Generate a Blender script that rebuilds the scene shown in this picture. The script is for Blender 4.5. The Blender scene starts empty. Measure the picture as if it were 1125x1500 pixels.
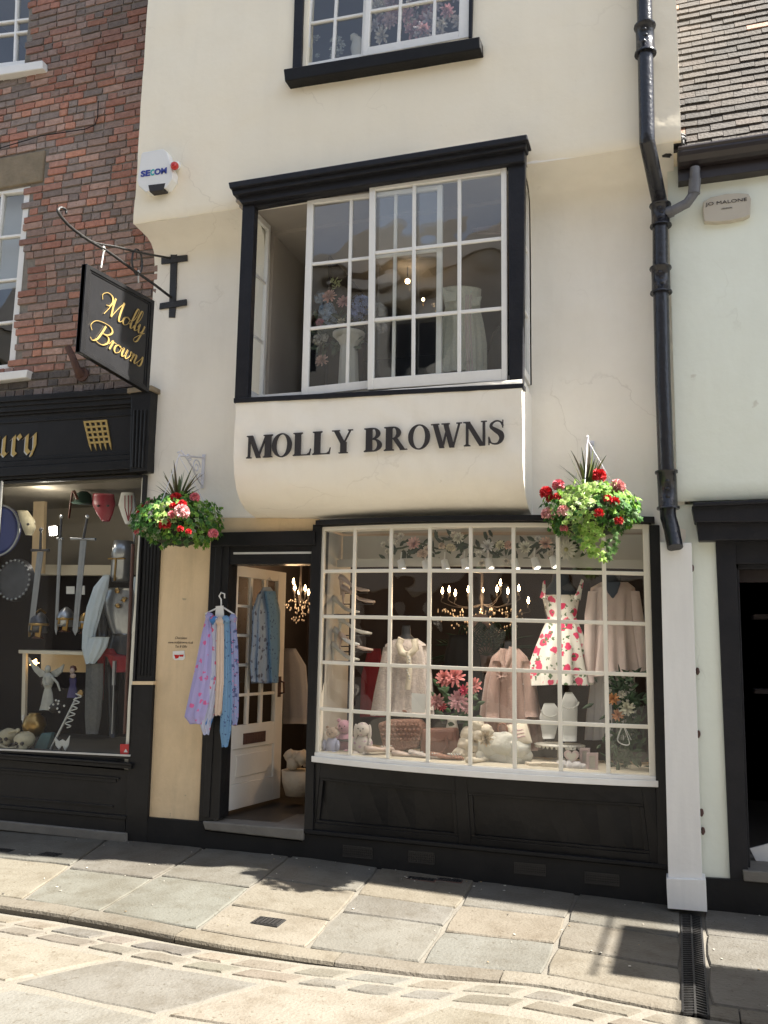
import bpy, bmesh, math, random
from mathutils import Vector, noise, Matrix
from mathutils.geometry import tessellate_polygon
R_ = math.radians
rnd = random.Random(7)
S = bpy.context.scene
COL = S.collection

# ------------------------------------------------------------------ camera, sky, sun, exposure
FPX, CXP, CYP = 1290.0, 562.5, 750.0
CAM = Vector((0.0, -6.2, 1.6))
YAW, PITCH, ROLL = R_(18.4), R_(8.7), R_(-1.1)
_f = Vector((-math.sin(YAW)*math.cos(PITCH), math.cos(YAW)*math.cos(PITCH), math.sin(PITCH)))
_r0 = Vector((math.cos(YAW), math.sin(YAW), 0)); _u0 = _r0.cross(_f)
_r = math.cos(ROLL)*_r0 - math.sin(ROLL)*_u0; _u = _r.cross(_f)
cd = bpy.data.cameras.new('camera'); cam = bpy.data.objects.new('camera', cd); COL.objects.link(cam)
cam.matrix_world = Matrix(((_r.x, _u.x, -_f.x, CAM.x), (_r.y, _u.y, -_f.y, CAM.y), (_r.z, _u.z, -_f.z, CAM.z), (0, 0, 0, 1)))
cd.sensor_fit = 'VERTICAL'; cd.sensor_height = 36.0; cd.lens = FPX/1500*36.0
cd.clip_start = 0.05; cd.clip_end = 500
S.camera = cam
SUND = Vector((0.79, 0.03, 1.0)).normalized()
el = math.asin(SUND.z); az = math.atan2(SUND.x, SUND.y)
w = bpy.data.worlds.new('World'); S.world = w; w.use_nodes = True
nt = w.node_tree; bg = nt.nodes['Background']
sk = nt.nodes.new('ShaderNodeTexSky'); sk.sky_type = 'NISHITA'; sk.sun_disc = False
sk.sun_elevation = el; sk.sun_rotation = az; sk.dust_density = 1.0; sk.ozone_density = 1.0
hs0 = nt.nodes.new('ShaderNodeHueSaturation'); hs0.inputs['Saturation'].default_value = .62
nt.links.new(sk.outputs[0], hs0.inputs['Color']); nt.links.new(hs0.outputs[0], bg.inputs[0]); bg.inputs[1].default_value = 0.06
sd = bpy.data.lights.new('sun', 'SUN'); so = bpy.data.objects.new('sun', sd); COL.objects.link(so)
sd.energy = 5.0; sd.angle = R_(0.6); sd.color = (1.0, 0.95, 0.86)
so.rotation_euler = SUND.to_track_quat('Z', 'Y').to_euler(); so.location = (0, 0, 12)
S.view_settings.view_transform = 'Standard'; S.view_settings.look = 'None'
S.view_settings.exposure = 2.33; S.view_settings.gamma = 1.0
S.render.engine = 'CYCLES'
S.cycles.max_bounces = 8; S.cycles.diffuse_bounces = 4; S.cycles.glossy_bounces = 3
S.cycles.transparent_max_bounces = 16; S.cycles.sample_clamp_indirect = 6.0

# ------------------------------------------------------------------ photo-to-plane geometry helpers (real metres)
def ray(px, py): return _f + _r*((px-CXP)/FPX) - _u*((py-CYP)/FPX)
def P(px, py, Y=0.0):
    d = ray(px, py); return CAM + d*((Y-CAM.y)/d.y)
def PX(px, py, X):
    d = ray(px, py); return CAM + d*((X-CAM.x)/d.x)
def scl(px, py, Y):                      # metres per photo pixel on plane Y
    return (P(px+1, py, Y)-P(px, py, Y)).length
def interp(x, pts):
    if x <= pts[0][0]: return pts[0][1]
    for a, b in zip(pts, pts[1:]):
        if x <= b[0]: return a[1]+(b[1]-a[1])*(x-a[0])/(b[0]-a[0])
    return pts[-1][1]
ZE = [(-5.3, .062), (-3.93, .082), (-2.64, .088), (-1.33, .05), (-.12, .02), (1, .02)]
def zp(x, y): return interp(x, ZE) + .04*(y+.03)
def G(px, py, fn=zp):
    z = 0.0
    for _ in range(6):
        d = ray(px, py); p = CAM + d*((z-CAM.z)/d.z); z = fn(p.x, p.y)
    return p
def lerp(a, b, t): return a+(b-a)*t
def nz(x, y, z=0.0): return noise.noise(Vector((x, y, z)))

# ------------------------------------------------------------------ materials
def mat(name, col, rough=.6, col2=None, ns=3.0, na=.5, bump=0.0, bs=40.0, metal=0.0, spec=.5, attr=False,
        fleck=None, coat=0.0, sheen=0.0, streak=None, detail=5.0, fth=.62, fs=30.0, alpha=1.0, sub=0.0, crack=None, grime=None):
    m = bpy.data.materials.new(name); m.use_nodes = True
    t = m.node_tree; N = t.nodes; L = t.links; b = N['Principled BSDF']
    tc = N.new('ShaderNodeTexCoord')
    n1 = N.new('ShaderNodeTexNoise'); n1.inputs['Scale'].default_value = ns; n1.inputs['Detail'].default_value = detail
    n1.inputs['Roughness'].default_value = .6
    L.new(tc.outputs['Object'], n1.inputs['Vector'])
    if streak:
        mp = N.new('ShaderNodeMapping'); mp.inputs['Scale'].default_value = streak
        L.new(tc.outputs['Object'], mp.inputs[0]); L.new(mp.outputs[0], n1.inputs['Vector'])
    col2 = col2 or tuple(c*.8 for c in col)
    rp = N.new('ShaderNodeValToRGB'); rp.color_ramp.elements[0].position = .5-na*.4; rp.color_ramp.elements[1].position = .5+na*.4
    rp.color_ramp.elements[0].color = (*col2, 1); rp.color_ramp.elements[1].color = (*col, 1)
    L.new(n1.outputs[0], rp.inputs[0]); out = rp.outputs[0]
    if fleck:
        n3 = N.new('ShaderNodeTexNoise'); n3.inputs['Scale'].default_value = fs; n3.inputs['Detail'].default_value = 6
        L.new(tc.outputs['Object'], n3.inputs['Vector'])
        r3 = N.new('ShaderNodeValToRGB'); r3.color_ramp.elements[0].position = fth; r3.color_ramp.elements[1].position = fth+.03
        L.new(n3.outputs[0], r3.inputs[0])
        mx = N.new('ShaderNodeMix'); mx.data_type = 'RGBA'; L.new(r3.outputs[0], mx.inputs[0])
        L.new(out, mx.inputs[6]); mx.inputs[7].default_value = (*fleck, 1); out = mx.outputs[2]
    if grime:                                    # large soft weathering with its own shape, and fine vertical streaks
        for k, (sc_, st_, amt) in enumerate(((.9, (1, 1, 1), grime[1]), (3.0, (2.2, 2.2, .35), grime[1]*.7))):
            mp = N.new('ShaderNodeMapping'); mp.inputs['Scale'].default_value = st_; mp.inputs['Location'].default_value = (k*7.3, 3.1, 0); L.new(tc.outputs['Object'], mp.inputs[0])
            ng = N.new('ShaderNodeTexNoise'); ng.inputs['Scale'].default_value = sc_; ng.inputs['Detail'].default_value = 8; ng.inputs['Roughness'].default_value = .68; L.new(mp.outputs[0], ng.inputs['Vector'])
            rg_ = N.new('ShaderNodeValToRGB'); rg_.color_ramp.elements[0].position = .48; rg_.color_ramp.elements[1].position = .74
            rg_.color_ramp.elements[0].color = (0, 0, 0, 1); rg_.color_ramp.elements[1].color = (amt, amt, amt, 1); L.new(ng.outputs[0], rg_.inputs[0])
            mx = N.new('ShaderNodeMix'); mx.data_type = 'RGBA'; L.new(rg_.outputs[0], mx.inputs[0]); L.new(out, mx.inputs[6]); mx.inputs[7].default_value = (*grime[0], 1); out = mx.outputs[2]
    if crack:
        nd = N.new('ShaderNodeTexNoise'); nd.inputs['Scale'].default_value = 2.5; nd.inputs['Detail'].default_value = 8; L.new(tc.outputs['Object'], nd.inputs['Vector'])
        va = N.new('ShaderNodeVectorMath'); va.operation = 'MULTIPLY_ADD'; va.inputs[1].default_value = (.5, .5, .5); L.new(nd.outputs['Color'], va.inputs[0]); L.new(tc.outputs['Object'], va.inputs[2])
        vo = N.new('ShaderNodeTexVoronoi'); vo.feature = 'DISTANCE_TO_EDGE'; vo.inputs['Scale'].default_value = 1.1; L.new(va.outputs[0], vo.inputs['Vector'])
        rc = N.new('ShaderNodeValToRGB'); rc.color_ramp.elements[0].position = .002; rc.color_ramp.elements[1].position = .006; rc.color_ramp.elements[0].color = (1, 1, 1, 1); rc.color_ramp.elements[1].color = (0, 0, 0, 1); L.new(vo.outputs['Distance'], rc.inputs[0])
        nm_ = N.new('ShaderNodeTexNoise'); nm_.inputs['Scale'].default_value = .8; nm_.inputs['Detail'].default_value = 3; L.new(tc.outputs['Object'], nm_.inputs['Vector'])
        rm_ = N.new('ShaderNodeValToRGB'); rm_.color_ramp.elements[0].position = .54; rm_.color_ramp.elements[1].position = .62; rm_.color_ramp.elements[1].color = (.32, .32, .32, 1); L.new(nm_.outputs[0], rm_.inputs[0])
        ml = N.new('ShaderNodeMath'); ml.operation = 'MULTIPLY'; L.new(rc.outputs[0], ml.inputs[0]); L.new(rm_.outputs[0], ml.inputs[1])
        mx = N.new('ShaderNodeMix'); mx.data_type = 'RGBA'; L.new(ml.outputs[0], mx.inputs[0]); L.new(out, mx.inputs[6]); mx.inputs[7].default_value = (*crack, 1); out = mx.outputs[2]
    if attr:
        at = N.new('ShaderNodeAttribute'); at.attribute_name = 'Col'
        mx = N.new('ShaderNodeMix'); mx.data_type = 'RGBA'; mx.blend_type = 'MULTIPLY'; mx.inputs[0].default_value = 1
        L.new(out, mx.inputs[6]); L.new(at.outputs['Color'], mx.inputs[7]); out = mx.outputs[2]
    L.new(out, b.inputs['Base Color'])
    b.inputs['Roughness'].default_value = rough; b.inputs['Metallic'].default_value = metal
    b.inputs['Specular IOR Level'].default_value = spec
    b.inputs['Coat Weight'].default_value = coat; b.inputs['Coat Roughness'].default_value = .15
    if sheen: b.inputs['Sheen Weight'].default_value = sheen
    if sub:
        b.inputs['Subsurface Weight'].default_value = sub; b.inputs['Subsurface Radius'].default_value = (.01, .01, .01)
    if alpha < 1: b.inputs['Alpha'].default_value = alpha
    if bump:
        n2 = N.new('ShaderNodeTexNoise'); n2.inputs['Scale'].default_value = bs; n2.inputs['Detail'].default_value = 6
        L.new(tc.outputs['Object'], n2.inputs['Vector'])
        bp = N.new('ShaderNodeBump'); bp.inputs['Strength'].default_value = bump; bp.inputs['Distance'].default_value = .02
        L.new(n2.outputs[0], bp.inputs['Height']); L.new(bp.outputs[0], b.inputs['Normal'])
    return m
def translucent(m, amount=.35, tint=(.5, .8, .1)):
    t = m.node_tree; b = t.nodes['Principled BSDF']; o = t.nodes['Material Output']
    tr = t.nodes.new('ShaderNodeBsdfTranslucent'); mx = t.nodes.new('ShaderNodeMixShader'); mx.inputs[0].default_value = amount
    src = b.inputs['Base Color'].links[0].from_socket; t.links.new(src, tr.inputs[0])
    t.links.new(b.outputs[0], mx.inputs[1]); t.links.new(tr.outputs[0], mx.inputs[2]); t.links.new(mx.outputs[0], o.inputs[0])
    return m
def emis(name, col, e):
    m = bpy.data.materials.new(name); m.use_nodes = True; b = m.node_tree.nodes['Principled BSDF']
    b.inputs['Base Color'].default_value = (*col, 1); b.inputs['Emission Color'].default_value = (*col, 1); b.inputs['Emission Strength'].default_value = e
    return m
def glass_mat(name, ior=1.5, wav=.04, ws=3.0, tint=(.93, .95, .94), boost=1.0):
    m = bpy.data.materials.new(name); m.use_nodes = True; t = m.node_tree; N = t.nodes; L = t.links
    N.remove(N['Principled BSDF']); o = N['Material Output']
    tr = N.new('ShaderNodeBsdfTransparent'); tr.inputs[0].default_value = (*tint, 1)
    gl = N.new('ShaderNodeBsdfGlossy'); gl.inputs['Roughness'].default_value = .015
    lw = N.new('ShaderNodeLayerWeight'); pw = N.new('ShaderNodeMath'); pw.operation = 'POWER'; pw.inputs[1].default_value = 5; L.new(lw.outputs['Facing'], pw.inputs[0])
    mu = N.new('ShaderNodeMath'); mu.operation = 'MULTIPLY_ADD'; mu.inputs[1].default_value = .9*boost; mu.inputs[2].default_value = .055*boost; mu.use_clamp = True
    L.new(pw.outputs[0], mu.inputs[0])
    tc = N.new('ShaderNodeTexCoord'); n = N.new('ShaderNodeTexNoise'); n.inputs['Scale'].default_value = ws; n.inputs['Detail'].default_value = 1
    L.new(tc.outputs['Object'], n.inputs['Vector'])
    bp = N.new('ShaderNodeBump'); bp.inputs['Strength'].default_value = wav; bp.inputs['Distance'].default_value = .1
    L.new(n.outputs[0], bp.inputs['Height']); L.new(bp.outputs[0], gl.inputs['Normal'])
    mx = N.new('ShaderNodeMixShader'); L.new(mu.outputs[0], mx.inputs[0]); L.new(tr.outputs[0], mx.inputs[1]); L.new(gl.outputs[0], mx.inputs[2])
    L.new(mx.outputs[0], o.inputs[0]); return m

M = {}
M['cream'] = mat('cream limewash', (.90, .83, .67), .85, (.88, .80, .64), .9, .8, .3, 7, fleck=(.80, .72, .57), fth=.74, fs=4, crack=(.5, .43, .32), grime=((.74, .67, .54), .2))
M['cream2'] = mat('patchy cream plaster', (.90, .86, .77), .85, (.87, .82, .72), 1.3, .7, .4, 6, fleck=(.76, .71, .61), fth=.72, fs=6, crack=(.5, .45, .36), grime=((.70, .65, .56), .28))
M['tan'] = mat('tan painted render', (.74, .58, .37), .85, (.66, .50, .31), 2.2, .7, .2, 22, fleck=(.42, .35, .24), fth=.70, fs=12, grime=((.36, .29, .19), .5))
M['pale'] = mat('pale green plaster', (.82, .86, .77), .88, (.78, .82, .73), 1.5, .7, .18, 12, crack=(.5, .5, .42), grime=((.66, .67, .58), .25), fleck=(.66, .67, .58), fth=.74, fs=6)
M['black'] = mat('black gloss paint', (.010, .010, .011), .34, (.02, .02, .021), 5, .8, .12, 22, fleck=(.35, .34, .32), fth=.80, fs=45, spec=.2)
M['black2'] = mat('dull black paint', (.011, .011, .012), .5, (.02, .02, .02), 4, .8, .15, 30, spec=.15)
M['navy'] = mat('dark timber paint', (.012, .013, .017), .42, (.024, .024, .028), 6, .9, .2, 25, fleck=(.35, .35, .33), fth=.79, fs=30, spec=.2)
M['white'] = mat('white gloss paint', (.82, .81, .78), .35, (.74, .73, .69), 8, .7, .1, 30, fleck=(.42, .38, .32), fth=.79, fs=30)
M['ivory'] = mat('ivory window paint', (.80, .76, .66), .4, (.72, .68, .58), 8, .7, .1, 30, fleck=(.45, .38, .28), fth=.80, fs=35)
M['doorwhite'] = mat('worn white door paint', (.80, .79, .74), .5, (.72, .70, .65), 4, .8, .12, 25, fleck=(.22, .2, .17), fth=.76, fs=20)
M['board'] = mat('white painted board', (.78, .78, .76), .5, (.68, .68, .67), 3, .8, .1, 20, streak=(6, 6, .8), fleck=(.45, .45, .46), fth=.76, fs=25)
M['brick'] = mat('old brick', (1, 1, 1), .9, (.45, .42, .4), 22, .9, .6, 60, attr=True, fleck=(.4, .36, .33), fth=.66, fs=35, grime=((.55, .5, .46), .5))
M['mortar'] = mat('dark mortar', (.27, .24, .20), .95, (.16, .14, .12), 20, .8, .5, 60)
M['stone'] = mat('flagstone', (1, 1, 1), .82, (.74, .73, .70), 2.6, .8, .35, 60, attr=True, fleck=(.56, .52, .46), fth=.64, fs=38, grime=((.46, .40, .31), .95))
M['grout'] = mat('pale mortar', (.148, .134, .109), .95, (.118, .106, .085), 14, .8, .4, 60)
M['darkgrout'] = mat('dirty mortar', (.15, .135, .11), .95, (.08, .072, .06), 9, .8, .4, 60)
M['lintel'] = mat('weathered stone', (.30, .24, .16), .9, (.15, .12, .08), 6, .9, .5, 30)
M['step'] = mat('worn stone step', (.19, .178, .155), .8, (.12, .112, .098), 7, .9, .3, 30)
M['tile'] = mat('clay roof tile', (1, 1, 1), .85, (.6, .57, .55), 14, .9, .5, 50, attr=True, grime=((.40, .37, .34), .7))
M['pipe'] = mat('glossy black iron', (.013, .014, .018), .22, (.02, .02, .026), 12, .8, .25, 40, fleck=(.1, .09, .08), fth=.74, fs=25)
M['iron'] = mat('wrought iron', (.012, .012, .012), .5, (.025, .023, .022), 12, .8, .3, 60)
M['gutter'] = mat('brown gutter', (.030, .024, .025), .35, (.02, .016, .017), 8, .8, .05, 20)
M['grey'] = mat('grey pipe', (.16, .165, .18), .45, (.10, .10, .11), 14, .8, .2, 40)
M['rust'] = mat('rusty pipe', (.12, .06, .045), .8, (.06, .035, .03), 14, .8, .4, 50)
M['gold'] = mat('gold leaf', (.50, .36, .13), .42, (.38, .26, .08), 30, .8, .1, 60, metal=.35)
M['signblack'] = mat('sign black', (.014, .014, .015), .3, (.02, .02, .022), 6, .8, .05, 20, spec=.25)
M['silver'] = mat('silver paint', (.55, .55, .52), .4)
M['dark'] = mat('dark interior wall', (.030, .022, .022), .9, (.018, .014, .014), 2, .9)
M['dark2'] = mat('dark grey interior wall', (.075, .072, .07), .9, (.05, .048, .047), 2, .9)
M['woodfl'] = mat('dark floor', (.05, .042, .035), .6, (.03, .025, .02), 5, .8)
M['ceil'] = mat('interior plaster', (.42, .38, .33), .9, (.36, .32, .28), 2, .8)
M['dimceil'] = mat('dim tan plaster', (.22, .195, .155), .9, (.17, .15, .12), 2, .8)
M['pelmet'] = mat('grey white interior paint', (.50, .49, .45), .7, (.44, .43, .39), 4, .8)
M['shelf'] = mat('shelf board', (.55, .50, .40), .6, (.48, .43, .34), 5, .8)
M['terrace'] = mat('sandy render', (.52, .48, .42), .9, (.42, .38, .33), 1, .8)
M['glass'] = glass_mat('old window glass', wav=.07, ws=3.0, boost=1.6)
M['glassup'] = glass_mat('old upper glass', wav=.09, ws=2.6, boost=2.7)
M['glass2'] = glass_mat('shop glass', wav=.01, ws=1.0, boost=.55)
M['bulb'] = emis('lit candle bulb', (1.0, .66, .34), 12)
M['lamp'] = emis('lit lamp', (1.0, .93, .8), 14)
M['red lens'] = mat('red plastic lens', (.55, .02, .02), .15, spec=.6)
M['plastic'] = mat('white plastic', (.78, .78, .76), .35, (.74, .74, .72), 5, .5)
M['blue ink'] = mat('blue lettering', (.03, .05, .30), .4)
M['teal ink'] = mat('teal lettering', (.02, .42, .42), .4)
M['ink'] = mat('dark lettering', (.03, .025, .025), .6)
M['plaque'] = mat('stone coloured plaque', (.50, .46, .38), .5, (.46, .42, .35), 6, .8)

# ------------------------------------------------------------------ mesh builder
class MB:
    def __init__(s): s.v = []; s.f = []; s.c = []; s.sm = []; s.mi = []
    def add(s, vs, fs, col=(1, 1, 1), smooth=False, mi=0):
        o = len(s.v); s.v += [Vector(p) for p in vs]
        if isinstance(col, list): s.c += col
        else: s.c += [col]*len(vs)
        for f in fs: s.f.append([o+i for i in f]); s.sm.append(smooth); s.mi.append(mi)
        return s
    def box(s, x0, x1, y0, y1, z0, z1, **k):
        return s.add([(x, y, z) for z in (z0, z1) for y in (y0, y1) for x in (x0, x1)],
                     [(0, 2, 3, 1), (4, 5, 7, 6), (0, 1, 5, 4), (2, 6, 7, 3), (0, 4, 6, 2), (1, 3, 7, 5)], **k)
    def prism(s, pts, d, **k):           # closed polygon pushed along d
        n = len(pts); d = Vector(d); a = [Vector(p) for p in pts]; nrm = Vector()
        for i in range(n): nrm += a[i].cross(a[(i+1) % n])
        tri = tessellate_polygon([a]) if n > 4 else None
        flip = nrm.dot(d) > 0
        fs = []
        fr = [tuple(t) for t in tri] if tri else [tuple(range(n))]
        for t in fr:
            tn = (a[t[1]]-a[t[0]]).cross(a[t[2]]-a[t[0]])
            out = tn.dot(d) < 0
            fs.append(t if out else t[::-1]); b = tuple(i+n for i in t); fs.append(b[::-1] if out else b)
        for i in range(n):
            j = (i+1) % n; q = (i, j, j+n, i+n); fs.append(q[::-1] if not flip else q)
        return s.add(a+[p+d for p in a], fs, **k)
    def bar(s, p, q, wd, ht, up=(0, 0, 1), **k):
        p = Vector(p); q = Vector(q); d = (q-p).normalized(); sd = d.cross(Vector(up))
        if sd.length < 1e-4: sd = d.cross(Vector((1, 0, 0)))
        sd.normalize(); u = sd.cross(d); a = sd*wd/2; b = u*ht/2
        return s.prism([p-a-b, p+a-b, p+a+b, p-a+b], q-p, **k)
    def tube(s, pts, r, n=8, caps=True, col=(1, 1, 1), flat=1.0, **k):
        pts = [Vector(p) for p in pts]; m = len(pts); rr = r if isinstance(r, (list, tuple)) else [r]*m
        vs = []; pa = None
        for i in range(m):
            d = (pts[min(i+1, m-1)]-pts[max(i-1, 0)]).normalized()
            if pa is None: pa = d.orthogonal().normalized()
            else:
                pa = pa-d*pa.dot(d); pa = pa.normalized() if pa.length > 1e-5 else d.orthogonal().normalized()
            pb = d.cross(pa)
            for j in range(n):
                t = 2*math.pi*j/n; vs.append(pts[i]+(pa*math.cos(t)+pb*math.sin(t)*flat)*rr[i])
        fs = [(i*n+j, i*n+(j+1) % n, (i+1)*n+(j+1) % n, (i+1)*n+j) for i in range(m-1) for j in range(n)]
        k.setdefault('smooth', True); s.add(vs, fs, col=col, **k)
        if caps:
            k2 = dict(k); k2['smooth'] = False
            s.add([vs[j] for j in range(n)], [tuple(range(n))[::-1]], col=col, **k2); s.add([vs[(m-1)*n+j] for j in range(n)], [tuple(range(n))], col=col, **k2)
        return s
    def lathe(s, prof, c, n=16, sx=1, sy=1, **k):   # prof [(r,z)]
        c = Vector(c); vs = []
        for r, z in prof:
            for j in range(n):
                t = 2*math.pi*j/n; vs.append(c+Vector((r*math.cos(t)*sx, r*math.sin(t)*sy, z)))
        m = len(prof)
        fs = [(i*n+j, i*n+(j+1) % n, (i+1)*n+(j+1) % n, (i+1)*n+j) for i in range(m-1) for j in range(n)]
        fs += [tuple(range(n))[::-1], tuple((m-1)*n+j for j in range(n))]
        k.setdefault('smooth', True); return s.add(vs, fs, **k)
    def ball(s, c, r, n=10, m=7, jit=0, rot=None, **k):
        c = Vector(c); r = Vector(r) if not isinstance(r, (int, float)) else Vector((r, r, r)); vs = []
        for i in range(m+1):
            a = math.pi*i/m
            for j in range(n):
                t = 2*math.pi*j/n; q = Vector((math.sin(a)*math.cos(t)*r.x, math.sin(a)*math.sin(t)*r.y, -math.cos(a)*r.z))
                if jit: q *= 1+jit*nz(q.x*9/r.x+c.x*31, q.y*9/r.x, q.z*9/r.x)
                if rot: q = rot @ q
                vs.append(c+q)
        fs = [(i*n+j, i*n+(j+1) % n, (i+1)*n+(j+1) % n, (i+1)*n+j) for i in range(m) for j in range(n)]
        k.setdefault('smooth', True); return s.add(vs, fs, **k)
    def grid(s, fn, nu, nv, thick=None, closed=False, **k):
        vs = [Vector(fn(i/nu, j/nv)) for j in range(nv+1) for i in range(nu+1)]; W = nu+1
        fs = [(j*W+i, j*W+i+1, (j+1)*W+i+1, (j+1)*W+i) for j in range(nv) for i in range(nu)]
        k.setdefault('smooth', True); return s.add(vs, fs, **k)
    def build(s, name, m, parent=None, bevel=0, solid=0, origin=None, weld=False, seg=2, subd=0):
        if parent is not None: o0 = Vector(parent['_o'])
        elif origin is not None: o0 = Vector(origin)
        else:
            xs = [p.x for p in s.v]; ys = [p.y for p in s.v]; zs = [p.z for p in s.v]
            o0 = Vector(((min(xs)+max(xs))/2, (min(ys)+max(ys))/2, min(zs)))
        me = bpy.data.meshes.new(name); me.from_pydata([p-o0 for p in s.v], [], s.f)
        for i, pl in enumerate(me.polygons): pl.use_smooth = s.sm[i]; pl.material_index = s.mi[i]
        ca = me.color_attributes.new('Col', 'FLOAT_COLOR', 'POINT')
        for i, c in enumerate(s.c): ca.data[i].color = (*c, 1)
        for mm in (m if isinstance(m, (list, tuple)) else [m]): me.materials.append(M[mm] if isinstance(mm, str) else mm)
        me.validate(); me.update()
        o = bpy.data.objects.new(name, me); COL.objects.link(o)
        if parent is not None: o.parent = parent
        else: o.location = o0
        o['_o'] = tuple(o0)
        if weld:
            md = o.modifiers.new('weld', 'WELD'); md.merge_threshold = .0008
        if solid:
            md = o.modifiers.new('solid', 'SOLIDIFY'); md.thickness = solid; md.offset = -1
        if bevel:
            md = o.modifiers.new('bevel', 'BEVEL'); md.width = bevel; md.segments = seg; md.limit_method = 'ANGLE'; md.angle_limit = R_(40)
            md.harden_normals = False
        if subd:
            md = o.modifiers.new('sub', 'SUBSURF'); md.levels = subd; md.render_levels = subd
        return o
def tag(o, label=None, cat=None, group=None, kind=None):
    if label: o['label'] = label
    if cat: o['category'] = cat
    if group: o['group'] = group
    if kind: o['kind'] = kind
    return o
def thing(name, loc, label, cat, group=None):
    o = bpy.data.objects.new(name, None); COL.objects.link(o); o.location = loc; o['_o'] = tuple(loc)
    o.empty_display_size = .1
    return tag(o, label, cat, group)
def copy_tree(o, parent=None, off=(0, 0, 0)):
    c = o.copy(); COL.objects.link(c)
    if parent is not None: c.parent = parent
    else: c.location = Vector(o.location)+Vector(off)
    for ch in list(o.children): copy_tree(ch, c)
    return c
def pp(mb, pts, Y, depth, **k):          # polygon given on plane Y, pushed back by depth
    return mb.prism([P(x, y, Y) for x, y in pts], (0, depth, 0), **k)

def winpos(tl, tr, br, bl, Y, bow=0.0, bowb=None):
    """bilinear facade patch from four photo corners, optionally bowed outward"""
    A, B, C_, D = P(*tl, Y), P(*tr, Y), P(*br, Y), P(*bl, Y)
    bowb = bow if bowb is None else bowb
    def pos(u, v, dy=0.0):
        p = lerp(lerp(A, B, u), lerp(D, C_, u), v)
        b = lerp(bow, bowb, v)*(1-(2*u-1)**2)
        return Vector((p.x, p.y-b+dy, p.z))
    pos.w = (B-A).length; pos.h = (D-A).length
    return pos
def slab(mb, pos, u0, u1, v0, v1, f, bk, n=1, **k):     # front at dy=f, back at dy=bk, n divisions along u
    for i in range(n):
        a, b = lerp(u0, u1, i/n), lerp(u0, u1, (i+1)/n)
        vs = [pos(a, v0, f), pos(b, v0, f), pos(b, v1, f), pos(a, v1, f), pos(a, v0, bk), pos(b, v0, bk), pos(b, v1, bk), pos(a, v1, bk)]
        fs = [(0, 3, 2, 1), (4, 5, 6, 7), (0, 1, 5, 4), (3, 7, 6, 2)]
        if i == 0: fs.append((0, 4, 7, 3))
        if i == n-1: fs.append((1, 2, 6, 5))
        mb.add(vs, fs, **k)
def window(parent, pos, us, vs, fr, mw, name='sash', m='white', gm='glass', d=.045, n=1, glass=True, bev=.003, nest=True, glassname='pane'):
    """fr = frame widths (left,top,right,bottom) metres; us/vs muntin fractions"""
    W, H = pos.w, pos.h; l, t, r, b = fr[0]/W, fr[1]/H, fr[2]/W, fr[3]/H
    mb = MB()
    slab(mb, pos, 0, l, 0, 1, 0, d); slab(mb, pos, 1-r, 1, 0, 1, 0, d)
    slab(mb, pos, l, 1-r, 0, t, .001, d-.001, n); slab(mb, pos, l, 1-r, 1-b, 1, .001, d-.001, n)
    for u in us: slab(mb, pos, u-mw/2/W, u+mw/2/W, t, 1-b, .006, d-.006)
    for v in vs: slab(mb, pos, l, 1-r, v-mw/2/H, v+mw/2/H, .009, d-.009, n)
    f = mb.build(name, m, parent, bevel=bev, seg=1)
    if glass:
        g = MB(); slab(g, pos, l*.5, 1-r*.5, t*.5, 1-b*.5, d*.55, d*.55+.001, n)
        g2 = MB(); uu = [l*.5]+list(us)+[1-r*.5]; vv = [t*.5]+list(vs)+[1-b*.5]; rt = random.Random(int(W*1000))
        for a_, b_ in zip(uu, uu[1:]):               # every pane sits at its own slight tilt
            for c_, e_ in zip(vv, vv[1:]):
                jt = [d*.55+rt.uniform(-.0016, .0016) for _ in range(4)]
                g2.add([pos(a_, c_, jt[0]), pos(b_, c_, jt[1]), pos(b_, e_, jt[2]), pos(a_, e_, jt[3])], [(0, 3, 2, 1)])
        g2.build(glassname, gm, f if nest else parent)
    return f
# ------------------------------------------------------------------ ground
KPX = [(0, 1325), (75, 1336), (160, 1351), (249, 1369), (340, 1386), (448, 1403), (600, 1423), (801, 1442), (992, 1481)]
KP = [(p.x, p.y) for p in (G(*q) for q in KPX)]
KP = [(-9, KP[0][1]+.25), (-6, KP[0][1]+.12)]+KP+[(1.2, KP[-1][1]-.02), (6, KP[-1][1]-.1)]
def yk(x): return interp(x, KP)
KH = [(-9, .05), (-3.6, .042), (-2.6, .036), (-1.6, .018), (-.8, .010), (6, .010)]
def zr(x, y): return zp(x, yk(x)) - interp(x, KH) + .008*(yk(x)-y)
gb = MB()
gb.add([(-60, -60, -.4), (60, -60, -.4), (60, 60, -.4), (-60, 60, -.4)], [(0, 1, 2, 3)])
tag(gb.build('ground', 'darkgrout', origin=(0, 0, -.4)), kind='structure')
pm = MB(); pm.grid(lambda u, v: (lambda x: Vector((x, lerp(yk(x)+.02, .06, v), zp(x, lerp(yk(x)+.02, .06, v))-.012)))(lerp(-9, 6, u)), 90, 12)
pav = pm.build('pavement_bed', 'darkgrout'); tag(pav, kind='structure')
rm = MB(); rm.grid(lambda u, v: (lambda x: Vector((x, lerp(-12, yk(x)-.005, v), zr(x, lerp(-12, yk(x), v))-.006+.004*nz(x*3, v*40))))(lerp(-9, 6, u)), 120, 60)
tag(rm.build('road', 'grout'), kind='structure')

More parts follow.
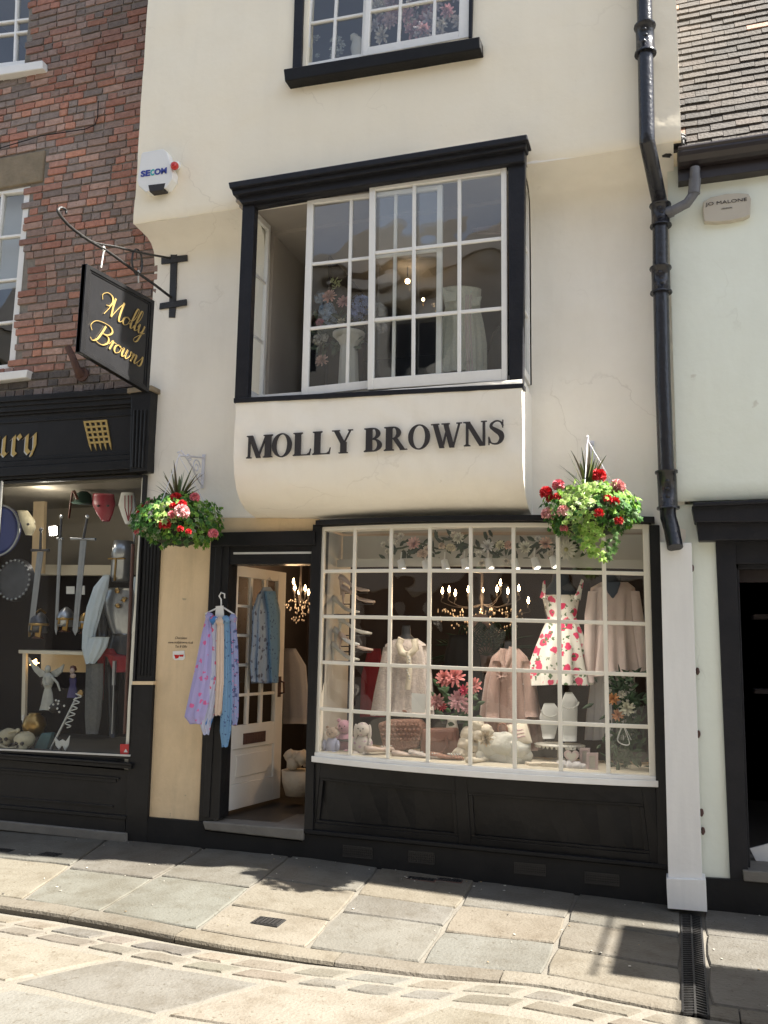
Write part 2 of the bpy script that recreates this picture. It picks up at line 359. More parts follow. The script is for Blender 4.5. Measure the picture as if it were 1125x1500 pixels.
def stone_poly(mb, pts, zf, col, gap=.006, th=.05, jit=.004, seg=.12, dome=.0):
    c = Vector((sum(p[0] for p in pts)/len(pts), sum(p[1] for p in pts)/len(pts)))
    out = []
    n = len(pts)
    # inset polygon by gap
    ins = []
    for i in range(n):
        a, b, d = Vector(pts[i-1]), Vector(pts[i]), Vector(pts[(i+1) % n])
        e1 = (b-a).normalized(); e2 = (d-b).normalized()
        n1 = Vector((-e1.y, e1.x)); n2 = Vector((-e2.y, e2.x))
        if n1.dot(c-b) < 0: n1 = -n1
        if n2.dot(c-b) < 0: n2 = -n2
        m = (n1+n2); k = gap/max(.3, (1+n1.dot(n2)))
        ins.append(b+m*k)
    for i in range(n):
        a, b = ins[i], ins[(i+1) % n]; L = (b-a).length; k = max(1, int(L/seg))
        nn = Vector((-(b-a).y, (b-a).x)).normalized()
        for q in range(k):
            p = a.lerp(b, q/k); j = nz(p.x*7+3, p.y*7, i)*jit*2 if q else 0
            if q == 0: p = p.lerp(c, .012/max((p-c).length, .1))
            out.append(p+nn*j)
    N = len(out); rise = rnd.uniform(-.002, .003)
    vs = []
    for sc, dz in ((1, -th), (1, -.007), (None, rise)):
        for p in out:
            q = p if sc else p+(c-p).normalized()*min(.008, (c-p).length*.3)
            vs.append(Vector((q.x, q.y, zf(q.x, q.y)+dz)))
    fs = []
    for l in range(2):
        for i in range(N): j = (i+1) % N; fs.append((l*N+i, l*N+j, (l+1)*N+j, (l+1)*N+i))
    mb.add(vs, fs, col=col, smooth=False)
    top = [vs[2*N+i] for i in range(N)]; cz = Vector((c.x, c.y, zf(c.x, c.y)+rise))
    mb.add(top+[cz], [(i, (i+1) % N, N) for i in range(N)], col=col, smooth=False)

TAN, GRN, GRY, PNK, BUF = (.134, .117, .092), (.112, .109, .093), (.108, .101, .087), (.129, .109, .086), (.124, .111, .090)
def jcol(c, a=.05):
    k = 1+rnd.uniform(-a, a)*1.6; return tuple(min(1, x*k*(1+rnd.uniform(-a, a)*.3)) for x in c)
# flagstone courses between joint lines read across the pavement
JP = [((-140, 1290), (-60, 1232)), ((37, 1314), (150, 1235)), ((124, 1347), (294, 1245)), ((289, 1360), (415, 1262)), ((448, 1389), (553, 1274)),
      ((615, 1411), (690, 1300)), ((791, 1440), (845, 1310)), ((998, 1470), (998, 1345))]
JL = []
for a, b in JP:
    A, B = G(*a), G(*b); JL.append((A.xy, B.xy))
def atY(j, y):
    A, B = j; t = (y-A.y)/(B.y-A.y); return A.x+(B.x-A.x)*t
CH0, CH1 = JL[-1], ((JL[-1][0]+Vector((.125, 0))), (JL[-1][1]+Vector((.125, 0))))
x0 = JL[0]
LL = [((x0[0]+Vector((-2.3, 0))), (x0[1]+Vector((-2.3, 0)))), ((x0[0]+Vector((-1.1, 0))), (x0[1]+Vector((-1.1, 0))))]+JL[:-1]+[CH0]
RR = [CH1, (CH1[0]+Vector((.95, .0)), CH1[1]+Vector((.95, 0))), (CH1[0]+Vector((2.1, .0)), CH1[1]+Vector((2.1, 0))), (CH1[0]+Vector((3.6, .0)), CH1[1]+Vector((3.6, 0)))]
plan = {2: [(.5, TAN), (0, GRY)], 3: [(.55, GRN), (0, GRY)], 4: [(.5, GRN), (0, GRY)], 5: [(.72, TAN), (.36, TAN), (0, GRY)][:3], 6: [(.62, GRY), (.40, GRY), (0, TAN)],
        7: [(.68, GRN), (.36, PNK), (0, GRY)], 8: [(.72, TAN), (.40, BUF), (0, GRY)]}
fl = MB()
def course(a, b, spl):
    ya = yk(a[0].x)+.13; prev = None
    cuts = [(1.0, None)]+spl
    for (t1, _), (t0, c) in zip(cuts, cuts[1:]):
        y1 = lambda x: lerp(-.035, yk(x)+.135, t1)
        y0 = lambda x: lerp(-.035, yk(x)+.135, t0)
        def pt(j, fy):
            x = j[0].x
            for _ in range(4): x = atY(j, fy(x))
            return (x, fy(x))
        pts = [pt(a, y1), pt(b, y1), pt(b, y0), pt(a, y0)]
        stone_poly(fl, pts, zp, jcol(c), gap=.007)
for i in range(len(LL)-1):
    course(LL[i], LL[i+1], plan.get(i, [(.6, BUF), (0, GRY)]))
def patch(px, py, L, w_, a):
    c = G(px, py); pts = []
    for k in range(18):
        t = 2*math.pi*k/18; r_ = 1+.35*nz(k*1.7, px); x, y = L*math.cos(t)*r_, w_*math.sin(t)*r_; pts.append((c.x+x*math.cos(a)-y*math.sin(a), c.y+x*math.sin(a)+y*math.cos(a)))
    v = [Vector((x, y, zp(x, y)+.0045)) for x, y in pts]; fl.add(v+[Vector((c.x, c.y, zp(c.x, c.y)+.006))], [(i, (i+1) % 18, 18) for i in range(18)], col=(.33, .30, .25))
for q in () and ((636, 1395, .14, .035, 1.0), (650, 1378, .10, .03, 1.1), (800, 1425, .16, .04, 1.0), (812, 1400, .12, .035, 1.2), (270, 1350, .16, .015, 1.1), (210, 1300, .15, .012, 2.2), (1015, 1340, .05, .02, 0), (530, 1312, .1, .012, 1.1), (833, 1345, .08, .014, 1.4)): patch(*q)
for i in range(len(RR)-1): course(RR[i], RR[i+1], [(.66, BUF), (.33, GRY), (0, GRY)])
tag(fl.build('pavement', 'stone'), kind='structure')
# kerb stones
kb = MB(); x = -8.5
while x < 5.5:
    L = rnd.uniform(.75, 1.15); x1 = x+L
    n = 6; pts = []
    xs = [lerp(x+.004, x1-.004, k/n) for k in range(n+1)]
    if not (xs[0] < CH1[0].x and xs[-1] > CH0[0].x): spans = [xs]
    else: spans = [[q for q in xs if q < CH0[0].x]+[CH0[0].x], [CH1[0].x]+[q for q in xs if q > CH1[0].x]]
    c = jcol((.126, .111, .088), .06)
    for xs in spans:
        if len(xs) < 2: continue
        prof = [(.128, -.05), (.128, -.003), (.122, .001), (.02, .0), (.006, -.006), (0.0, -.022), (.004, -.13)]
        vs = []
        for q in xs:
            e = .006*nz(q*4, 2)
            for dy, dz in prof: vs.append(Vector((q, yk(q)+dy+e, zp(q, yk(q)+dy)+dz+.002*nz(q*6, dy*30))))
        m = len(prof); fs = [(i*m+j, i*m+j+1, (i+1)*m+j+1, (i+1)*m+j) for i in range(len(xs)-1) for j in range(m-1)]
        fs += [tuple(range(m))[::-1], tuple((len(xs)-1)*m+j for j in range(m))]
        kb.add(vs, fs, col=c)
    x = x1
tag(kb.build('kerb', 'stone'), kind='structure')
# road: two rows of setts then large slabs, laid along the kerb
rd = MB(); y0 = .015
def strip(off0, off1, lmin, lmax, gap, cols, x=-8.5, sk=.55):
    while x < 4:
        L = rnd.uniform(lmin, lmax); x1 = x+L
        def q(xx, off): xx2 = xx - off*sk; return (xx2, yk(xx2)-off)
        pts = [q(x, off0), q(x1, off0), q(x1, off1), q(x, off1)]
        stone_poly(rd, pts, zr, jcol(rnd.choice(cols), .08), gap=gap, jit=.006 if lmax > .5 else .008, seg=.07 if lmax < .5 else .15)
        x = x1
strip(.03, .17, .22, .42, .016, [BUF, TAN, BUF, GRY])
strip(.17, .30, .24, .40, .014, [BUF, BUF, GRY, TAN], x=-8.4)
TAN, BUF, GRY, GRN = [tuple(q*1.18 for q in c) for c in (TAN, BUF, BUF, GRY)]
strip(.33, .86, .75, 1.15, .02, [TAN, BUF, BUF, GRY, GRN], x=-8.2)
strip(.88, 1.40, .8, 1.2, .022, [BUF, GRN, GRY, TAN], x=-8.6)
strip(1.42, 2.0, .8, 1.2, .022, [BUF, TAN, GRY], x=-8.3)
strip(2.02, 2.6, .8, 1.2, .02, [BUF, TAN, GRY], x=-8.1)
tag(rd.build('road_paving', 'stone'), kind='structure')
# drainage channel with cast grating
chn = thing('drain_channel', (CH0[0].x+.06, -.8, zp(.1, -.8)), 'narrow cast iron grating channel crossing the pavement to the kerb', 'drain')
gm = MB(); cx = CH0[0].x+.0625; ya, yb = -.16, yk(cx)+.0
bd = MB(); bd.grid(lambda u, v: Vector((cx-.062+u*.124, lerp(yb, ya, v), zp(cx, lerp(yb, ya, v))-.03)), 1, 8); bd.build('trough', 'black2', chn)
def zz(y, d=0): return zp(cx, y)+d
for sx in (-.056, .0, .056): gm.add(*(lambda a, b: ([Vector((a, yb, zz(yb)-.02)), Vector((b, yb, zz(yb)-.02)), Vector((b, yb, zz(yb, .001))), Vector((a, yb, zz(yb, .001))), Vector((a, ya, zz(ya)-.02)), Vector((b, ya, zz(ya)-.02)), Vector((b, ya, zz(ya, .001))), Vector((a, ya, zz(ya, .001)))], [(0, 1, 2, 3), (3, 2, 6, 7), (0, 3, 7, 4), (1, 5, 6, 2)]))(cx+sx-.005, cx+sx+.005))
y = ya-.01
while y > yb+.02:
    for s_ in (-1, 1): gm.bar((cx+.0, y, zz(y)-.007), (cx+s_*.055, y-.022, zz(y-.022)-.007), .008, .012)
    y -= .03
gm.build('grating', 'iron', chn)
def cover(px, py, w_, h_, label, n=6):
    c = G(px, py); t = thing('drain_cover', c, label, 'drain cover', 'small iron covers set in the pavement')
    m = MB(); z = zp(c.x, c.y)+.003
    m.box(c.x-w_/2, c.x+w_/2, c.y-h_/2, c.y+h_/2, z-.03, z); m.build('cover_frame', 'rust' if n > 8 else 'iron', t, bevel=.002)
    m = MB()
    for i in range(n):
        u = c.x-w_/2+w_*(i+.5)/n; m.box(u-w_/n*.22, u+w_/n*.22, c.y-h_*.42, c.y+h_*.42, z, z+.004)
        v = c.y-h_/2+h_*(i+.5)/n; m.box(c.x-w_*.45, c.x+w_*.45, v-h_/n*.2, v+h_/n*.2, z, z+.003)
    m.build('raised_grid', 'iron', t)
cover(393, 1350, .17, .13, 'square gridded iron cover in the sunlit slab near the kerb', 7)
cover(74, 1252, .16, .10, 'dark square iron cover in the shade by the left shop')
cover(6, 1246, .14, .09, 'iron cover cut off by the left edge of the photo')
cover(617, 1288, .20, .07, 'left of two slotted covers beside the black plinth', 9)
cover(659, 1290, .17, .07, 'right of two slotted covers beside the black plinth', 10)

# gum spots, ends and dry leaf bits trodden on the flags
lt = MB(); rg = random.Random(77)
for i in range(110):
    x = rg.uniform(-5, .9); y = rg.uniform(-1.5, -.06) if rg.random() < .6 else -.06-abs(rg.gauss(0, .12)); z = zp(x, y)+.004; r_ = rg.uniform(.003, .009); n = 7; c = rg.choice([(.55, .52, .46), (.10, .09, .08), (.30, .22, .12), (.42, .40, .36)])
    if abs(x-CH0[0].x-.06) < .1 or y < yk(x)+.14: continue
    a0 = rg.uniform(0, 6.28); el_ = rg.uniform(.3, 1)
    pts = [Vector((x+math.cos(a0)*math.cos(k*6.283/n)*r_-math.sin(a0)*math.sin(k*6.283/n)*r_*el_, y+math.sin(a0)*math.cos(k*6.283/n)*r_+math.cos(a0)*math.sin(k*6.283/n)*r_*el_, z)) for k in range(n)]
    lt.prism(pts, (0, 0, .003), col=c)
tag(lt.build('litter', 'stone'), 'tiny gum spots and dry leaf bits scattered over the pavement flags', 'litter', kind='stuff')
# ------------------------------------------------------------------ the cream shop building
def facade_grid(name, m, parent, X0, X1, prof, holes, step=.07, amp=.008, thick=.1, seed=0.0, weldn=True):
    """wall swept along X through a (y,z) profile from top to bottom, cells inside holes left open"""
    xs = set([X0, X1]); zs = set(z for _, z in prof)
    for a, b, c, d in holes: xs |= {a, b}; zs |= {c, d}
    def fill(vals, st):
        vals = sorted(vals); out = []
        for a, b in zip(vals, vals[1:]):
            n = max(1, int(round((b-a)/st))); out += [lerp(a, b, i/n) for i in range(n)]
        return out+[vals[-1]]
    xs = fill(xs, step); zs = fill(zs, step)
    pr = sorted(((z, y) for y, z in prof))
    def yy(z): return interp(z, pr)
    mb = MB(); nx = len(xs)
    vs = [Vector((x, yy(z)+amp*(nz(x*1.7+seed, z*1.7)+.5*nz(x*5+seed, z*5, 4)), z)) for z in zs for x in xs]
    fs = []
    for j in range(len(zs)-1):
        for i in range(nx-1):
            cx_, cz_ = (xs[i]+xs[i+1])/2, (zs[j]+zs[j+1])/2
            if any(a < cx_ < b and c < cz_ < d for a, b, c, d in holes): continue
            fs.append((j*nx+i, j*nx+i+1, (j+1)*nx+i+1, (j+1)*nx+i))
    mb.add(vs, fs, smooth=True)
    o_ = mb.build(name, m, parent, solid=thick); es = o_.modifiers.new('split', 'EDGE_SPLIT'); es.split_angle = R_(50)
    return o_
def room(parent, x0, x1, y0, y1, z0, z1, wm, cm, fm, name='interior_wall', t=.08, front=False):
    a = MB(); a.box(x0-t, x0, y0, y1+t, z0, z1); a.box(x1, x1+t, y0, y1+t, z0, z1); a.box(x0, x1, y1, y1+t, z0, z1); a.build(name, wm, parent)
    b = MB(); b.box(x0-t, x1+t, y0, y1+t, z1, z1+t); b.build('interior_ceiling', cm, parent)
    c = MB(); c.box(x0-t, x1+t, y0, y1+t, z0-t, z0); c.build('interior_floor', fm, parent)
JY = -.34
shop = thing('shop_building', (-2, 0, 0), 'tall cream plastered shop building with jettied upper floor, oriel window and black shopfront', 'shop building')
up = facade_grid('jettied_wall', 'cream', shop, -4.195, .125, [(JY, 9.2), (JY-.005, 7), (JY, 5.3), (JY-.004, 5.12), (JY, 5.048), (JY+.008, 5.034)],
    [(P(450, 50, JY).x, P(686, 50, JY).x, P(560, 80, JY).z+.02, 7.75)], amp=.016, thick=.12)
lo = facade_grid('lower_wall', 'cream2', shop, -4.19, .075, [(JY+.008, 5.034), (JY+.20, 5.012), (-.08, 4.985), (-.03, 4.93), (-.008, 4.82), (0, 4.6), (0, 2.56), (.0, -.1)],
    [(P(352, 300, -.42).x+.02, P(768, 300, -.42).x-.02, 3.50, 5.026), (-2.55, -.19, .72, 2.47), (-3.36, -2.62, -.2, 2.40)], amp=.013, thick=.10, seed=5)
# rendered pillar and beam, tan
m = MB(); pp(m, [(236, 757), (468, 760), (468, 786), (309, 789), (291, 1204), (213, 1199)], -.016, .014); m.build('tan_pillar', 'tan', shop, bevel=.004)
# back volume: walls, roof, so that the rooms are closed
m = MB(); m.box(-4.19, .12, 4.0, 4.1, 0, 9.2); m.box(-4.19, -4.09, .12, 4, 0, 9.2); m.box(.02, .11, .12, 4, 0, 9.2); m.build('back_wall', 'cream', shop)
m = MB(); m.prism([(-4.3, -.55, 9.2), (-4.3, 4.2, 9.2), (-4.3, 1.9, 11.2)], (4.55, 0, 0)); m.build('roof', 'tile', shop)
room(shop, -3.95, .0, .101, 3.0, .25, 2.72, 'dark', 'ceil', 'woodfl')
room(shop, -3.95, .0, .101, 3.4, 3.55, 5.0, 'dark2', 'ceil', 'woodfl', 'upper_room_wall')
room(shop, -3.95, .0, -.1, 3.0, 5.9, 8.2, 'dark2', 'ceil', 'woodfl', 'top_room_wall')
# --- shop window, bowed
BOW = .16
SW = winpos((470, 772), (951, 768), (962, 1143), (460, 1107), -.03, BOW)
sw = window(shop, SW, [i/8 for i in range(1, 8)], [i/5 for i in range(1, 5)], (.035, .03, .045, .03), .026, 'shop_window', 'ivory', 'glass', .04, 16)
m = MB(); slab(m, SW, -.004, 1.004, 1.0, 1.024, -.03, .06, 16); slab(m, SW, -.002, 1.002, .985, 1.0, -.012, .05, 16); m.build('window_sill', 'white', sw, bevel=.003)
m = MB(); slab(m, SW, -.012, 1.015, -.028, -.004, -.05, .09, 16); slab(m, SW, -.004, 1.006, -.004, .0, -.02, .09, 16); m.build('top_board', 'black', shop, bevel=.004)
# interior of the display: pelmet, side cheeks, platform
m = MB(); slab(m, SW, .01, .99, .13, .165, .30, .33, 4); slab(m, SW, .01, .99, -.02, .0, .03, .5, 8); slab(m, SW, .01, .99, .01, .13, .42, .44, 1); m.build('white_pelmet', 'pelmet', shop)
m = MB(); m.box(-2.62, -2.55, .04, .62, .7, 2.48); m.build('window_cheek', 'pelmet', shop); m = MB(); m.box(-.2, -.14, .04, .62, .7, 2.48); m.build('window_cheek', 'pelmet', shop)
m = MB(); slab(m, SW, 0, 1, .985, 1.0, .045, .75, 8); m.build('display_platform', 'shelf', shop)
# --- stall riser and plinth
RP = winpos((458, 1115), (966, 1154), (981, 1270), (446, 1218), -.03, BOW, 0.0)
m = MB(); slab(m, RP, 0, 1, 0, 1, .022, .07, 12)
for a, b, c, d in ((0, .03, 0, 1), (.455, .49, 0, 1), (.955, 1, 0, 1)): slab(m, RP, a, b, c, d, 0, .022, 1)
for a, b in ((.03, .455), (.49, .955)):
    slab(m, RP, a, b, 0, .22, 0, .022, 6); slab(m, RP, a, b, .86, 1, 0, .022, 6)
    for q, e in ((.006, .010), (.012, .016)):
        slab(m, RP, a+q-.006, b-q+.006, .22, .22+.04, e-.004, .022, 6); slab(m, RP, a+q-.006, b-q+.006, .82, .86, e-.004, .022, 6)
    slab(m, RP, a, a+.012, .26, .82, .006, .022); slab(m, RP, b-.012, b, .26, .82, .006, .022)
m.build('stall_riser', 'black', shop, bevel=.003)
m = MB(); pp(m, [(213, 1197), (300, 1204), (300, 1217), (443, 1233), (446, 1221), (982, 1274), (980, 1350), (700, 1318), (440, 1280), (213, 1258)], -.045, .14)
pp(m, [(446, 1215), (982, 1268), (982, 1274), (446, 1221)], -.062, .06); m.build('plinth', 'black2', shop, bevel=.004)
for k, (a, b, c, d) in enumerate(((502, 1238, 545, 1259), (598, 1246, 636, 1267), (753, 1263, 799, 1284), (856, 1277, 907, 1299))):
    vm = MB(); A, B = P(a, b, -.052), P(c, d, -.052)
    x0_, x1_, z0_, z1_ = A.x, B.x, B.z, A.z
    vm.box(x0_, x1_, -.051, -.044, z1_-.008, z1_); vm.box(x0_, x1_, -.051, -.044, z0_, z0_+.008)
    nxx = 14
    for i in range(nxx+1):
        xx = lerp(x0_, x1_-.005, i/nxx); vm.box(xx, xx+.006, -.050, -.044, z0_+.008, z1_-.008)
    for i in range(1, 5):
        z_ = lerp(z0_, z1_, i/5); vm.box(x0_, x1_, -.049, -.044, z_-.003, z_+.003)
    vm.build('air_vent', 'iron', shop)
# --- posts and door frame
m = MB(); pp(m, [(458, 768), (471, 770), (460, 1108), (458, 1222), (445, 1221), (455, 826)], -.05, .16)
m.build('shopfront_post', 'black', shop, bevel=.005); m = MB(); pp(m, [(951, 769), (966, 769), (981, 1273), (964, 1272)], -.05, .12); m.build('shopfront_post', 'black', shop, bevel=.005)
df = MB(); pp(df, [(309, 788), (335, 788), (335, 826), (321, 1200), (291, 1204)], -.045, .15)
pp(df, [(309, 780), (461, 777), (461, 798), (309, 800)], -.07, .17); pp(df, [(320, 800), (458, 798), (456, 826), (322, 827)], -.03, .15)
pp(df, [(316, 792), (326, 792), (306, 1198), (297, 1198)], -.056, .02)
df.build('door_frame', 'black', shop, bevel=.004)
m = MB(); pp(m, [(342, 809), (456, 808), (456, 811), (342, 812)], -.035, .01); m.build('drip_strip', 'silver', shop)
m = MB(); pp(m, [(296, 1203), (444, 1215), (444, 1232), (300, 1216)], -.07, .55); m.build('door_step', 'step', shop, bevel=.01)
m = MB(); m.box(-3.4, -2.6, .10, 3.0, .2, P(320, 1197, .1).z); m.build('door_mat', 'woodfl', shop)
# --- open glazed door
def solveY(px, py, z):
    a, b = 0.0, 3.0
    for _ in range(40):
        c = (a+b)/2
        if (P(px, py, c).z-z)*(1 if py < 945 else -1) > 0: b = c
        else: a = c
    return (a+b)/2
Ht, Hb = P(335, 826, .06), P(321, 1192, .06)
dirx = Vector((.10, .62, 0))
def find_dir():
    best = None
    for k in range(200):
        L = .5+.4*k/200
        for a in range(60, 110):
            e = Ht+Vector((math.cos(R_(a)), math.sin(R_(a)), 0))*L; f2 = Hb+Vector((math.cos(R_(a)), math.sin(R_(a)), 0))*L
            def pr(q):
                d = q-CAM; return (CXP+FPX*d.dot(_r)/d.dot(_f), CYP-FPX*d.dot(_u)/d.dot(_f))
            p1, p2 = pr(e), pr(f2); er = (p1[0]-420)**2+(p1[1]-838)**2+(p2[0]-410)**2+(p2[1]-1168)**2
            if best is None or er < best[0]: best = (er, L, a)
    return best
_, DL, DA = find_dir()
dd = Vector((math.cos(R_(DA)), math.sin(R_(DA)), 0)); dn = Vector((-dd.y, dd.x, 0))   # dn points away from the viewer side
def DP(u, v, dy=0.0): return lerp(Ht, Hb, v)+dd*(u*DL)+dn*dy
DP.w = DL; DP.h = (Ht-Hb).length
m = MB()
gl0, gl1, gt, gbm = .17, .86, .045, .665
slab(m, DP, 0, gl0, 0, 1, 0, .04); slab(m, DP, gl1, 1, 0, 1, 0, .04); slab(m, DP, gl0, gl1, 0, gt, .001, .039); slab(m, DP, gl0, gl1, gbm, .76, .001, .039)
slab(m, DP, gl0, gl1, .90, 1, .001, .039); slab(m, DP, gl0, gl1, .76, .90, .014, .03)
slab(m, DP, gl0+.08, gl1-.08, .785, .875, .006, .02)
for i in (1, 2): u = lerp(gl0, gl1, i/3); slab(m, DP, u-.022, u+.022, gt, gbm, .006, .034)
for i in range(1, 5): v = lerp(gt, gbm, i/5); slab(m, DP, gl0, gl1, v-.006, v+.006, .008, .032)
door = m.build('glazed_door', 'doorwhite', shop, bevel=.004)
m = MB(); m.grid(lambda u, v: DP(lerp(gl0, gl1, u), lerp(gt, gbm, v), .02), 1, 1); m.build('door_glass', 'glass', door)
m = MB(); slab(m, DP, .33, .70, .70, .745, -.006, .004); slab(m, DP, .37, .66, .71, .735, -.010, .0); m.build('letter_slot', 'rust', door, bevel=.002)
m = MB(); slab(m, DP, .90, .95, .47, .56, -.006, 0); m.tube([DP(.925, .49, -.006), DP(.925, .495, -.045), DP(.925, .54, -.05), DP(.925, .545, -.006)], .009); m.build('door_handle', 'rust', door)
# --- oriel (bay) window on the first floor
BY = -.42
bay = MB()
pp(bay, [(355, 300), (373, 300), (362, 585), (343, 589)], BY, .07); pp(bay, [(744, 238), (769, 238), (766, 570), (746, 562)], BY, .07)
pp(bay, [(362, 290), (750, 228), (746, 242), (541, 271), (450, 290), (371, 304)], BY+.012, .06)
bay = bay.build('oriel_window', 'navy', shop, bevel=.006)
co = MB()
pp(co, [(334, 267), (772, 196), (774, 205), (336, 276)], BY-.11, .15); pp(co, [(338, 276), (771, 205), (770, 215), (341, 286)], BY-.08, .12)
pp(co, [(344, 284), (769, 214), (768, 236), (353, 298)], BY-.035, .1)
co.build('cornice', 'navy', bay, bevel=.008)
si = MB(); pp(si, [(342, 583), (767, 561), (767, 568), (342, 590)], BY-.015, .1); si.build('sill_strip', 'navy', bay, bevel=.004)
cl = MB(); a = P(345, 300, BY); b = P(769, 240, BY); cl.box(a.x, b.x, BY+.06, .12, 5.03, 5.06); cl.box(a.x, b.x, BY, -.34, 5.045, 5.2); cl.build('bay_ceiling', 'ceil', bay)
fr_ = winpos((541, 273), (742, 245), (743, 557), (538, 571), BY+.015)
window(bay, fr_, [.335, .665], [.335, .665], (.045, .035, .04, .085), .026, 'front_sash', 'white', 'glassup', .035)
re_ = winpos((450, 293), (648, 270), (646, 558), (441, 580), BY+.056)
window(bay, re_, [.335, .665], [.335, .665], (.05, .035, .04, .065), .024, 'sliding_sash', 'white', 'glassup', .035)
XL, XR = P(352, 300, BY).x+.03, P(768, 300, BY).x-.03
for X, nm in ((XL, 'side_sash'), (XR, 'side_sash')):
    zt, zb = 5.03, 3.50
    def SP(u, v, dy=0, X=X, zt=zt, zb=zb): return Vector((X+dy*(1 if X < -2 else -1), lerp(BY+.07, .0, u), lerp(zt, zb, v)))
    SP.w = .33; SP.h = 1.53
    window(bay, SP, [], [.335, .665], (.045, .05, .03, .06), .026, nm, 'white', 'glass', .035)
m = MB(); m.box(XL+.01, XR-.01, -.345, .10, 3.42, 3.475); m.build('window_board', 'white', bay)
m = MB(); m.box(XL+.35, XL+.37, .5, 1.4, 3.6, 4.95); m.build('inner_partition', 'dark', shop); m = MB(); m.box(XL-.02, XL+.02, .1, .75, 3.6, 5.0); m.build('inner_reveal', 'ceil', shop)
# plaster apron of the oriel with coved underside
ap = MB(); ZA = P(345, 588, BY).z; prof = [(BY, ZA), (BY-.004, 3.4), (BY, 3.15), (BY+.004, 2.96), (BY+.02, 2.86), (BY+.06, 2.76), (BY+.13, 2.68), (BY+.22, 2.625), (BY+.32, 2.60), (BY+.40, 2.585), (.02, 2.58)]
prf = []
for (a, b) in zip(prof, prof[1:]):
    n = 6 if abs(a[1]-b[1]) > .15 else 2
    prf += [(lerp(a[0], b[0], i/n), lerp(a[1], b[1], i/n)) for i in range(n)]
prf.append(prof[-1])
AX0, AX1 = P(345, 600, BY).x, P(765, 600, BY).x
NX = 60; vs = []
cols_ = [lerp(AX0, AX1, i/NX) for i in range(NX+1)]
for (y, z) in prf:
    zz_ = z if z > 3.6 else z
    for x in cols_:
        k = (x-AX0)/(AX1-AX0)
        e = .014*nz(x*2, z*2.5, 7)+.008*nz(x*7, z*8, 3)+.004*nz(x*18, z*16, 5)
        dz = -.0 if z > 3 else -.05*k
        vs.append(Vector((x, y+e, z+dz)))
W_ = NX+1; fs = [(j*W_+i, (j+1)*W_+i, (j+1)*W_+i+1, j*W_+i+1) for j in range(len(prf)-1) for i in range(NX)]
ap.add(vs, fs, smooth=True)
for side in (0, NX):                        # end cheeks, rounded into the front
    x = cols_[side]; sgn = -1 if side == 0 else 1
    for j in range(len(prf)-1):
        a, b = vs[j*W_+side], vs[(j+1)*W_+side]
        q = [a, b, Vector((x, .02, b.z)), Vector((x, .02, a.z))]
        ap.add(q, [(0, 1, 2, 3) if side == 0 else (3, 2, 1, 0)])
ap.build('oriel_apron', 'cream2', shop)
# --- top window
def pxw(tl, tr, br, bl, Y): return winpos(tl, tr, br, bl, Y)
m = MB(); pp(m, [(437, -200), (450, -200), (441, 101), (428, 103)], JY-.03, .12); tw = m.build('top_window_frame', 'navy', shop, bevel=.004); m = MB(); pp(m, [(690, -240), (698, -240), (691, 55), (686, 55)], JY-.03, .12); m.build('right_jamb', 'navy', tw, bevel=.004)
m = MB(); pp(m, [(415, 101), (703, 53), (704, 71), (417, 119)], JY-.11, .16); m.build('black_sill', 'black2', tw, bevel=.008)
window(tw, pxw((458, -150), (545, -165), (534, 82), (440, 99), JY+.03), [.5], [.25, .5, .745], (.055, .03, .03, .03), .022, 'left_sash', 'white', 'glassup')
window(tw, pxw((547, -168), (694, -193), (688, 54), (531, 82), JY-.012), [.335, .665], [.25, .5, .74], (.04, .03, .085, .07), .022, 'front_sash', 'white', 'glassup')

# ------------------------------------------------------------------ brick building on the left
bb = thing('brick_building', (-5.3, 0, 0), 'red and grey brick building with white sash windows over a black shopfront', 'brick building')
BRY = .0
wl = winpos((-80, 284), (46, 271), (22, 541), (-110, 557), BRY+.02)
wt = winpos((-62, -190), (64, -207), (54, 92), (-75, 108), BRY+.02)
holes = []
for w_ in (wl, wt):
    p0, p1, p2 = w_(0, 0), w_(1, 0), w_(1, 1); holes.append((w_(0, 0).x+.02, p1.x-.005, p2.z+.01, p1.z-.01))
LIN = (P(0, 228, BRY), P(66, 220, BRY), P(52, 268, BRY))
linbox = (LIN[0].x-1.2, LIN[1].x, LIN[2].z, LIN[1].z)
m = MB()
pal = [((.38, .155, .10), 5), ((.34, .165, .12), 5), ((.38, .23, .175), 4), ((.28, .19, .155), 4), ((.24, .19, .165), 2), ((.42, .18, .11), 2), ((.33, .22, .18), 3)]
bag = [c for c, n in pal for _ in range(n)]
z = 3.60; row = 0
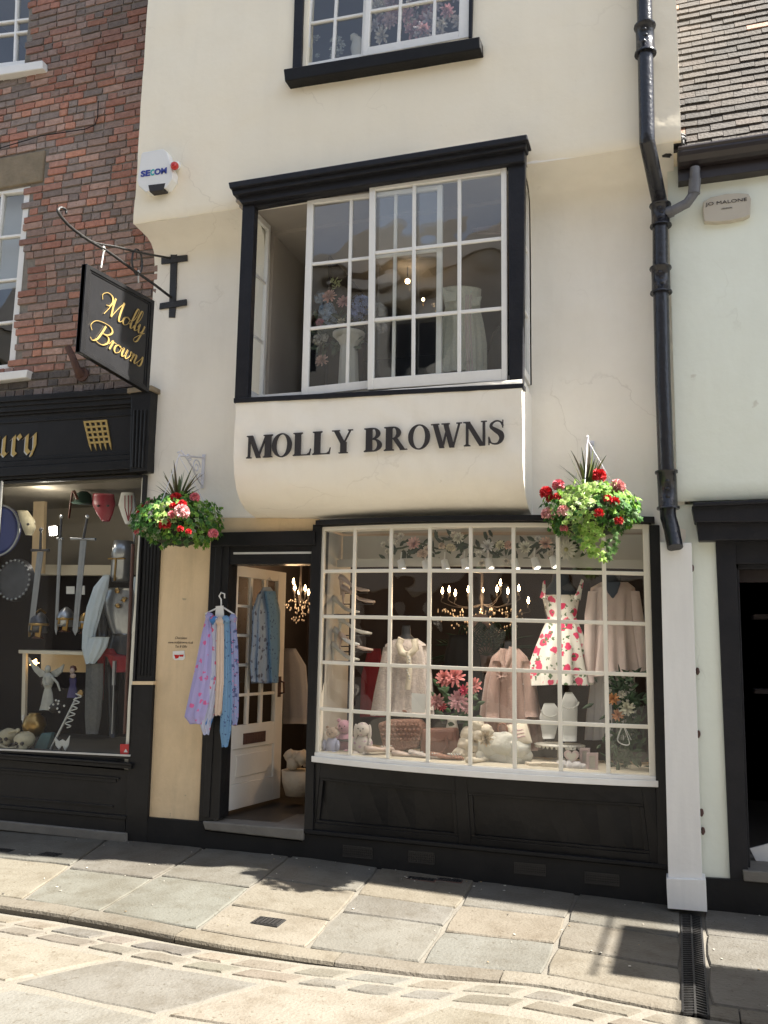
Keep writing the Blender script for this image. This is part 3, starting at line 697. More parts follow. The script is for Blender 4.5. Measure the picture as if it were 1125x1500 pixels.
while z < 8.6:
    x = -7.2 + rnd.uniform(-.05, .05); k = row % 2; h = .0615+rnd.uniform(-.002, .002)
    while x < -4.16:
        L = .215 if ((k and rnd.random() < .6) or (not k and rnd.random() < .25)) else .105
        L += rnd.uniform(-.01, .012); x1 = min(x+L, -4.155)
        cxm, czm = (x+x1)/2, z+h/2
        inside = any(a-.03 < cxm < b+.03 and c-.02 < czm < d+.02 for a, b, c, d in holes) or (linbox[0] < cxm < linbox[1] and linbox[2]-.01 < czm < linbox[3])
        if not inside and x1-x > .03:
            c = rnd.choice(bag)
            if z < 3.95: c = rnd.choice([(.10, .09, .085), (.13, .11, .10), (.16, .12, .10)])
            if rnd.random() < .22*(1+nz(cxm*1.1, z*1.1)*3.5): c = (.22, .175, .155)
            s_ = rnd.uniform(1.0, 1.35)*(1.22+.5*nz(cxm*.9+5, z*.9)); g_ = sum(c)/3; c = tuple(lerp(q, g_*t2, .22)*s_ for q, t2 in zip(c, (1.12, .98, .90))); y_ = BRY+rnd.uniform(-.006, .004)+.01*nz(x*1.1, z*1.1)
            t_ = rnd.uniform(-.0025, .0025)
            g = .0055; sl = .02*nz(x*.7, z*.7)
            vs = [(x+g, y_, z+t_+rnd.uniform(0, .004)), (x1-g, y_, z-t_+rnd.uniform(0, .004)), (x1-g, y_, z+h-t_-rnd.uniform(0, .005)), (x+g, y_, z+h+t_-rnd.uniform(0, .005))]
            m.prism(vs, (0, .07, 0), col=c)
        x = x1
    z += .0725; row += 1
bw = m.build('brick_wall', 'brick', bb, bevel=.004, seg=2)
mm = MB()
def mbox(x0, x1, z0, z1): mm.grid(lambda u, v: Vector((lerp(x0, x1, u), BRY+.012+.01*nz(lerp(x0, x1, u)*1.1, lerp(z0, z1, v)*1.1), lerp(z0, z1, v))), 20, 20)
xr = max(h[1] for h in holes); mbox(xr, -4.12, 3.5, 8.7)
hs = sorted(holes, key=lambda h: h[2]); zc = 3.5
for h in hs: mbox(-7.3, xr, zc, h[2]); mbox(h[1], xr+.001, h[2], h[3]); zc = h[3]
mbox(-7.3, xr, zc, 8.7)
mm.build('mortar_bed', 'mortar', bb, solid=.1)
m = MB(); m.box(linbox[0], linbox[1], BRY-.01, BRY+.1, linbox[2]+.005, linbox[3]); m.build('stone_lintel', 'lintel', bb, bevel=.012)
a = window(bb, wl, [.34, .67], [.27, .51, .74], (.05, .06, .075, .06), .024, 'sash_window', 'white', 'glassup', .06)
m = MB(); pp(m, [(-120, 558), (40, 541), (38, 553), (-122, 572)], BRY-.07, .12); m.build('window_sill', 'white', a, bevel=.008)
a = window(bb, wt, [.26, .5, .74], [i/6.4 for i in range(1, 6)]+[.84], (.05, .06, .055, .05), .024, 'sash_window', 'white', 'glassup', .06)
m = MB(); pp(m, [(-90, 111), (62, 88), (62, 100), (-92, 124)], BRY-.07, .12); m.build('window_sill', 'white', a, bevel=.008)
m = MB(); A, B = wl(.02, .03), wl(.98, .52); m.box(A.x, B.x, .16, .17, B.z, A.z); m.build('pale_sheet', 'pelmet', bb)  # plain pale sheet set inside, behind the upper panes
room(bb, -7.2, -4.3, .12, 2.5, 3.75, 8.6, 'dark2', 'ceil', 'woodfl', 'upper_room_wall')
m = MB(); m.box(-7.3, -4.2, 3.0, 3.1, 0, 9); m.box(-7.4, -7.3, .1, 3.1, 0, 9); m.box(-7.3, -4.2, .1, 3.1, 9, 9.1); m.build('back_wall', 'mortar', bb)
# shopfront
LS = -.07
sf = MB()
def ly(dy, y0, y1, Y, d, x1=219, sl=.068, x0=-110): pp(sf, [(x0, y0+sl*110), (x1, y0-sl*x1), (x1, y1-sl*x1), (x0, y1+sl*110)], Y, d)
ly(0, 581, 589, -.12, .18); ly(0, 589, 596, -.10, .16); ly(0, 596, 604, -.085, .14, 212); ly(0, 604, 609, -.065, .12, 212)
sf_ = sf.build('shop_cornice', 'black', bb, bevel=.004)
sf = MB(); ly(0, 609, 680, -.04, .1, 212, .062); fas = sf.build('fascia_board', 'signblack', bb)
sf = MB(); ly(0, 617, 621, -.05, .02, 196, .066); ly(0, 672, 677, -.055, .03, 215, .06); ly(0, 677, 685, -.072, .06, 215, .06); ly(0, 685, 698, -.09, .10, 215, .06); ly(0, 698, 703, -.06, .1, 214, .058)
sf.build('shop_cornice', 'black', bb, bevel=.003)
m = MB(); pp(m, [(192, 572), (221, 568), (219, 606), (215, 690), (190, 692)], -.105, .14)
for i in range(4): pp(m, [(195+i*5.5, 600), (198+i*5.5, 600), (195+i*5, 685), (192+i*5, 685)], -.115, .02)
cons = m.build('console_bracket', 'black', bb, bevel=.006)
m = MB(); pp(m, [(186, 569), (222, 564), (222, 571), (186, 576)], -.13, .16); m.build('console_cap', 'lintel', cons, bevel=.003)
m = MB(); pp(m, [(208, 764), (236, 764), (215, 1236), (183, 1232), (193, 1115), (211, 790)], -.035, .13)
for i in range(4):
    u = i*5.2; pp(m, [(213+u*.9, 772), (216+u*.9, 772), (205+u*.9, 990), (202+u*.9, 990)], -.043, .02)
pil = m.build('pilaster', 'black2', bb, bevel=.004)
m = MB(); pp(m, [(194, 998), (225, 998), (224, 1003), (194, 1003)], -.06, .05); m.build('tan_ledge', 'tan', pil)
m = MB(); pp(m, [(192, 1003), (224, 1003), (214, 1236), (183, 1234)], -.05, .02); m.build('pilaster_base', 'black', pil, bevel=.004)
LW = winpos((-110, 710), (212, 695), (191, 1112), (-140, 1096), LS+.02)
fw = window(bb, LW, [.362], [], (.03, .02, .02, .02), .02, 'shop_window', 'signblack', 'glass2', .05, 1)
m = MB(); slab(m, LW, .372, .379, 0, 1, -.012, .0); slab(m, LW, 0, 1, .985, .991, -.01, .0); m.build('metal_edge', 'silver', fw)
m = MB()
def lr(y0, y1, Y, d, x1=192, s=.075): pp(m, [(-110, y0-s*110), (x1, y0+s*x1), (x1, y1+s*x1), (-110, y1-s*110)], Y, d)
lr(1104, 1107, -.085, .07); lr(1107, 1112, -.075, .07, s=.076); lr(1112, 1210, -.035, .06, s=.09); lr(1125, 1128, -.05, .03, 174, .08); lr(1128, 1133, -.043, .03, 170, .08)
lr(1166, 1169, -.045, .03, 165, .085); lr(1179, 1184, -.06, .04, 184, .09); lr(1184, 1215, -.05, .05, 183, .09)
m.build('stall_riser', 'black', bb, bevel=.002)
m = MB(); lr(1203, 1216, -.085, .08, 183, .10); m.build('base_stone', 'step', bb, bevel=.006)
room(bb, -7.1, -4.20, .02, 1.25, .7, 2.93, 'dark', 'dimceil', 'dark2', 'shop_interior_wall')
m = MB(); m.box(P(56, 740, 1.2).x, -4.22, 1.18, 1.24, 2.25, 2.93); m.build('shop_back_band', 'dimceil', bb)

# ------------------------------------------------------------------ pale green neighbour on the right
nb = thing('pale_building', (1.5, 0, 0), 'pale green plastered shop building with brown gutter, tiled roof and black shopfront', 'shop building')
facade_grid('upper_wall', 'pale', nb, .03, 6.0, [(-.07, 5.0), (-.07, 2.63), (-.05, 2.60)], [], amp=.010, thick=.1, seed=9, step=.09)
m = MB(); pp(m, [(978, 738), (1062, 740), (1085, 1292), (1000, 1288)], .0, .1); m.build('lower_wall', 'pale', nb, bevel=.006)
m = MB(); pp(m, [(1013, 741), (1180, 733), (1180, 764), (1018, 765)], -.14, .25); pp(m, [(1020, 765), (1180, 762), (1180, 790), (1024, 792)], -.10, .2)
pp(m, [(1015, 736), (1180, 729), (1180, 735), (1016, 742)], -.17, .2)
m.build('timber_beam', 'navy', nb, bevel=.006)
m = MB(); pp(m, [(1048, 790), (1077, 790), (1097, 1298), (1070, 1297)], -.02, .16); pp(m, [(1050, 788), (1250, 786), (1250, 826), (1052, 826)], -.0, .14)
pp(m, [(1074, 822), (1082, 822), (1100, 1290), (1093, 1290)], .04, .05); pp(m, [(1076, 822), (1250, 820), (1250, 832), (1077, 834)], .04, .05)
m.build('shopfront_frame', 'navy', nb, bevel=.004)
m = MB(); pp(m, [(1030, 1286), (1240, 1298), (1240, 1345), (1030, 1340)], -.03, .12); m.build('plinth', 'black2', nb, bevel=.004)
m = MB(); pp(m, [(1088, 1275), (1240, 1285), (1240, 1303), (1090, 1291)], -.05, .5); m.build('door_step', 'step', nb, bevel=.006)
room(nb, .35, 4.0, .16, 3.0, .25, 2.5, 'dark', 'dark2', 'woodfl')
m = MB(); pp(m, [(1077, 835), (1125, 833), (1240, 833), (1240, 852), (1078, 853)], .10, .02); m.build('inner_shelving', 'dark', nb); m = MB(); pp(m, [(1104, 900), (1240, 898), (1240, 904), (1104, 906)], .9, .25); m.build('inner_shelving', 'dark', nb); m = MB(); pp(m, [(1106, 1010), (1240, 1012), (1240, 1018), (1106, 1016)], .9, .25)
m.build('inner_shelving', 'dark', nb)
m = MB(); m.box(.12, 6, 3.0, 3.1, 0, 5); m.box(5.9, 6, .1, 3, 0, 5); m.build('back_wall', 'pale', nb)
# roof of plain clay tiles
m = MB(); sl = R_(60); cs, sn = math.cos(sl), math.sin(sl); base = Vector((0, -.20, 5.02)); tp = [(.27, .23, .20), (.31, .265, .225), (.25, .22, .20), (.32, .26, .22), (.22, .20, .185), (.29, .255, .23)]
for r_ in range(44):
    x = .10+(.08 if r_ % 2 else 0)-.1; s0 = r_*.100
    while x < 6.05:
        wd = .165+rnd.uniform(-.006, .006); lift = rnd.uniform(0, .006); k_ = rnd.uniform(.16, .29); c = tuple(q*k_ for q in rnd.choice(tp))
        if rnd.random() < .05: c = (.38, .24, .18)
        sag = .012*nz(x*.9, r_*.25); s1 = s0+rnd.uniform(-.006, .006)
        def q(xx, s_, n_): return Vector((xx, base.y+cs*s_-sn*n_, base.z+sn*s_+cs*n_))
        a, b = x+.0015, x+wd-.0015
        tl_ = rnd.uniform(-.004, .004)
        vs = [q(a, s1+tl_, .022+lift+sag), q(b, s1-tl_, .022+lift+sag), q(b, s1+.2, .002+sag), q(a, s1+.2, .002+sag)]
        m.prism(vs, Vector((0, sn, -cs))*.013, col=c)
        x += wd
rf = m.build('tiled_roof', 'tile', nb)
m = MB(); m.prism([(.13, -.2, 4.96), (.13, 3.2, 4.96), (.13, 2.8, 4.96+2.96*sn/cs), (.13, 3.2, 9)][:3]+[(.13, 3.2, 9.6)], (5.9, 0, 0)); m.build('roof_deck', 'dark', nb)
# gutter
A = P(993, 216, -.25); zt = A.z; gx0 = A.x
m = MB(); prof = [(-.20, zt-.02), (-.20, zt), (-.262, zt+.002), (-.268, zt-.014), (-.258, zt-.030), (-.264, zt-.044), (-.256, zt-.07), (-.232, zt-.10), (-.20, zt-.115), (-.16, zt-.118), (-.15, zt-.02)]
m.prism([(gx0, y, z_) for y, z_ in prof], (5.8, 0, 0)); m.box(gx0-.004, gx0+5.8, -.152, -.06, zt-.20, zt+.02)
m.build('gutter', 'gutter', nb, bevel=.003)
m = MB(); pp(m, [(1041, 246), (1061, 243), (1058, 257), (1040, 260)], -.10, .03); m.build('small_block', 'shelf', nb, bevel=.002)

# ------------------------------------------------------------------ drainpipe and its neighbours
def collar(mb, a, b, r): mb.tube([a, lerp(a, b, .06), lerp(a, b, .08), lerp(a, b, .5), lerp(a, b, .92), lerp(a, b, .94), b], [r*1.42, r*1.42, r*1.2, r*1.17, r*1.2, r*1.42, r*1.42], 16)
dp = thing('drainpipe', P(985, 800, -.12), 'glossy black cast iron drainpipe running down between the cream and pale walls', 'drainpipe')
pr_ = .052
m = MB(); Yj = JY-.075
top = P(942, -90, Yj); b1 = P(948, 208, Yj); b2 = P(967, 300, -.135); 
m.tube([top, lerp(top, b1, .97), b1, lerp(b1, b2, .05)], pr_, 18); m.tube([lerp(b1, b2, -.02), lerp(b1, b2, .04), lerp(b1, b2, .94), b2, P(967.5, 318, -.13)], pr_, 18)
e1 = P(978, 745, -.13)
m.tube([P(967, 300, -.13), P(967.5, 400, -.13), P(971, 560, -.13), e1], pr_, 18)
m.tube([e1, P(979, 758, -.13), P(984, 775, -.15), P(989, 802, -.20)], [pr_, pr_, pr_*.98, pr_*.98], 18)
m.build('pipe', 'pipe', dp)
for a, b, Y, q in ((38, 80, Yj, 944.5), (392, 430, -.13, 967.5), (690, 746, -.13, 976), (300, 332, -.13, 967)):
    m = MB(); pa, pb = P(q, a, Y), P(q+(1 if a < 600 else 3), b, Y); collar(m, pa, pb, pr_)
    for k in range(3):
        c = lerp(pa, pb, .3+.2*k); m.ball(c+Vector((rnd.uniform(-.01, .01), -pr_*1.15, 0)), (.016, .008, .012), 6, 4, jit=.4)
    m.build('collar', 'pipe', dp)
bp_ = thing('branch_pipe', P(1018, 250, -.2), 'short grey plastic pipe bending from the brown gutter into the black drainpipe', 'pipe')
m = MB(); pts = [P(1018, 246, -.2), P(1018, 262, -.2), P(1016, 284, -.19), P(1006, 298, -.18), P(985, 309, -.16), P(968, 316, -.14)]
m.tube(pts, .034, 14); m.build('bent_tube', 'grey', bp_)
m = MB(); m.tube([P(1018, 262, -.2), P(1016.5, 284, -.19)], .040, 14); m.build('socket', 'grey', bp_); m = MB(); m.tube([P(985, 309, -.16), P(978, 312, -.15)], .040, 14); m.build('socket', 'grey', bp_)
fl_ = MB()
for k in range(22):
    c = P(964+rnd.uniform(0, 36), 205+rnd.uniform(-6, 24)*(.4 if k % 2 else 1), -.2); fl_.ball(c, (rnd.uniform(.015, .04), .03, rnd.uniform(.01, .03)), 7, 5, jit=.7)
tag(fl_.build('lead_flashing', 'iron'), 'crumpled dark lead flashing where the gutter meets the cream wall', 'flashing')
bx = thing('pipe_boxing', P(1005, 1330, -.14), 'tall white painted board boxing leaning under the drainpipe outlet', 'pipe boxing')
m = MB(); pp(m, [(967, 794), (1013, 795), (1029, 1292), (979, 1289)], -.16, .13); m.build('board', 'board', bx, bevel=.003)
m = MB(); pp(m, [(976, 1287), (1034, 1289), (1036, 1336), (978, 1331)], -.185, .17); m.build('base_block', 'board', bx, bevel=.003)
mm_ = MB()
for (x, y) in ((1014, 832), (1022, 983), (1023.5, 1075), (1030, 1217), (1028, 1190)):
    mm_.ball(P(x, y, -.02), (.012, .012, .022), 7, 5, jit=.5)
tag(mm_.build('moss', 'rust'), 'rusty crumbs and moss along the edge of the white boxing', 'moss', kind='stuff')
cb = MB(); cb.tube([P(-40, 226, -.02), P(0, 217, -.02), P(60, 199, -.02), P(125, 189, -.02), P(139, 183, -.02), P(143, 172, -.02), P(144, 148, -.02)], .005, 6)
tag(cb.build('cable', 'black2'), 'thin black cable running across the old brick wall', 'cable')
rp = thing('rusty_spout', P(118, 545, -.05), 'short rusty brown pipe sticking out of the brickwork by the hanging sign', 'pipe')
m = MB(); m.tube([P(99, 508, -.12), P(106, 522, -.1), P(114, 543, -.07), P(119, 548, -.01)], [.028, .03, .034, .05], 12); m.build('spout', 'rust', rp)
m = MB(); m.tube([P(119, 548, -.03), P(121, 549, -.005)], [.06, .065], 14); m.build('flange', 'rust', rp)

# ------------------------------------------------------------------ plain terrace added behind the camera for shading and glass reflections
op = thing('added_terrace', (-2, -10, 0), 'tall plain terrace added behind the camera to shade the street and fill glass reflections', 'building')
m = MB(); x = -16.0; zs_ = [(.6, 3.0), (4.1, 5.9), (6.6, 8.0)]
OY = -9.6
xs_ = []
while x < 14: xs_.append((x+.6, x+1.9)); x += 2.6
m.box(-17, 15, OY-.4, OY, -.5, zs_[0][0]); m.box(-17, 15, OY-.4, OY, zs_[0][1], zs_[1][0]); m.box(-17, 15, OY-.4, OY, zs_[1][1], zs_[2][0]); m.box(-17, 15, OY-.4, OY, zs_[2][1], 8.6)
for (a, b) in zs_:
    xp = -17
    for (c, d) in xs_+[(15, 15)]: m.box(xp, c, OY-.4, OY, a, b); xp = d
m.build('wall', 'terrace', op)
m = MB()
for (a, b) in zs_:
    for (c, d) in xs_: m = MB(); m.box(c, d, OY-.30, OY-.28, a, b); m.build('dark_window', 'signblack', op)
m = MB(); m.prism([(-17, OY+.2, 8.6), (-17, OY-3, 11), (-17, OY-6, 8.6)], (32, 0, 0)); m.build('roof', 'dark2', op)
# ------------------------------------------------------------------ lettering tools
def text_mesh(s_, size, sp=1.0, shear=0.0, bold=0.0):
    c = bpy.data.curves.new('t', 'FONT'); c.body = s_; c.size = size; c.space_character = sp; c.shear = shear; c.offset = bold; c.resolution_u = 4
    o = bpy.data.objects.new('t', c); COL.objects.link(o); dg = bpy.context.evaluated_depsgraph_get()
    me = bpy.data.meshes.new_from_object(o.evaluated_get(dg)); bpy.data.objects.remove(o)
    v = [q.co.copy() for q in me.vertices]; f = [list(p.vertices) for p in me.polygons]; bpy.data.meshes.remove(me); return v, f
def put_text(mb, s_, org, U, V, size, width=None, depth=.003, **k):
    """text with baseline start org, unit right U, unit up V"""
    v, f = text_mesh(s_, size, **k); wx = max(q.x for q in v); kx = (width/wx) if width else 1.0
    n = U.cross(V).normalized(); b = [org+U*(q.x*kx)+V*q.y for q in v]
    mb.add([p+n*depth for p in b], f)
    for fc in f:
        m_ = len(fc)
        for i in range(m_):
            a, c = fc[i], fc[(i+1) % m_]
            mb.add([b[a], b[c], b[c]+n*depth, b[a]+n*depth], [(0, 1, 2, 3)])
def spline(pts, n=8):
    out = []; P_ = [Vector((*p, 0)) if len(p) == 2 else Vector(p) for p in pts]; P_ = [P_[0]*2-P_[1]]+P_+[P_[-1]*2-P_[-2]]
    for i in range(1, len(P_)-2):
        for j in range(n):
            t = j/n; a, b, c, d = P_[i-1], P_[i], P_[i+1], P_[i+2]
            out.append(.5*((2*b)+(-a+c)*t+(2*a-5*b+4*c-d)*t*t+(-a+3*b-3*c+d)*t**3))
    out.append(P_[-2]); return out
def ribbon(mb, pts, wf, mp, d, **k):
    """flat variable width stroke; mp maps (u,v,w)->world"""
    n = len(pts)
    for i in range(n-1):
        a, b = pts[i], pts[i+1]
        def side(j):
            t = (pts[min(j+1, n-1)]-pts[max(j-1, 0)]); t = t.normalized() if t.length > 1e-6 else Vector((1, 0, 0)); return Vector((-t.y, t.x, 0))*wf(t, j/(n-1))/2
        s0, s1 = side(i), side(i+1)
        q = [a+s0, b+s1, b-s1, a-s0]
        mb.add([mp(p.x, p.y, d) for p in q]+[mp(p.x, p.y, 0) for p in q], [(0, 1, 2, 3), (0, 4, 5, 1), (2, 6, 7, 3)], **k)
# serif capitals, unit cap height: polygons + rings
def serif(ch):
    polys = []; rings = []; st = .25; th = .095; sf_ = .042
    def R4(x0, x1, y0, y1): polys.append([(x0, y0), (x1, y0), (x1, y1), (x0, y1)])
    def stem(x, w_=st, a=True, b=True):
        R4(x, x+w_, 0, 1)
        for y0_, y1_, on in ((0, sf_, a), (1-sf_, 1, b)):
            if on:
                R4(x-.07, x+w_+.07, y0_, y1_); e = sf_ if y0_ == 0 else 1-sf_; dd_ = .04 if y0_ == 0 else -.04
                polys.append([(x-.05, e), (x+w_+.05, e), (x+w_, e+dd_), (x, e+dd_)])
    def diag(x0, y0, x1, y1, w_): polys.append([(x0, y0), (x0+w_, y0), (x1+w_, y1), (x1, y1)])
    def ser(x, w_, top): R4(x-.06, x+w_+.06, 1-sf_ if top else 0, 1 if top else sf_)
    def arc(cx, cy, rx, ry, ix, iy, a0, a1, n=18, dx=0):
        for i in range(n):
            t0, t1 = R_(lerp(a0, a1, i/n)), R_(lerp(a0, a1, (i+1)/n))
            polys.append([(cx+rx*math.cos(t0), cy+ry*math.sin(t0)), (cx+rx*math.cos(t1), cy+ry*math.sin(t1)), (cx+dx+ix*math.cos(t1), cy+iy*math.sin(t1)), (cx+dx+ix*math.cos(t0), cy+iy*math.sin(t0))])
    if ch == 'O': arc(.42, .5, .42, .525, .235, .48, 0, 360, 30); w_ = .84
    elif ch == 'L': stem(.08); R4(.2, .72, 0, .045); polys.append([(.60, .045), (.72, .045), (.76, .28), (.735, .28), (.69, .12)]); w_ = .76
    elif ch == 'M':
        stem(.07, th); stem(.80, st+.01); diag(.07, 1, .44, 0, .19); diag(.82, 1, .47, 0, .07) ; R4(.0, .26, 1-sf_, 1); R4(.76, 1.06, 1-sf_, 1); w_ = 1.05
    elif ch == 'N': stem(.10, th); R4(.72, .72+th, 0, 1); ser(.72, th, True); diag(.05, 1, .60, -.01, .2); R4(.0, .2, 1-sf_, 1); w_ = .86
    elif ch == 'Y': R4(.34, .34+st, 0, .48); ser(.34, st, False); diag(.05, 1, .34, .42, .2); diag(.72, 1, .46, .44, .06); ser(.05, .2, True); ser(.70, .08, True); w_ = .84
    elif ch == 'W':
        diag(.04, 1, .30, -.01, .19); diag(.60, 1, .38, -.01, .07); diag(.44, 1, .68, -.01, .19) ; diag(1.02, 1, .78, -.01, .07); ser(.04, .19, True); ser(.44, .19, True); ser(1.0, .09, True); w_ = 1.14
    elif ch == 'B':
        stem(.08); arc(.36, .76, .29, .24, .12, .195, -90, 90); arc(.38, .27, .34, .27, .16, .225, -90, 90)
        R4(.2, .37, .955, 1); R4(.2, .39, 0, .045); R4(.2, .39, .50, .545); w_ = .74
    elif ch == 'R':
        stem(.08); arc(.36, .74, .31, .26, .13, .215, -90, 90); R4(.2, .37, .955, 1); R4(.2, .38, .48, .525); diag(.34, .50, .66, 0, .2); R4(.64, .92, 0, sf_); w_ = .90
    elif ch == 'S':
        sp = spline([(.55, .76), (.46, .92), (.30, .965), (.14, .86), (.13, .72), (.28, .59), (.46, .44), (.50, .25), (.40, .08), (.25, .035), (.10, .10), (.04, .27)], 6)
        n = len(sp)
        def wd(t, s_):
            return .05+.15*math.exp(-((s_-.53)/.17)**2)+.02*(abs(t.y) > .7)
        mbx = []
        for i in range(n-1):
            def side(j):
                t = (sp[min(j+1, n-1)]-sp[max(j-1, 0)]).normalized(); return Vector((-t.y, t.x, 0))*wd(t, j/(n-1))/2
            s0, s1 = side(i), side(i+1); a, b = sp[i], sp[i+1]
            polys.append([tuple((a+s0).xy), tuple((b+s1).xy), tuple((b-s1).xy), tuple((a-s0).xy)])
        polys.append([(.52, .68), (.56, .68), (.57, .99), (.53, .99)]); polys.append([(.02, .33), (.06, .33), (.06, .0), (.02, .0)]); w_ = .62
    return polys, w_
ns = thing('shop_name_letters', P(550, 655, BY-.03), 'raised black serif capital letters spelling MOLLY BROWNS on the cream apron below the oriel', 'shop sign')
L0, L1 = P(361, 672, BY-.02), P(740, 651, BY-.02)
hgt = (P(361, 641, BY-.02)-L0).length*1.06; txt = 'MOLLY BROWNS'
U = (L1-L0).normalized(); V = (Vector((0, 0, 1))-U*U.z).normalized(); ws = [serif(c)[1] if c != ' ' else .34 for c in txt]; gap_ = .055
tot = sum(ws)+gap_*(len(txt)-1); kx = (L1-L0).length/tot; x = 0
for i, c in enumerate(txt):
    if c != ' ':
        polys, w_ = serif(c); m = MB()
        for n_, pl in enumerate(polys):
            m.prism([L0+U*((x+a)*kx)+V*(b*hgt)+Vector((0, -.010-.00006*n_, 0)) for a, b in pl], (0, .012, 0))
        m.build('letter', 'ink', ns)
    x += ws[i]+gap_

# ------------------------------------------------------------------ hanging sign and its bracket
SX = P(253, 410, 0).x
def Q(px, py): return PX(px, py, SX)
br = thing('sign_bracket', P(253, 410, 0), 'black wrought iron wall bracket with scrolled end holding the hanging sign', 'sign bracket')
m = MB()
pp(m, [(250, 361), (260, 362), (256, 465), (247, 465)], -.018, .018); pp(m, [(236, 377), (274, 373), (274, 382), (236, 387)], -.024, .012); pp(m, [(234, 444), (273, 438), (273, 447), (233, 453)], -.024, .012)
m.build('wall_plate', 'iron', br, bevel=.002)
m = MB(); up_ = spline([Q(249, 378), Q(205, 370), Q(172, 362), Q(140, 356), Q(118, 345)], 6); m.tube(up_, .010, 8, flat=.8)
lw_ = spline([Q(251, 436), Q(225, 416), Q(196, 396), Q(160, 370), Q(130, 352), Q(104, 333), Q(90, 318), Q(85, 309), Q(89, 304), Q(96, 307), Q(97, 313)], 6)
m.tube(lw_, .011, 8, flat=.8)
ring = [Q(201, 384)+Vector((0, math.cos(t)*.07, math.sin(t)*.105)) for t in [i*2*math.pi/16 for i in range(17)]]; m.tube(ring, .008, 6)
m.build('scrolled_arm', 'iron', br)
for (a, b) in (((152, 365), (148, 392)), ((203, 400), (203, 414))):
    m = MB(); A, B = Q(*a), Q(*b); m.tube([A+Vector((0, 0, .02)), A+Vector((0, .02, 0)), A-Vector((0, 0, .02)), A+Vector((0, -.02, 0)), A+Vector((0, 0, .02))], .007, 6)
    m.tube([A-Vector((0, 0, .02)), B], .006, 6); m.build('hook', 'silver', br)
hs_ = thing('hanging_sign', Q(165, 540), 'black hanging sign board with gold script Molly Browns on the left of the cream front', 'hanging sign')
c4 = [Q(122, 387), Q(221, 441), Q(214, 576), Q(112, 516)]
oy, iy = (c4[0].y+c4[3].y)/2, (c4[1].y+c4[2].y)/2; tz = [c4[0].z, c4[1].z, c4[2].z, c4[3].z]
def HP(u, v, d=0.0): return Vector((SX+.025+d, lerp(oy, iy, u), lerp(lerp(tz[0], tz[1], u), lerp(tz[3], tz[2], u), v)))
def hsl(mb, u0, u1, v0, v1, d0, d1): mb.prism([HP(u0, v0, d1), HP(u1, v0, d1), HP(u1, v1, d1), HP(u0, v1, d1)], (d0-d1, 0, 0))
m = MB(); hsl(m, 0, 1, 0, 1, -.032, -.005); m.build('board', 'signblack', hs_)
m = MB()
for a in ((0, .05, 0, 1), (.95, 1, 0, 1), (.05, .95, 0, .045), (.05, .95, .955, 1)): hsl(m, *a, -.038, .008)
for a in ((.05, .075, .045, .955), (.925, .95, .045, .955), (.075, .925, .045, .065), (.075, .925, .935, .955)): hsl(m, *a, -.03, .001)
m.build('frame', 'black', hs_, bevel=.003)
SWd, SH = abs(iy-oy), tz[0]-tz[3]
def smp(u, v, d): return HP(u, 1-v, d+.002)
def script(mb, strokes, ox, oy_, kx_, ky_, wmin=.006, wmax=.022, sl=.35):
    for n_, st in enumerate(strokes):
        pts = spline([(ox+(a+sl*b)*kx_, oy_+b*ky_) for a, b in st], 7)
        ribbon(mb, pts, lambda t, s_: wmin+(wmax-wmin)*max(0, -t.y)**1.3 if True else 0, smp, .003+.0003*n_)
# letters in units of x-height = 1
GL = {
 'M': ([[(-.75, 1.35), (-.95, 1.9), (-.45, 2.35), (.25, 2.2), (.55, 1.6), (.35, 1.1), (-.1, 1.0)], [(.05, -.05), (.45, 1.0), (.75, 2.2)], [(.75, 2.2), (.8, 1.2), (1.0, .05)], [(1.0, .05), (1.5, 1.3), (2.0, 2.2)], [(2.0, 2.2), (1.95, 1.0), (2.05, .15), (2.3, .05), (2.6, .4)]], 2.6),
 'B': ([[(-.6, .9), (-.95, 1.4), (-.6, 2.1), (.3, 2.35), (1.3, 2.3), (1.75, 1.85), (1.4, 1.35), (.75, 1.2)], [(.75, 1.2), (1.5, 1.1), (1.7, .55), (1.2, .02), (.5, 0), (.1, .25)], [(.75, 2.1), (.6, 1.2), (.35, .3), (-.1, -.1), (-.5, .1)]], 2.0),
 'o': ([[(.5, 1.0), (.1, .75), (.05, .25), (.35, 0), (.75, .3), (.8, .8), (.5, 1.0), (.65, .85), (1.05, .8)]], 1.0),
 'l': ([[(-.1, .3), (.5, 1.3), (.65, 2.2), (.45, 2.4), (.3, 2.0), (.15, .6), (.3, .02), (.7, .35)]], .62),
 'y': ([[(-.1, .5), (.1, .95), (.15, .3), (.4, .02), (.75, .5), (.85, 1.0)], [(.85, 1.0), (.7, 0), (.45, -.9), (.1, -1.1), (-.05, -.8), (.5, -.2), (1.1, .3)]], 1.0),
 'r': ([[(-.1, .5), (.15, 1.05), (.25, .85), (.15, 0)], [(.18, .4), (.4, .9), (.7, .95)]], .68),
 'w': ([[(0, .6), (.15, 1.0), (.12, .3), (.3, .02), (.6, .4), (.7, 1.0), (.62, .3), (.85, .02), (1.2, .5), (1.15, 1.0), (1.4, .85)]], 1.4),
 'n': ([[(0, .6), (.2, 1.0), (.2, .6), (.1, 0)], [(.14, .4), (.45, .95), (.65, .85), (.6, .25), (.75, .02), (1.05, .4)]], .98),
 's': ([[(0, .2), (.4, .9), (.5, 1.15), (.6, .6), (.5, .1), (.2, 0), (.05, .2)]], .8)}
def word(mb, s_, ox, oy_, kx_, ky_):
    x = 0
    for c in s_:
        st, w_ = GL[c]; script(mb, st, ox+x*kx_, oy_, kx_, ky_); x += w_
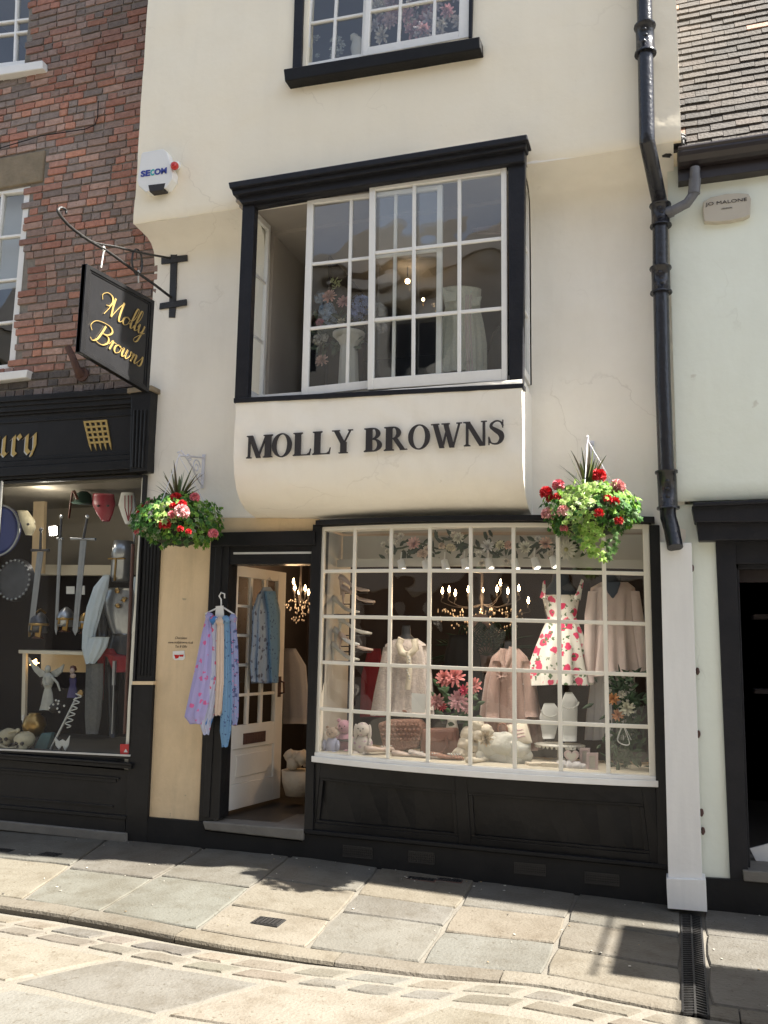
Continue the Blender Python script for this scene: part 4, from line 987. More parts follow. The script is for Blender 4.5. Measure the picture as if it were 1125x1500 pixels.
m = MB(); word(m, 'Molly', .27, .565, .100, .105); m.build('gold_script', 'gold', hs_); m = MB(); word(m, 'Browns', .16, .215, .102, .105); m.build('gold_script', 'gold', hs_)

# ------------------------------------------------------------------ alarm box
al = thing('alarm_box', P(228, 250, JY), 'white burglar alarm box lettered SECOM with a round red lamp on the upper cream wall', 'alarm box')
m = MB(); c = [(209, 223), (238, 218), (244, 222), (253, 252), (252, 262), (243, 275), (213, 281), (203, 272), (201, 264), (207, 226)]
pp(m, c, JY-.085, .085); m.build('casing', 'plastic', al, bevel=.006, seg=2)
m = MB(); pp(m, [(217, 271), (242, 268), (239, 278), (219, 281)], JY-.088, .07); m.build('sounder', 'ink', al, bevel=.003)
Yt = JY-.087; A, B = P(206, 259, Yt), P(244, 253.5, Yt); U = (B-A).normalized(); V = Vector((0, 0, 1)); hh = .07; Lw = (B-A).length
m = MB(); put_text(m, 'SE', A, U, V, hh, Lw*.37, .002, bold=.003); m.build('lettering', 'blue ink', al); m = MB(); put_text(m, 'OM', A+U*Lw*.53, U, V, hh, Lw*.47, .002, bold=.003); m.build('lettering', 'blue ink', al)
m = MB(); put_text(m, 'C', A+U*Lw*.375, U, V, hh, Lw*.15, .002, bold=.003); m.build('letter', 'teal ink', al)
m = MB(); a = P(256, 243, JY); m.tube([P(259, 243, JY), P(256, 243, JY-.07)], [.038, .034], 18); m.build('lamp_base', 'plastic', al, bevel=.003)
m = MB(); m.tube([P(256, 243, JY-.07), P(255.5, 243, JY-.10), P(255.3, 243, JY-.115), P(255.2, 243, JY-.12)], [.034, .032, .022, .004], 18); m.build('red_lamp', 'red lens', al)
# ------------------------------------------------------------------ plaque
pq = thing('wall_plaque', P(1064, 305, -.08), 'small stone coloured plaque lettered Jo Malone London under the brown gutter', 'plaque')
o = lambda x, y: (980+x/7.76, 180+y/7.76)
m = MB(); pp(m, [o(385, 900), o(470, 845), o(640, 805), o(800, 795), o(905, 805), o(935, 860), o(925, 1040), o(860, 1075), o(700, 1110), o(550, 1125), o(400, 1120), o(385, 1000)], -.12, .05); m.build('plate', 'plaque', pq, bevel=.008, seg=3)
m = MB(); A, B = P(*o(420, 945), -.122), P(*o(885, 885), -.122); U = (B-A).normalized(); put_text(m, 'JO MALONE', A, U, Vector((0, 0, 1)), .034, (B-A).length, .0015); m.build('lettering', 'ink', pq); m = MB()
A2, B2 = P(*o(590, 985), -.122), P(*o(715, 965), -.122); put_text(m, 'LONDON', A2, U, Vector((0, 0, 1)), .014, (B2-A2).length, .0015); m.build('lettering', 'ink', pq)
# small lettering on the tan pillar and an oval sticker
m = MB()
for t_, x0_, x1_, y in (('Chocolates', 256, 274, 936), ('www.mollybrowns.co.uk', 246, 283, 942.5), ('Tea & Gifts', 256, 274, 948.5)):
    A, B = P(x0_, y, -.017), P(x1_, y+.3, -.017); put_text(m, t_, A, (B-A).normalized(), Vector((0, 0, 1)), .028, (B-A).length, .0006, shear=.3)
tag(m.build('wall_lettering', 'ink'), 'three tiny lines of dark slanted lettering on the tan pillar', 'lettering')
st_ = thing('wall_sticker', P(262, 960, -.017), 'small pale sticker with red mark below the lettering on the tan pillar', 'sticker')
m = MB(); pp(m, [(253, 954), (270, 953), (271, 964), (268, 967), (256, 967), (253, 964)], -.020, .003); m.build('backing', 'plastic', st_)
m = MB(); pp(m, [(255, 959), (263, 959.5), (261, 964), (257, 965)], -.022, .002); pp(m, [(263, 959), (269, 959), (268, 962), (263, 962)], -.0222, .002); m.build('red_mark', 'red lens', st_)

# ------------------------------------------------------------------ fascia lettering and portcullis on the left shop
fs_ = thing('fascia_lettering', P(20, 650, -.12), 'gold blackletter ending ury on the black fascia of the left shop', 'shop sign')
Y = -.043; A = P(0, 668, Y); B = P(100, 660, Y); U = (B-A).normalized(); V = Vector((0, 0, 1)); k1 = (P(0, 640, Y)-P(0, 668, Y)).length/28
def fm(u, v, d): return A+U*(u*k1)+V*(v*k1)+Vector((0, -d, 0))
def nib(mb, pts, w_, off=(0, 0), d=.004, ang=40):
    a = Vector((math.cos(R_(ang)), math.sin(R_(ang)), 0))*w_/2; o_ = Vector((off[0], off[1], 0))
    for i in range(len(pts)-1):
        p, q = Vector((*pts[i], 0))+o_, Vector((*pts[i+1], 0))+o_
        mb.prism([fm(*(r.xy), d+.0001*i) for r in (p-a, q-a, q+a, p+a)], (0, d*.9, 0))
LET = {'u': [[(0, 24), (4, 27), (4, 4), (9, 0), (15, 5)], [(15, 27), (15, 4), (19, 0), (22, 3)]], 'r': [[(0, 24), (4, 27), (4, 3), (8, 0)], [(4, 21), (11, 28), (15, 23)]],
       'y': [[(0, 24), (4, 27), (4, 6), (9, 1), (16, 6)], [(12, 24), (17, 28), (18, 10), (12, -5), (4, -10), (0, -7)]]}
for nm, off, mt_ in (('shadow_letter', (-1.8, -1.2), 'silver'), ('gold_letter', (0, 0), 'gold')):
    for c, ox in (('b', -54), ('u', -9), ('r', 19), ('y', 41)):
        if c == 'b': continue
        mg = MB()
        for st in LET[c]: nib(mg, [(ox+a, b) for a, b in st], 6.2, off, .003 if nm[0] == 's' else .006)
        mg.build(nm, mt_, fs_)
pc = thing('portcullis_emblem', P(142, 638, -.12), 'gold portcullis grid emblem on the black fascia right of the lettering', 'emblem')
m = MB(); tl, tr, bl_, br2 = (123.5, 618), (155, 616), (131, 650), (160.5, 648)
def pcq(u, v): return (lerp(lerp(tl[0], tr[0], u), lerp(bl_[0], br2[0], u), v), lerp(lerp(tl[1], tr[1], u), lerp(bl_[1], br2[1], u), v))
for i in range(5):
    u = i/4; w_ = .045; pp(m, [pcq(u-w_, -.04), pcq(u+w_, -.04), pcq(u+w_, 1.08), pcq(u+.01, 1.33), pcq(u-w_, 1.08)], -.049-.0003*i, .01)
for j in range(5): v = j/4.2; pp(m, [pcq(-.04, v-.04), pcq(1.04, v-.04), pcq(1.04, v+.05), pcq(-.04, v+.05)], -.0515-.0003*j, .01)
m.build('grid', 'gold', pc)

# two unseen signs added beyond the right edge to cast shadows on the pavement
for Xs, ya_, yb_, za, zb_, lab in ((2.42, -.42, -1.18, 3.0, 3.5, 'small dark sign added out of view to shade the pavement'), (3.3, -.85, -1.6, 2.9, 4.05, 'large dark sign added out of view to shade the pavement farther right')):
    t = thing('added_shadow_sign', (Xs, (ya_+yb_)/2, za), lab, 'hanging sign')
    m = MB(); m.box(Xs-.025, Xs+.025, yb_, ya_, za, zb_); m.build('board', 'signblack', t, bevel=.006)
    m = MB(); m.tube([(Xs, -.07, zb_+.12), (Xs, yb_-.05, zb_+.12)], .012, 8); m.tube([(Xs, ya_-.1, zb_), (Xs, ya_-.1, zb_+.12)], .006, 6); m.tube([(Xs, yb_+.1, zb_), (Xs, yb_+.1, zb_+.12)], .006, 6); m.build('arm', 'iron', t)
# ------------------------------------------------------------------ soft goods, flowers and small props: tools
def T(name, px, py, Y, label, cat, group=None): return thing(name, P(px, py, Y), label, cat, group)
def dots(name, base, dot, scale, th=.28, rough=.85, dot2=None, base2=None):
    m = mat(name, base, rough, base2, 9, .7, .1, 60); t = m.node_tree; N = t.nodes; L = t.links; b = N['Principled BSDF']
    src = b.inputs['Base Color'].links[0].from_socket; tc = N.new('ShaderNodeTexCoord')
    for k, (dc, sc_, tt) in enumerate([(dot, scale, th)]+([(dot2, scale*1.7, th*.75)] if dot2 else [])):
        nn = N.new('ShaderNodeTexNoise'); nn.inputs['Scale'].default_value = sc_*1.6; nn.inputs['Detail'].default_value = 2
        ad = N.new('ShaderNodeVectorMath'); ad.operation = 'MULTIPLY_ADD'; ad.inputs[1].default_value = (.05, .05, .05)
        L.new(tc.outputs['Object'], nn.inputs['Vector']); L.new(nn.outputs['Color'], ad.inputs[0]); L.new(tc.outputs['Object'], ad.inputs[2])
        v = N.new('ShaderNodeTexVoronoi'); v.inputs['Scale'].default_value = sc_; L.new(ad.outputs[0], v.inputs['Vector'])
        r = N.new('ShaderNodeValToRGB'); r.color_ramp.elements[0].position = tt; r.color_ramp.elements[1].position = tt+.05
        r.color_ramp.elements[0].color = (1, 1, 1, 1); r.color_ramp.elements[1].color = (0, 0, 0, 1); L.new(v.outputs['Distance'], r.inputs[0])
        mx = N.new('ShaderNodeMix'); mx.data_type = 'RGBA'; L.new(r.outputs[0], mx.inputs[0]); L.new(src, mx.inputs[6]); mx.inputs[7].default_value = (*dc, 1); src = mx.outputs[2]
    L.new(src, b.inputs['Base Color']); return m
M['lilac dots'] = dots('lilac scarf with pink dots', (.42, .36, .62), (.62, .12, .30), 16, .24, base2=(.33, .32, .58))
M['bluewhite'] = dots('blue and white scarf', (.50, .52, .66), (.05, .18, .45), 9, .34, dot2=(.6, .1, .2))
M['creamscarf'] = dots('cream scarf with red flowers', (.66, .52, .42), (.55, .12, .14), 7, .20)
M['bluescarf'] = dots('blue scarf with dark dots', (.16, .30, .46), (.05, .09, .2), 30, .2, base2=(.12, .24, .40))
M['lilacblue'] = dots('blue lilac patterned scarf', (.26, .30, .50), (.07, .09, .2), 22, .30, dot2=(.5, .2, .35))
M['blueblouse'] = dots('pale blue patterned blouse', (.36, .45, .56), (.10, .12, .18), 18, .27, base2=(.24, .34, .50))
M['floral'] = dots('white cotton with red roses', (.80, .77, .70), (.64, .05, .13), 14, .36, dot2=(.10, .16, .08))
M['softlamp'] = emis('soft lit lens', (1, .92, .8), .9)
M['lace'] = mat('cream lace', (.62, .54, .48), .9, (.42, .36, .34), 45, .6, .5, 90, sheen=.3)
M['blush'] = mat('blush chiffon', (.62, .51, .47), .85, (.54, .43, .40), 6, .8, .2, 40, sheen=.3)
M['paleskirt'] = mat('pale grey voile', (.52, .50, .50), .85, (.44, .42, .42), 5, .8, .1, 40, sheen=.2)
M['rosebeige'] = mat('rose beige knit', (.42, .29, .24), .9, (.33, .22, .19), 9, .8, .4, 90, sheen=.3)
M['busts'] = mat('slate blue mannequin', (.05, .065, .09), .7, (.035, .045, .065), 4, .8)
M['bustdark'] = mat('black mannequin', (.02, .02, .022), .6)
M['tanleather'] = mat('tan woven leather', (.36, .19, .13), .6, (.24, .12, .085), 60, .5, .8, 70)
M['brownleather'] = mat('brown leather', (.30, .14, .10), .45, (.22, .10, .07), 8, .8, .15, 60)
M['blushleather'] = mat('blush shoe leather', (.56, .44, .37), .4, (.46, .35, .30), 12, .8)
M['creamfab'] = mat('cream cotton', (.68, .61, .49), .9, (.52, .45, .36), 7, .9, .3, 60)
M['greyfab'] = mat('grey cotton cloth', (.56, .55, .49), .9, (.44, .43, .38), 6, .9, .3, 50)
M['petal'] = mat('petals', (1, 1, 1), .7, (.82, .80, .80), 30, .8, attr=True)
M['leaf'] = translucent(mat('ivy leaves', (1, 1, 1), .55, (.75, .78, .7), 20, .8, attr=True, spec=.25), .45)
M['spike'] = mat('dark red blades', (.10, .07, .045), .5, (.05, .05, .03), 8, .9, attr=True)
M['moss'] = mat('moss liner', (.035, .045, .02), .95, (.015, .02, .008), 20, .9, .6, 50)
M['hanger'] = mat('white plastic hanger', (.75, .75, .73), .35)
M['whitemetal'] = mat('white painted iron scroll', (.74, .74, .80), .5, (.6, .6, .66), 12, .8)
M['ceramic'] = mat('pale ceramic', (.58, .56, .50), .4, (.5, .48, .42), 5, .8)
M['bust white'] = mat('grey white display bust', (.48, .48, .46), .6, (.42, .42, .40), 5, .8)
M['toypink'] = mat('pink plush', (.62, .32, .40), .95, (.5, .26, .34), 30, .8, .6, 90, sheen=.5)
M['toycream'] = dots('cream plush with mauve spots', (.58, .52, .47), (.40, .28, .33), 22, .25)
M['toytan'] = mat('tan plush', (.42, .32, .25), .95, (.34, .25, .2), 30, .8, .6, 90, sheen=.5)
M['toyblue'] = mat('lilac cotton', (.42, .44, .60), .9)
M['frame pink'] = mat('blush frame', (.60, .47, .46), .5)
M['pearl'] = mat('pearl grey', (.55, .54, .50), .25, spec=.7)
M['crystal'] = mat('glass drops', (.30, .27, .24), .1, spec=1.0)
M['brass'] = mat('brass', (.42, .27, .10), .3, (.3, .18, .06), 12, .8, metal=.8)
M['steel'] = mat('polished steel', (.42, .43, .45), .28, (.30, .31, .33), 9, .8, metal=.75)
M['darksteel'] = mat('dark steel', (.10, .10, .11), .35, (.05, .05, .055), 9, .8, metal=.6)
M['cape'] = mat('pale blue white cape', (.50, .56, .60), .85, (.36, .42, .48), 6, .8, .9, 9)
M['graycape'] = mat('grey mesh cloth', (.13, .13, .125), .8, (.08, .08, .08), 40, .7, .5, 90)
M['redcloth'] = mat('dark red cloth', (.30, .018, .025), .8, (.18, .01, .014), 6, .8, .1, 30)
M['redcard'] = mat('red card', (.50, .03, .03), .5)
M['darkwood'] = mat('red brown wood', (.13, .045, .03), .45, (.08, .03, .02), 12, .8)
M['bone'] = mat('old bone', (.46, .42, .30), .7, (.32, .28, .19), 9, .9, .3, 40)
M['angel'] = mat('grey resin angel', (.42, .42, .38), .75, (.28, .28, .25), 14, .9, .5, 50)
M['shieldblue'] = mat('blue enamel', (.03, .04, .17), .3, (.02, .03, .12), 5, .8)
M['greenfelt'] = mat('dark green felt', (.02, .05, .035), .9)
M['maskred'] = mat('red lacquer', (.28, .012, .03), .4, (.2, .01, .02), 9, .8)
M['teal'] = mat('teal book cloth', (.06, .13, .14), .7)
M['purple'] = mat('dark purple', (.05, .04, .12), .6)
M['skin'] = mat('pale painted resin', (.42, .32, .28), .6)
M['seq'] = mat('champagne sequins', (.80, .78, .64), .4, (.62, .62, .52), 60, .6, .8, 120, metal=.1, fleck=(.55, .85, .75), fth=.68, fs=70)
M['card'] = mat('white card', (.66, .66, .64), .6)

def loft(mb, rows, Y=0.0, ratio=.4, folds=7, amp=.08, n=28, place=None, dvec=(0, 1, 0), sub=4, ph=0.0, col=(1, 1, 1), cap=True, twist=0.0):
    place = place or (lambda x, y: P(x, y, Y)); dv = Vector(dvec)
    rr = []
    for a, b in zip(rows, rows[1:]):
        rr += [tuple(lerp(a[i], b[i], k/sub) for i in range(len(a))) for k in range(sub)]
    rr.append(rows[-1]); vs = []
    for i, r_ in enumerate(rr):
        A, B = place(r_[0], r_[2]), place(r_[1], r_[2]); c = (A+B)/2; h = (B-A)/2; hl = h.length; am = r_[3] if len(r_) > 3 else amp
        for j in range(n):
            t = 2*math.pi*j/n; w_ = 1+am*math.cos(folds*t+ph+twist*i)+am*.5*math.cos((folds*.6+1)*t+ph*2+i*.15)
            vs.append(c+h*math.cos(t)*w_+dv*(math.sin(t)*hl*ratio*w_)+Vector((0, 0, .02*am*math.sin(3*t+ph) if i == len(rr)-1 else 0)))
    m_ = len(rr); fs = [(i*n+j, i*n+(j+1) % n, (i+1)*n+(j+1) % n, (i+1)*n+j) for i in range(m_-1) for j in range(n)]
    if cap: fs += [tuple(range(n)), tuple((m_-1)*n+j for j in range(n))[::-1]]
    mb.add(vs, fs, smooth=True, col=col); return mb
def frame_of(d):
    d = Vector(d).normalized(); a = d.orthogonal().normalized(); return d, a, d.cross(a)
def bloom(mb, c, r, col, d=(0, -1, .3), layers=4, n=7, rg=None, open_=1.0):
    rg = rg or rnd; d, a, b = frame_of(d); c = Vector(c)
    for k in range(layers):
        f_ = (k+1)/layers; tilt = lerp(.25, 1.35, f_)*open_; nn = max(3, int(n*(.5+.5*f_))); L = r*lerp(.55, 1.0, f_); of = rg.random()*6
        for i in range(nn):
            t = 2*math.pi*i/nn+of+rg.uniform(-.15, .15); rad = a*math.cos(t)+b*math.sin(t); tl = tilt+rg.uniform(-.12, .12)
            dir_ = d*math.cos(tl)+rad*math.sin(tl); sd_ = d.cross(rad); w_ = L*1.6/nn*1.6
            base = c+d*(r*.15*(1-f_)); s_ = rg.uniform(.72, 1.12)*lerp(.8, 1.0, f_); cc = tuple(min(1, q*s_) for q in col); ce = tuple(min(1, q*s_*1.25) for q in col)
            v = [base, base+dir_*L*.55+sd_*w_*.5+d*r*.05, base+dir_*L*.95+sd_*w_*.32-d*r*.06*f_, base+dir_*L-d*r*.02, base+dir_*L*.95-sd_*w_*.32-d*r*.06*f_, base+dir_*L*.55-sd_*w_*.5+d*r*.05]
            mb.add(v, [(0, 1, 2, 3), (0, 3, 4, 5)], col=[cc, cc, ce, ce, ce, cc])
def carnation(mb, c, r, col, rg=None, n=70, edge=1.5):
    rg = rg or rnd; c = Vector(c)
    mb.ball(c, r*.6, 8, 6, col=tuple(q*.6 for q in col))
    for i in range(n):
        z = rg.uniform(-.6, 1); t = rg.uniform(0, 6.283); s_ = math.sqrt(max(0, 1-z*z)); d = Vector((s_*math.cos(t), s_*math.sin(t), z)); d, a, b = frame_of(d)
        an = rg.uniform(0, 6.28); u = a*math.cos(an)+b*math.sin(an); v_ = d.cross(u); k = rg.uniform(.7, 1.1); cc = tuple(min(1, q*k) for q in col); ce = tuple(min(1, q*k*edge+.03) for q in col)
        p0 = c+d*r*.5; w_ = r*.34
        mb.add([p0-u*w_*.4, p0+u*w_*.4, p0+d*r*.5+u*w_+v_*r*.1, p0+d*r*.42+v_*r*.16, p0+d*r*.5-u*w_-v_*r*.08], [(0, 1, 3), (1, 2, 3), (0, 3, 4)], col=[cc, cc, ce, cc, ce])
IVY = [(0, 1.0), (-.18, .62), (-.62, .66), (-.42, .30), (-.52, -.05), (-.12, .0), (0, -.12), (.12, .0), (.52, -.05), (.42, .30), (.62, .66), (.18, .62)]
def ivy(mb, p, d, nrm, s_, cin, cout):
    d = Vector(d).normalized(); nrm = Vector(nrm); sd_ = d.cross(nrm)
    if sd_.length < 1e-3: sd_ = d.orthogonal()
    sd_.normalize(); up_ = sd_.cross(d)
    v = [p+d*(y*s_)+sd_*(x*s_)-up_*(abs(x)*s_*.22+y*y*.15*s_) for x, y in IVY]; c = p+d*.32*s_+up_*.03*s_
    mb.add(v+[c], [(i, (i+1) % 12, 12) for i in range(12)], col=[cout]*12+[cin])
def leaf(mb, p, d, nrm, L, w_, col):
    d = Vector(d).normalized(); sd_ = d.cross(Vector(nrm))
    if sd_.length < 1e-3: sd_ = d.orthogonal()
    sd_.normalize(); u = sd_.cross(d); c2 = tuple(q*.8 for q in col)
    mb.add([p, p+d*L*.35+sd_*w_*.5-u*w_*.1, p+d*L*.7+sd_*w_*.38-u*w_*.1-u*L*.05, p+d*L-u*L*.14, p+d*L*.7-sd_*w_*.38-u*w_*.1-u*L*.05, p+d*L*.35-sd_*w_*.5-u*w_*.1, p+d*L*.5+u*w_*.05],
           [(0, 1, 6), (1, 2, 6), (2, 3, 6), (3, 4, 6), (4, 5, 6), (5, 0, 6)], col=[c2, col, col, c2, col, col, c2])
def bloomp(parent, px, py, Y, r, col, name='flower', **k):
    m = MB(); bloom(m, P(px, py, Y), r, col, **k); return m.build(name, 'petal', parent)
def blade(mb, p, d, L, w_, curve, col, n=6):
    d = Vector(d).normalized(); sd_ = d.cross(Vector((0, 0, 1)))
    if sd_.length < .05: sd_ = Vector((1, 0, 0))
    sd_.normalize(); pts = []; q = Vector(p); dd_ = d.copy()
    for i in range(n+1): pts.append(q.copy()); q += dd_*L/n; dd_ = (dd_+Vector((0, 0, -curve/n))).normalized()
    vs = []
    for i, p_ in enumerate(pts):
        f_ = i/n; ww = w_*(1-f_)**.7*.5+.0008; vs += [p_-sd_*ww, p_+sd_*ww]
    fs = [(2*i, 2*i+1, 2*i+3, 2*i+2) for i in range(n)]
    mb.add(vs, fs, col=col)
# ------------------------------------------------------------------ flower baskets on white scroll brackets
def basket(cx, cy, Y, R, tip, flowers, seed, bright, label, trails):
    rg = random.Random(seed); c = P(cx, cy, Y); t = thing('hanging_basket', c, label, 'hanging basket', 'flower baskets hung either side of the oriel')
    H = R*.62
    m = MB(); m.ball(c-Vector((0, 0, H*.25)), (R*.72, R*.72, H*.72), 18, 12, jit=.12); m.build('moss_bowl', 'moss', t)
    m = MB()
    for i in range(1150):
        z = rg.uniform(-.85, 1); a = rg.uniform(0, 6.283); s_ = math.sqrt(max(0, 1-z*z)); q = Vector((s_*math.cos(a), s_*math.sin(a), z))
        lump = 1+.16*nz(q.x*2.3+seed, q.y*2.3, q.z*2.3); rr = rg.uniform(.78, 1.05)*lump
        p = c+Vector((q.x*R*rr, q.y*R*rr, q.z*H*rr)); n_ = (q+Vector((rg.uniform(-.6, .6), rg.uniform(-.6, .6), rg.uniform(-.2, .8)))).normalized()
        d = (Vector((q.x, q.y, 0))*.5+Vector((rg.uniform(-.6, .6), rg.uniform(-.6, .6), -.8))).normalized()
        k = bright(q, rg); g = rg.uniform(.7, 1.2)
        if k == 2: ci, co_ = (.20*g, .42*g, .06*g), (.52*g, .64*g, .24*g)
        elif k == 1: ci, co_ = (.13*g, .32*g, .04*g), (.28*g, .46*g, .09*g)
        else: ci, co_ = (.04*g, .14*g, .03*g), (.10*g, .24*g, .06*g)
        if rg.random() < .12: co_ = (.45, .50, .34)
        ivy(m, p, d, n_, R*rg.uniform(.085, .145), ci, co_)
    for (tx, ty, L, kk) in trails:                 # trailing strands
        q = P(tx, ty, Y-R*.62); sway = rg.uniform(-.3, .3)
        for i in range(int(L/.022)):
            p = q+Vector((sway*i*.006+rg.uniform(-.03, .03), rg.uniform(-.03, .03)-.01*math.sin(i*.4), -i*.022)); g = rg.uniform(.75, 1.2)
            ci, co_ = ((.18*g, .42*g, .05*g), (.50*g, .68*g, .18*g)) if kk else ((.04*g, .11*g, .03*g), (.14*g, .24*g, .08*g))
            ivy(m, p, (rg.uniform(-.8, .8), rg.uniform(-.5, .2), -.7), (rg.uniform(-.4, .4), -1, .5), R*rg.uniform(.10, .15), ci, co_)
    m.build('ivy_foliage', 'leaf', t)
    top = c+Vector((-.02, 0, H*.75)); m = MB()
    for i in range(26):
        a = i*2.4+rg.uniform(-.2, .2); el_ = rg.uniform(.5, 1.45); d = Vector((math.cos(a)*math.cos(el_), math.sin(a)*math.cos(el_)*.7, math.sin(el_)))
        g = rg.uniform(.6, 1.6); blade(m, top+d*.02-Vector((0, 0, .04)), d, rg.uniform(.20, .34)*R/.33, .030, rg.uniform(.2, .9), (g, g*rg.uniform(.9, 1.9), g*.8))
    m.build('spiky_leaves', 'spike', t)
    for (fx, fy, r_, kind) in flowers:
        w_ = P(fx, fy, Y); dx, dz = (w_.x-c.x)/R, (w_.z-c.z)/H; k = 1-dx*dx-dz*dz; yy = Y-R*math.sqrt(max(0.05, k))*.98
        p = P(fx, fy, yy); m = MB(); col = {'r': (.62, .012, .02), 'p': (.72, .20, .24), 'l': (.74, .38, .38)}[kind]
        carnation(m, p, r_*R/.33, col, rg, edge=1.15 if kind == 'r' else 1.5); m.build('carnation', 'petal', t)
    m = MB()
    for a in (0.4, 2.5, 4.6): m.tube([tip, c+Vector((math.cos(a)*R*.7, math.sin(a)*R*.7, H*.35))], .0028, 5)
    m.build('chain', 'whitemetal', t)
    return t
def scroll_bracket(X, tipp, wt_, wb_, label):
    tip = PX(*tipp, X) if not isinstance(tipp, Vector) else tipp
    zt, zb = wt_.z, wb_.z; t = thing('basket_bracket', Vector((X, 0, zb)), label, 'bracket', 'white scroll brackets for the flower baskets')
    m = MB(); m.box(X-.014, X+.014, -.012, 0, zb-.02, zt+.03); m.build('wall_plate', 'whitemetal', t, bevel=.004)
    m = MB(); A = Vector((X, -.01, zt)); m.tube([A, Vector((X, tip.y, tip.z))], .008, 8)
    m.tube([Vector((X, tip.y+.01, tip.z)), Vector((X, tip.y, tip.z+.03)), Vector((X, tip.y-.02, tip.z+.015))], .006, 6)
    B = Vector((X, -.01, zb)); dy, dz = tip.y, zt-zb
    sp = [(X, -.01, zb), (X, dy*.25, zb+dz*.22), (X, dy*.55, zb+dz*.62), (X, dy*.92, zt-.015)]
    m.tube(spline(sp, 6), .007, 7)
    for (fy, fz, r_, turns, sg) in ((.30, .60, .062, 1.6, 1), (.62, .82, .036, 1.4, -1), (.12, .28, .032, 1.4, 1)):
        cc = Vector((X, dy*fy, zb+dz*fz)); pts = [cc+Vector((0, math.cos(k*.4)*r_*(1-k*.035), math.sin(k*.4)*sg*r_*(1-k*.035))) for k in range(int(turns*16))]; m.tube(pts, .005, 6)
    m.build('scroll_arm', 'whitemetal', t); return tip
BXL = P(298, 690, 0).x; tl_ = scroll_bracket(BXL, PX(262, 667, BXL), P(299, 671, 0), P(297, 712, 0), 'white iron scroll bracket carrying the left flower basket near the tan pillar')
BXR = P(868, 668, 0).x; trp = Vector((BXR, -.36, P(858, 645, -.36).z)); tr_ = scroll_bracket(BXR, trp, P(870, 652, 0), P(868, 700, 0), 'white iron scroll bracket carrying the right flower basket near the drainpipe')
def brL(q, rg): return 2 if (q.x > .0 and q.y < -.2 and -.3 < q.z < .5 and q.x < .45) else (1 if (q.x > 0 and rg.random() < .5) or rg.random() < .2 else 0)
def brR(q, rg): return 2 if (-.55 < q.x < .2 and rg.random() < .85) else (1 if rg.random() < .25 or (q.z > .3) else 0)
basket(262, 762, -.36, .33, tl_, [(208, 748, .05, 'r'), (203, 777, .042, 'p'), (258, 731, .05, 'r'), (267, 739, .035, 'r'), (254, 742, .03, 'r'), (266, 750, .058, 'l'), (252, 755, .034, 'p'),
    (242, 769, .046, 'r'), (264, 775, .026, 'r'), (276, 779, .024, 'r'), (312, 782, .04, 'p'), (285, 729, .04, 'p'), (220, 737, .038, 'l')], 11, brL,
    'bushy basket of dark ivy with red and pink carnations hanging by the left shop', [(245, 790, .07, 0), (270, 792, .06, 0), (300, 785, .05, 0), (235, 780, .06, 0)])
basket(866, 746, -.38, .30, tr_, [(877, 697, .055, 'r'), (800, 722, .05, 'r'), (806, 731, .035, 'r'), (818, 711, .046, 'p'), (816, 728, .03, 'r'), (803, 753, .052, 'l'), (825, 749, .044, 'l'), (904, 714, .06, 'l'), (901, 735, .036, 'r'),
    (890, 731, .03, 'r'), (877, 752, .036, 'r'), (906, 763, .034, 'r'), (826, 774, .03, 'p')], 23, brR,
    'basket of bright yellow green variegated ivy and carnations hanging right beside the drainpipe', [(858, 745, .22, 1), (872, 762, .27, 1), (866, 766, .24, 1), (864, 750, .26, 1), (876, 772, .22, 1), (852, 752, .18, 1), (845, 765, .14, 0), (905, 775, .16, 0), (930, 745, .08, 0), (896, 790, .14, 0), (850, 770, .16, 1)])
# ------------------------------------------------------------------ scarves and blouse at the door
hg = T('clothes_hanger', 322, 890, -.15, 'white plastic clothes hanger hooked on the black door frame holding tied scarves', 'hanger')
m = MB(); m.tube([P(324, 888, -.15), P(324, 878, -.15), P(321, 873, -.15), P(324, 868, -.15), P(329, 870, -.15), P(329, 876, -.13)], .006, 7)
m.tube([P(324, 888, -.15), P(301, 899, -.15), P(301, 903, -.15), P(343, 905, -.15), P(343, 900, -.15), P(324, 888, -.15)], .007, 7); m.build('hook_and_bar', 'hanger', hg)
m = MB(); pp(m, [(316, 888), (327, 887), (328, 907), (315, 906)], -.175, .006); m.build('price_tag', 'card', hg)
SG = 'scarves tied on the hanger at the door'
for rows, mt_, lab, Y, knot in (
    ([(303, 310, 903), (298, 315, 930), (289, 318, 985), (280, 314, 1030), (275, 309, 1050), (281, 306, 1060)], 'lilac dots', 'sheer lilac scarf with pink dots, leftmost on the door hanger', -.17, (307, 904)),
    ([(312, 317, 905), (310, 319, 950), (306, 322, 1000), (298, 314, 1040), (294, 307, 1062), (298, 305, 1076)], 'bluewhite', 'blue and white scarf with a pointed white end hanging from the hanger', -.19, (314, 908)),
    ([(319, 327, 908), (318, 329, 940), (317, 329, 1000), (315, 325, 1040), (315, 322, 1048)], 'creamscarf', 'cream scarf with red flowers in the middle of the hanger', -.20, (323, 910)),
    ([(328, 335, 908), (328, 338, 960), (326, 339, 1030), (324, 337, 1070), (326, 333, 1094)], 'bluescarf', 'long teal blue scarf with tiny dots reaching lowest beside the door', -.19, (331, 908)),
    ([(337, 345, 906), (337, 348, 950), (338, 349, 1010), (338, 348, 1050), (340, 346, 1062)], 'lilacblue', 'dark blue lilac patterned scarf, rightmost on the door hanger', -.17, (341, 906))):
    c = P(rows[0][0]+3, rows[0][2], Y); s_ = tag(loft(MB(), rows, Y, .55, 9, .20, 54, ph=rows[0][0], twist=.03).build('scarf', mt_), lab, 'scarf', SG)
    k = MB(); k.ball(P(*knot, Y), (.034, .03, .034), 10, 7, jit=.5); kk = k.build('knot', mt_, s_)
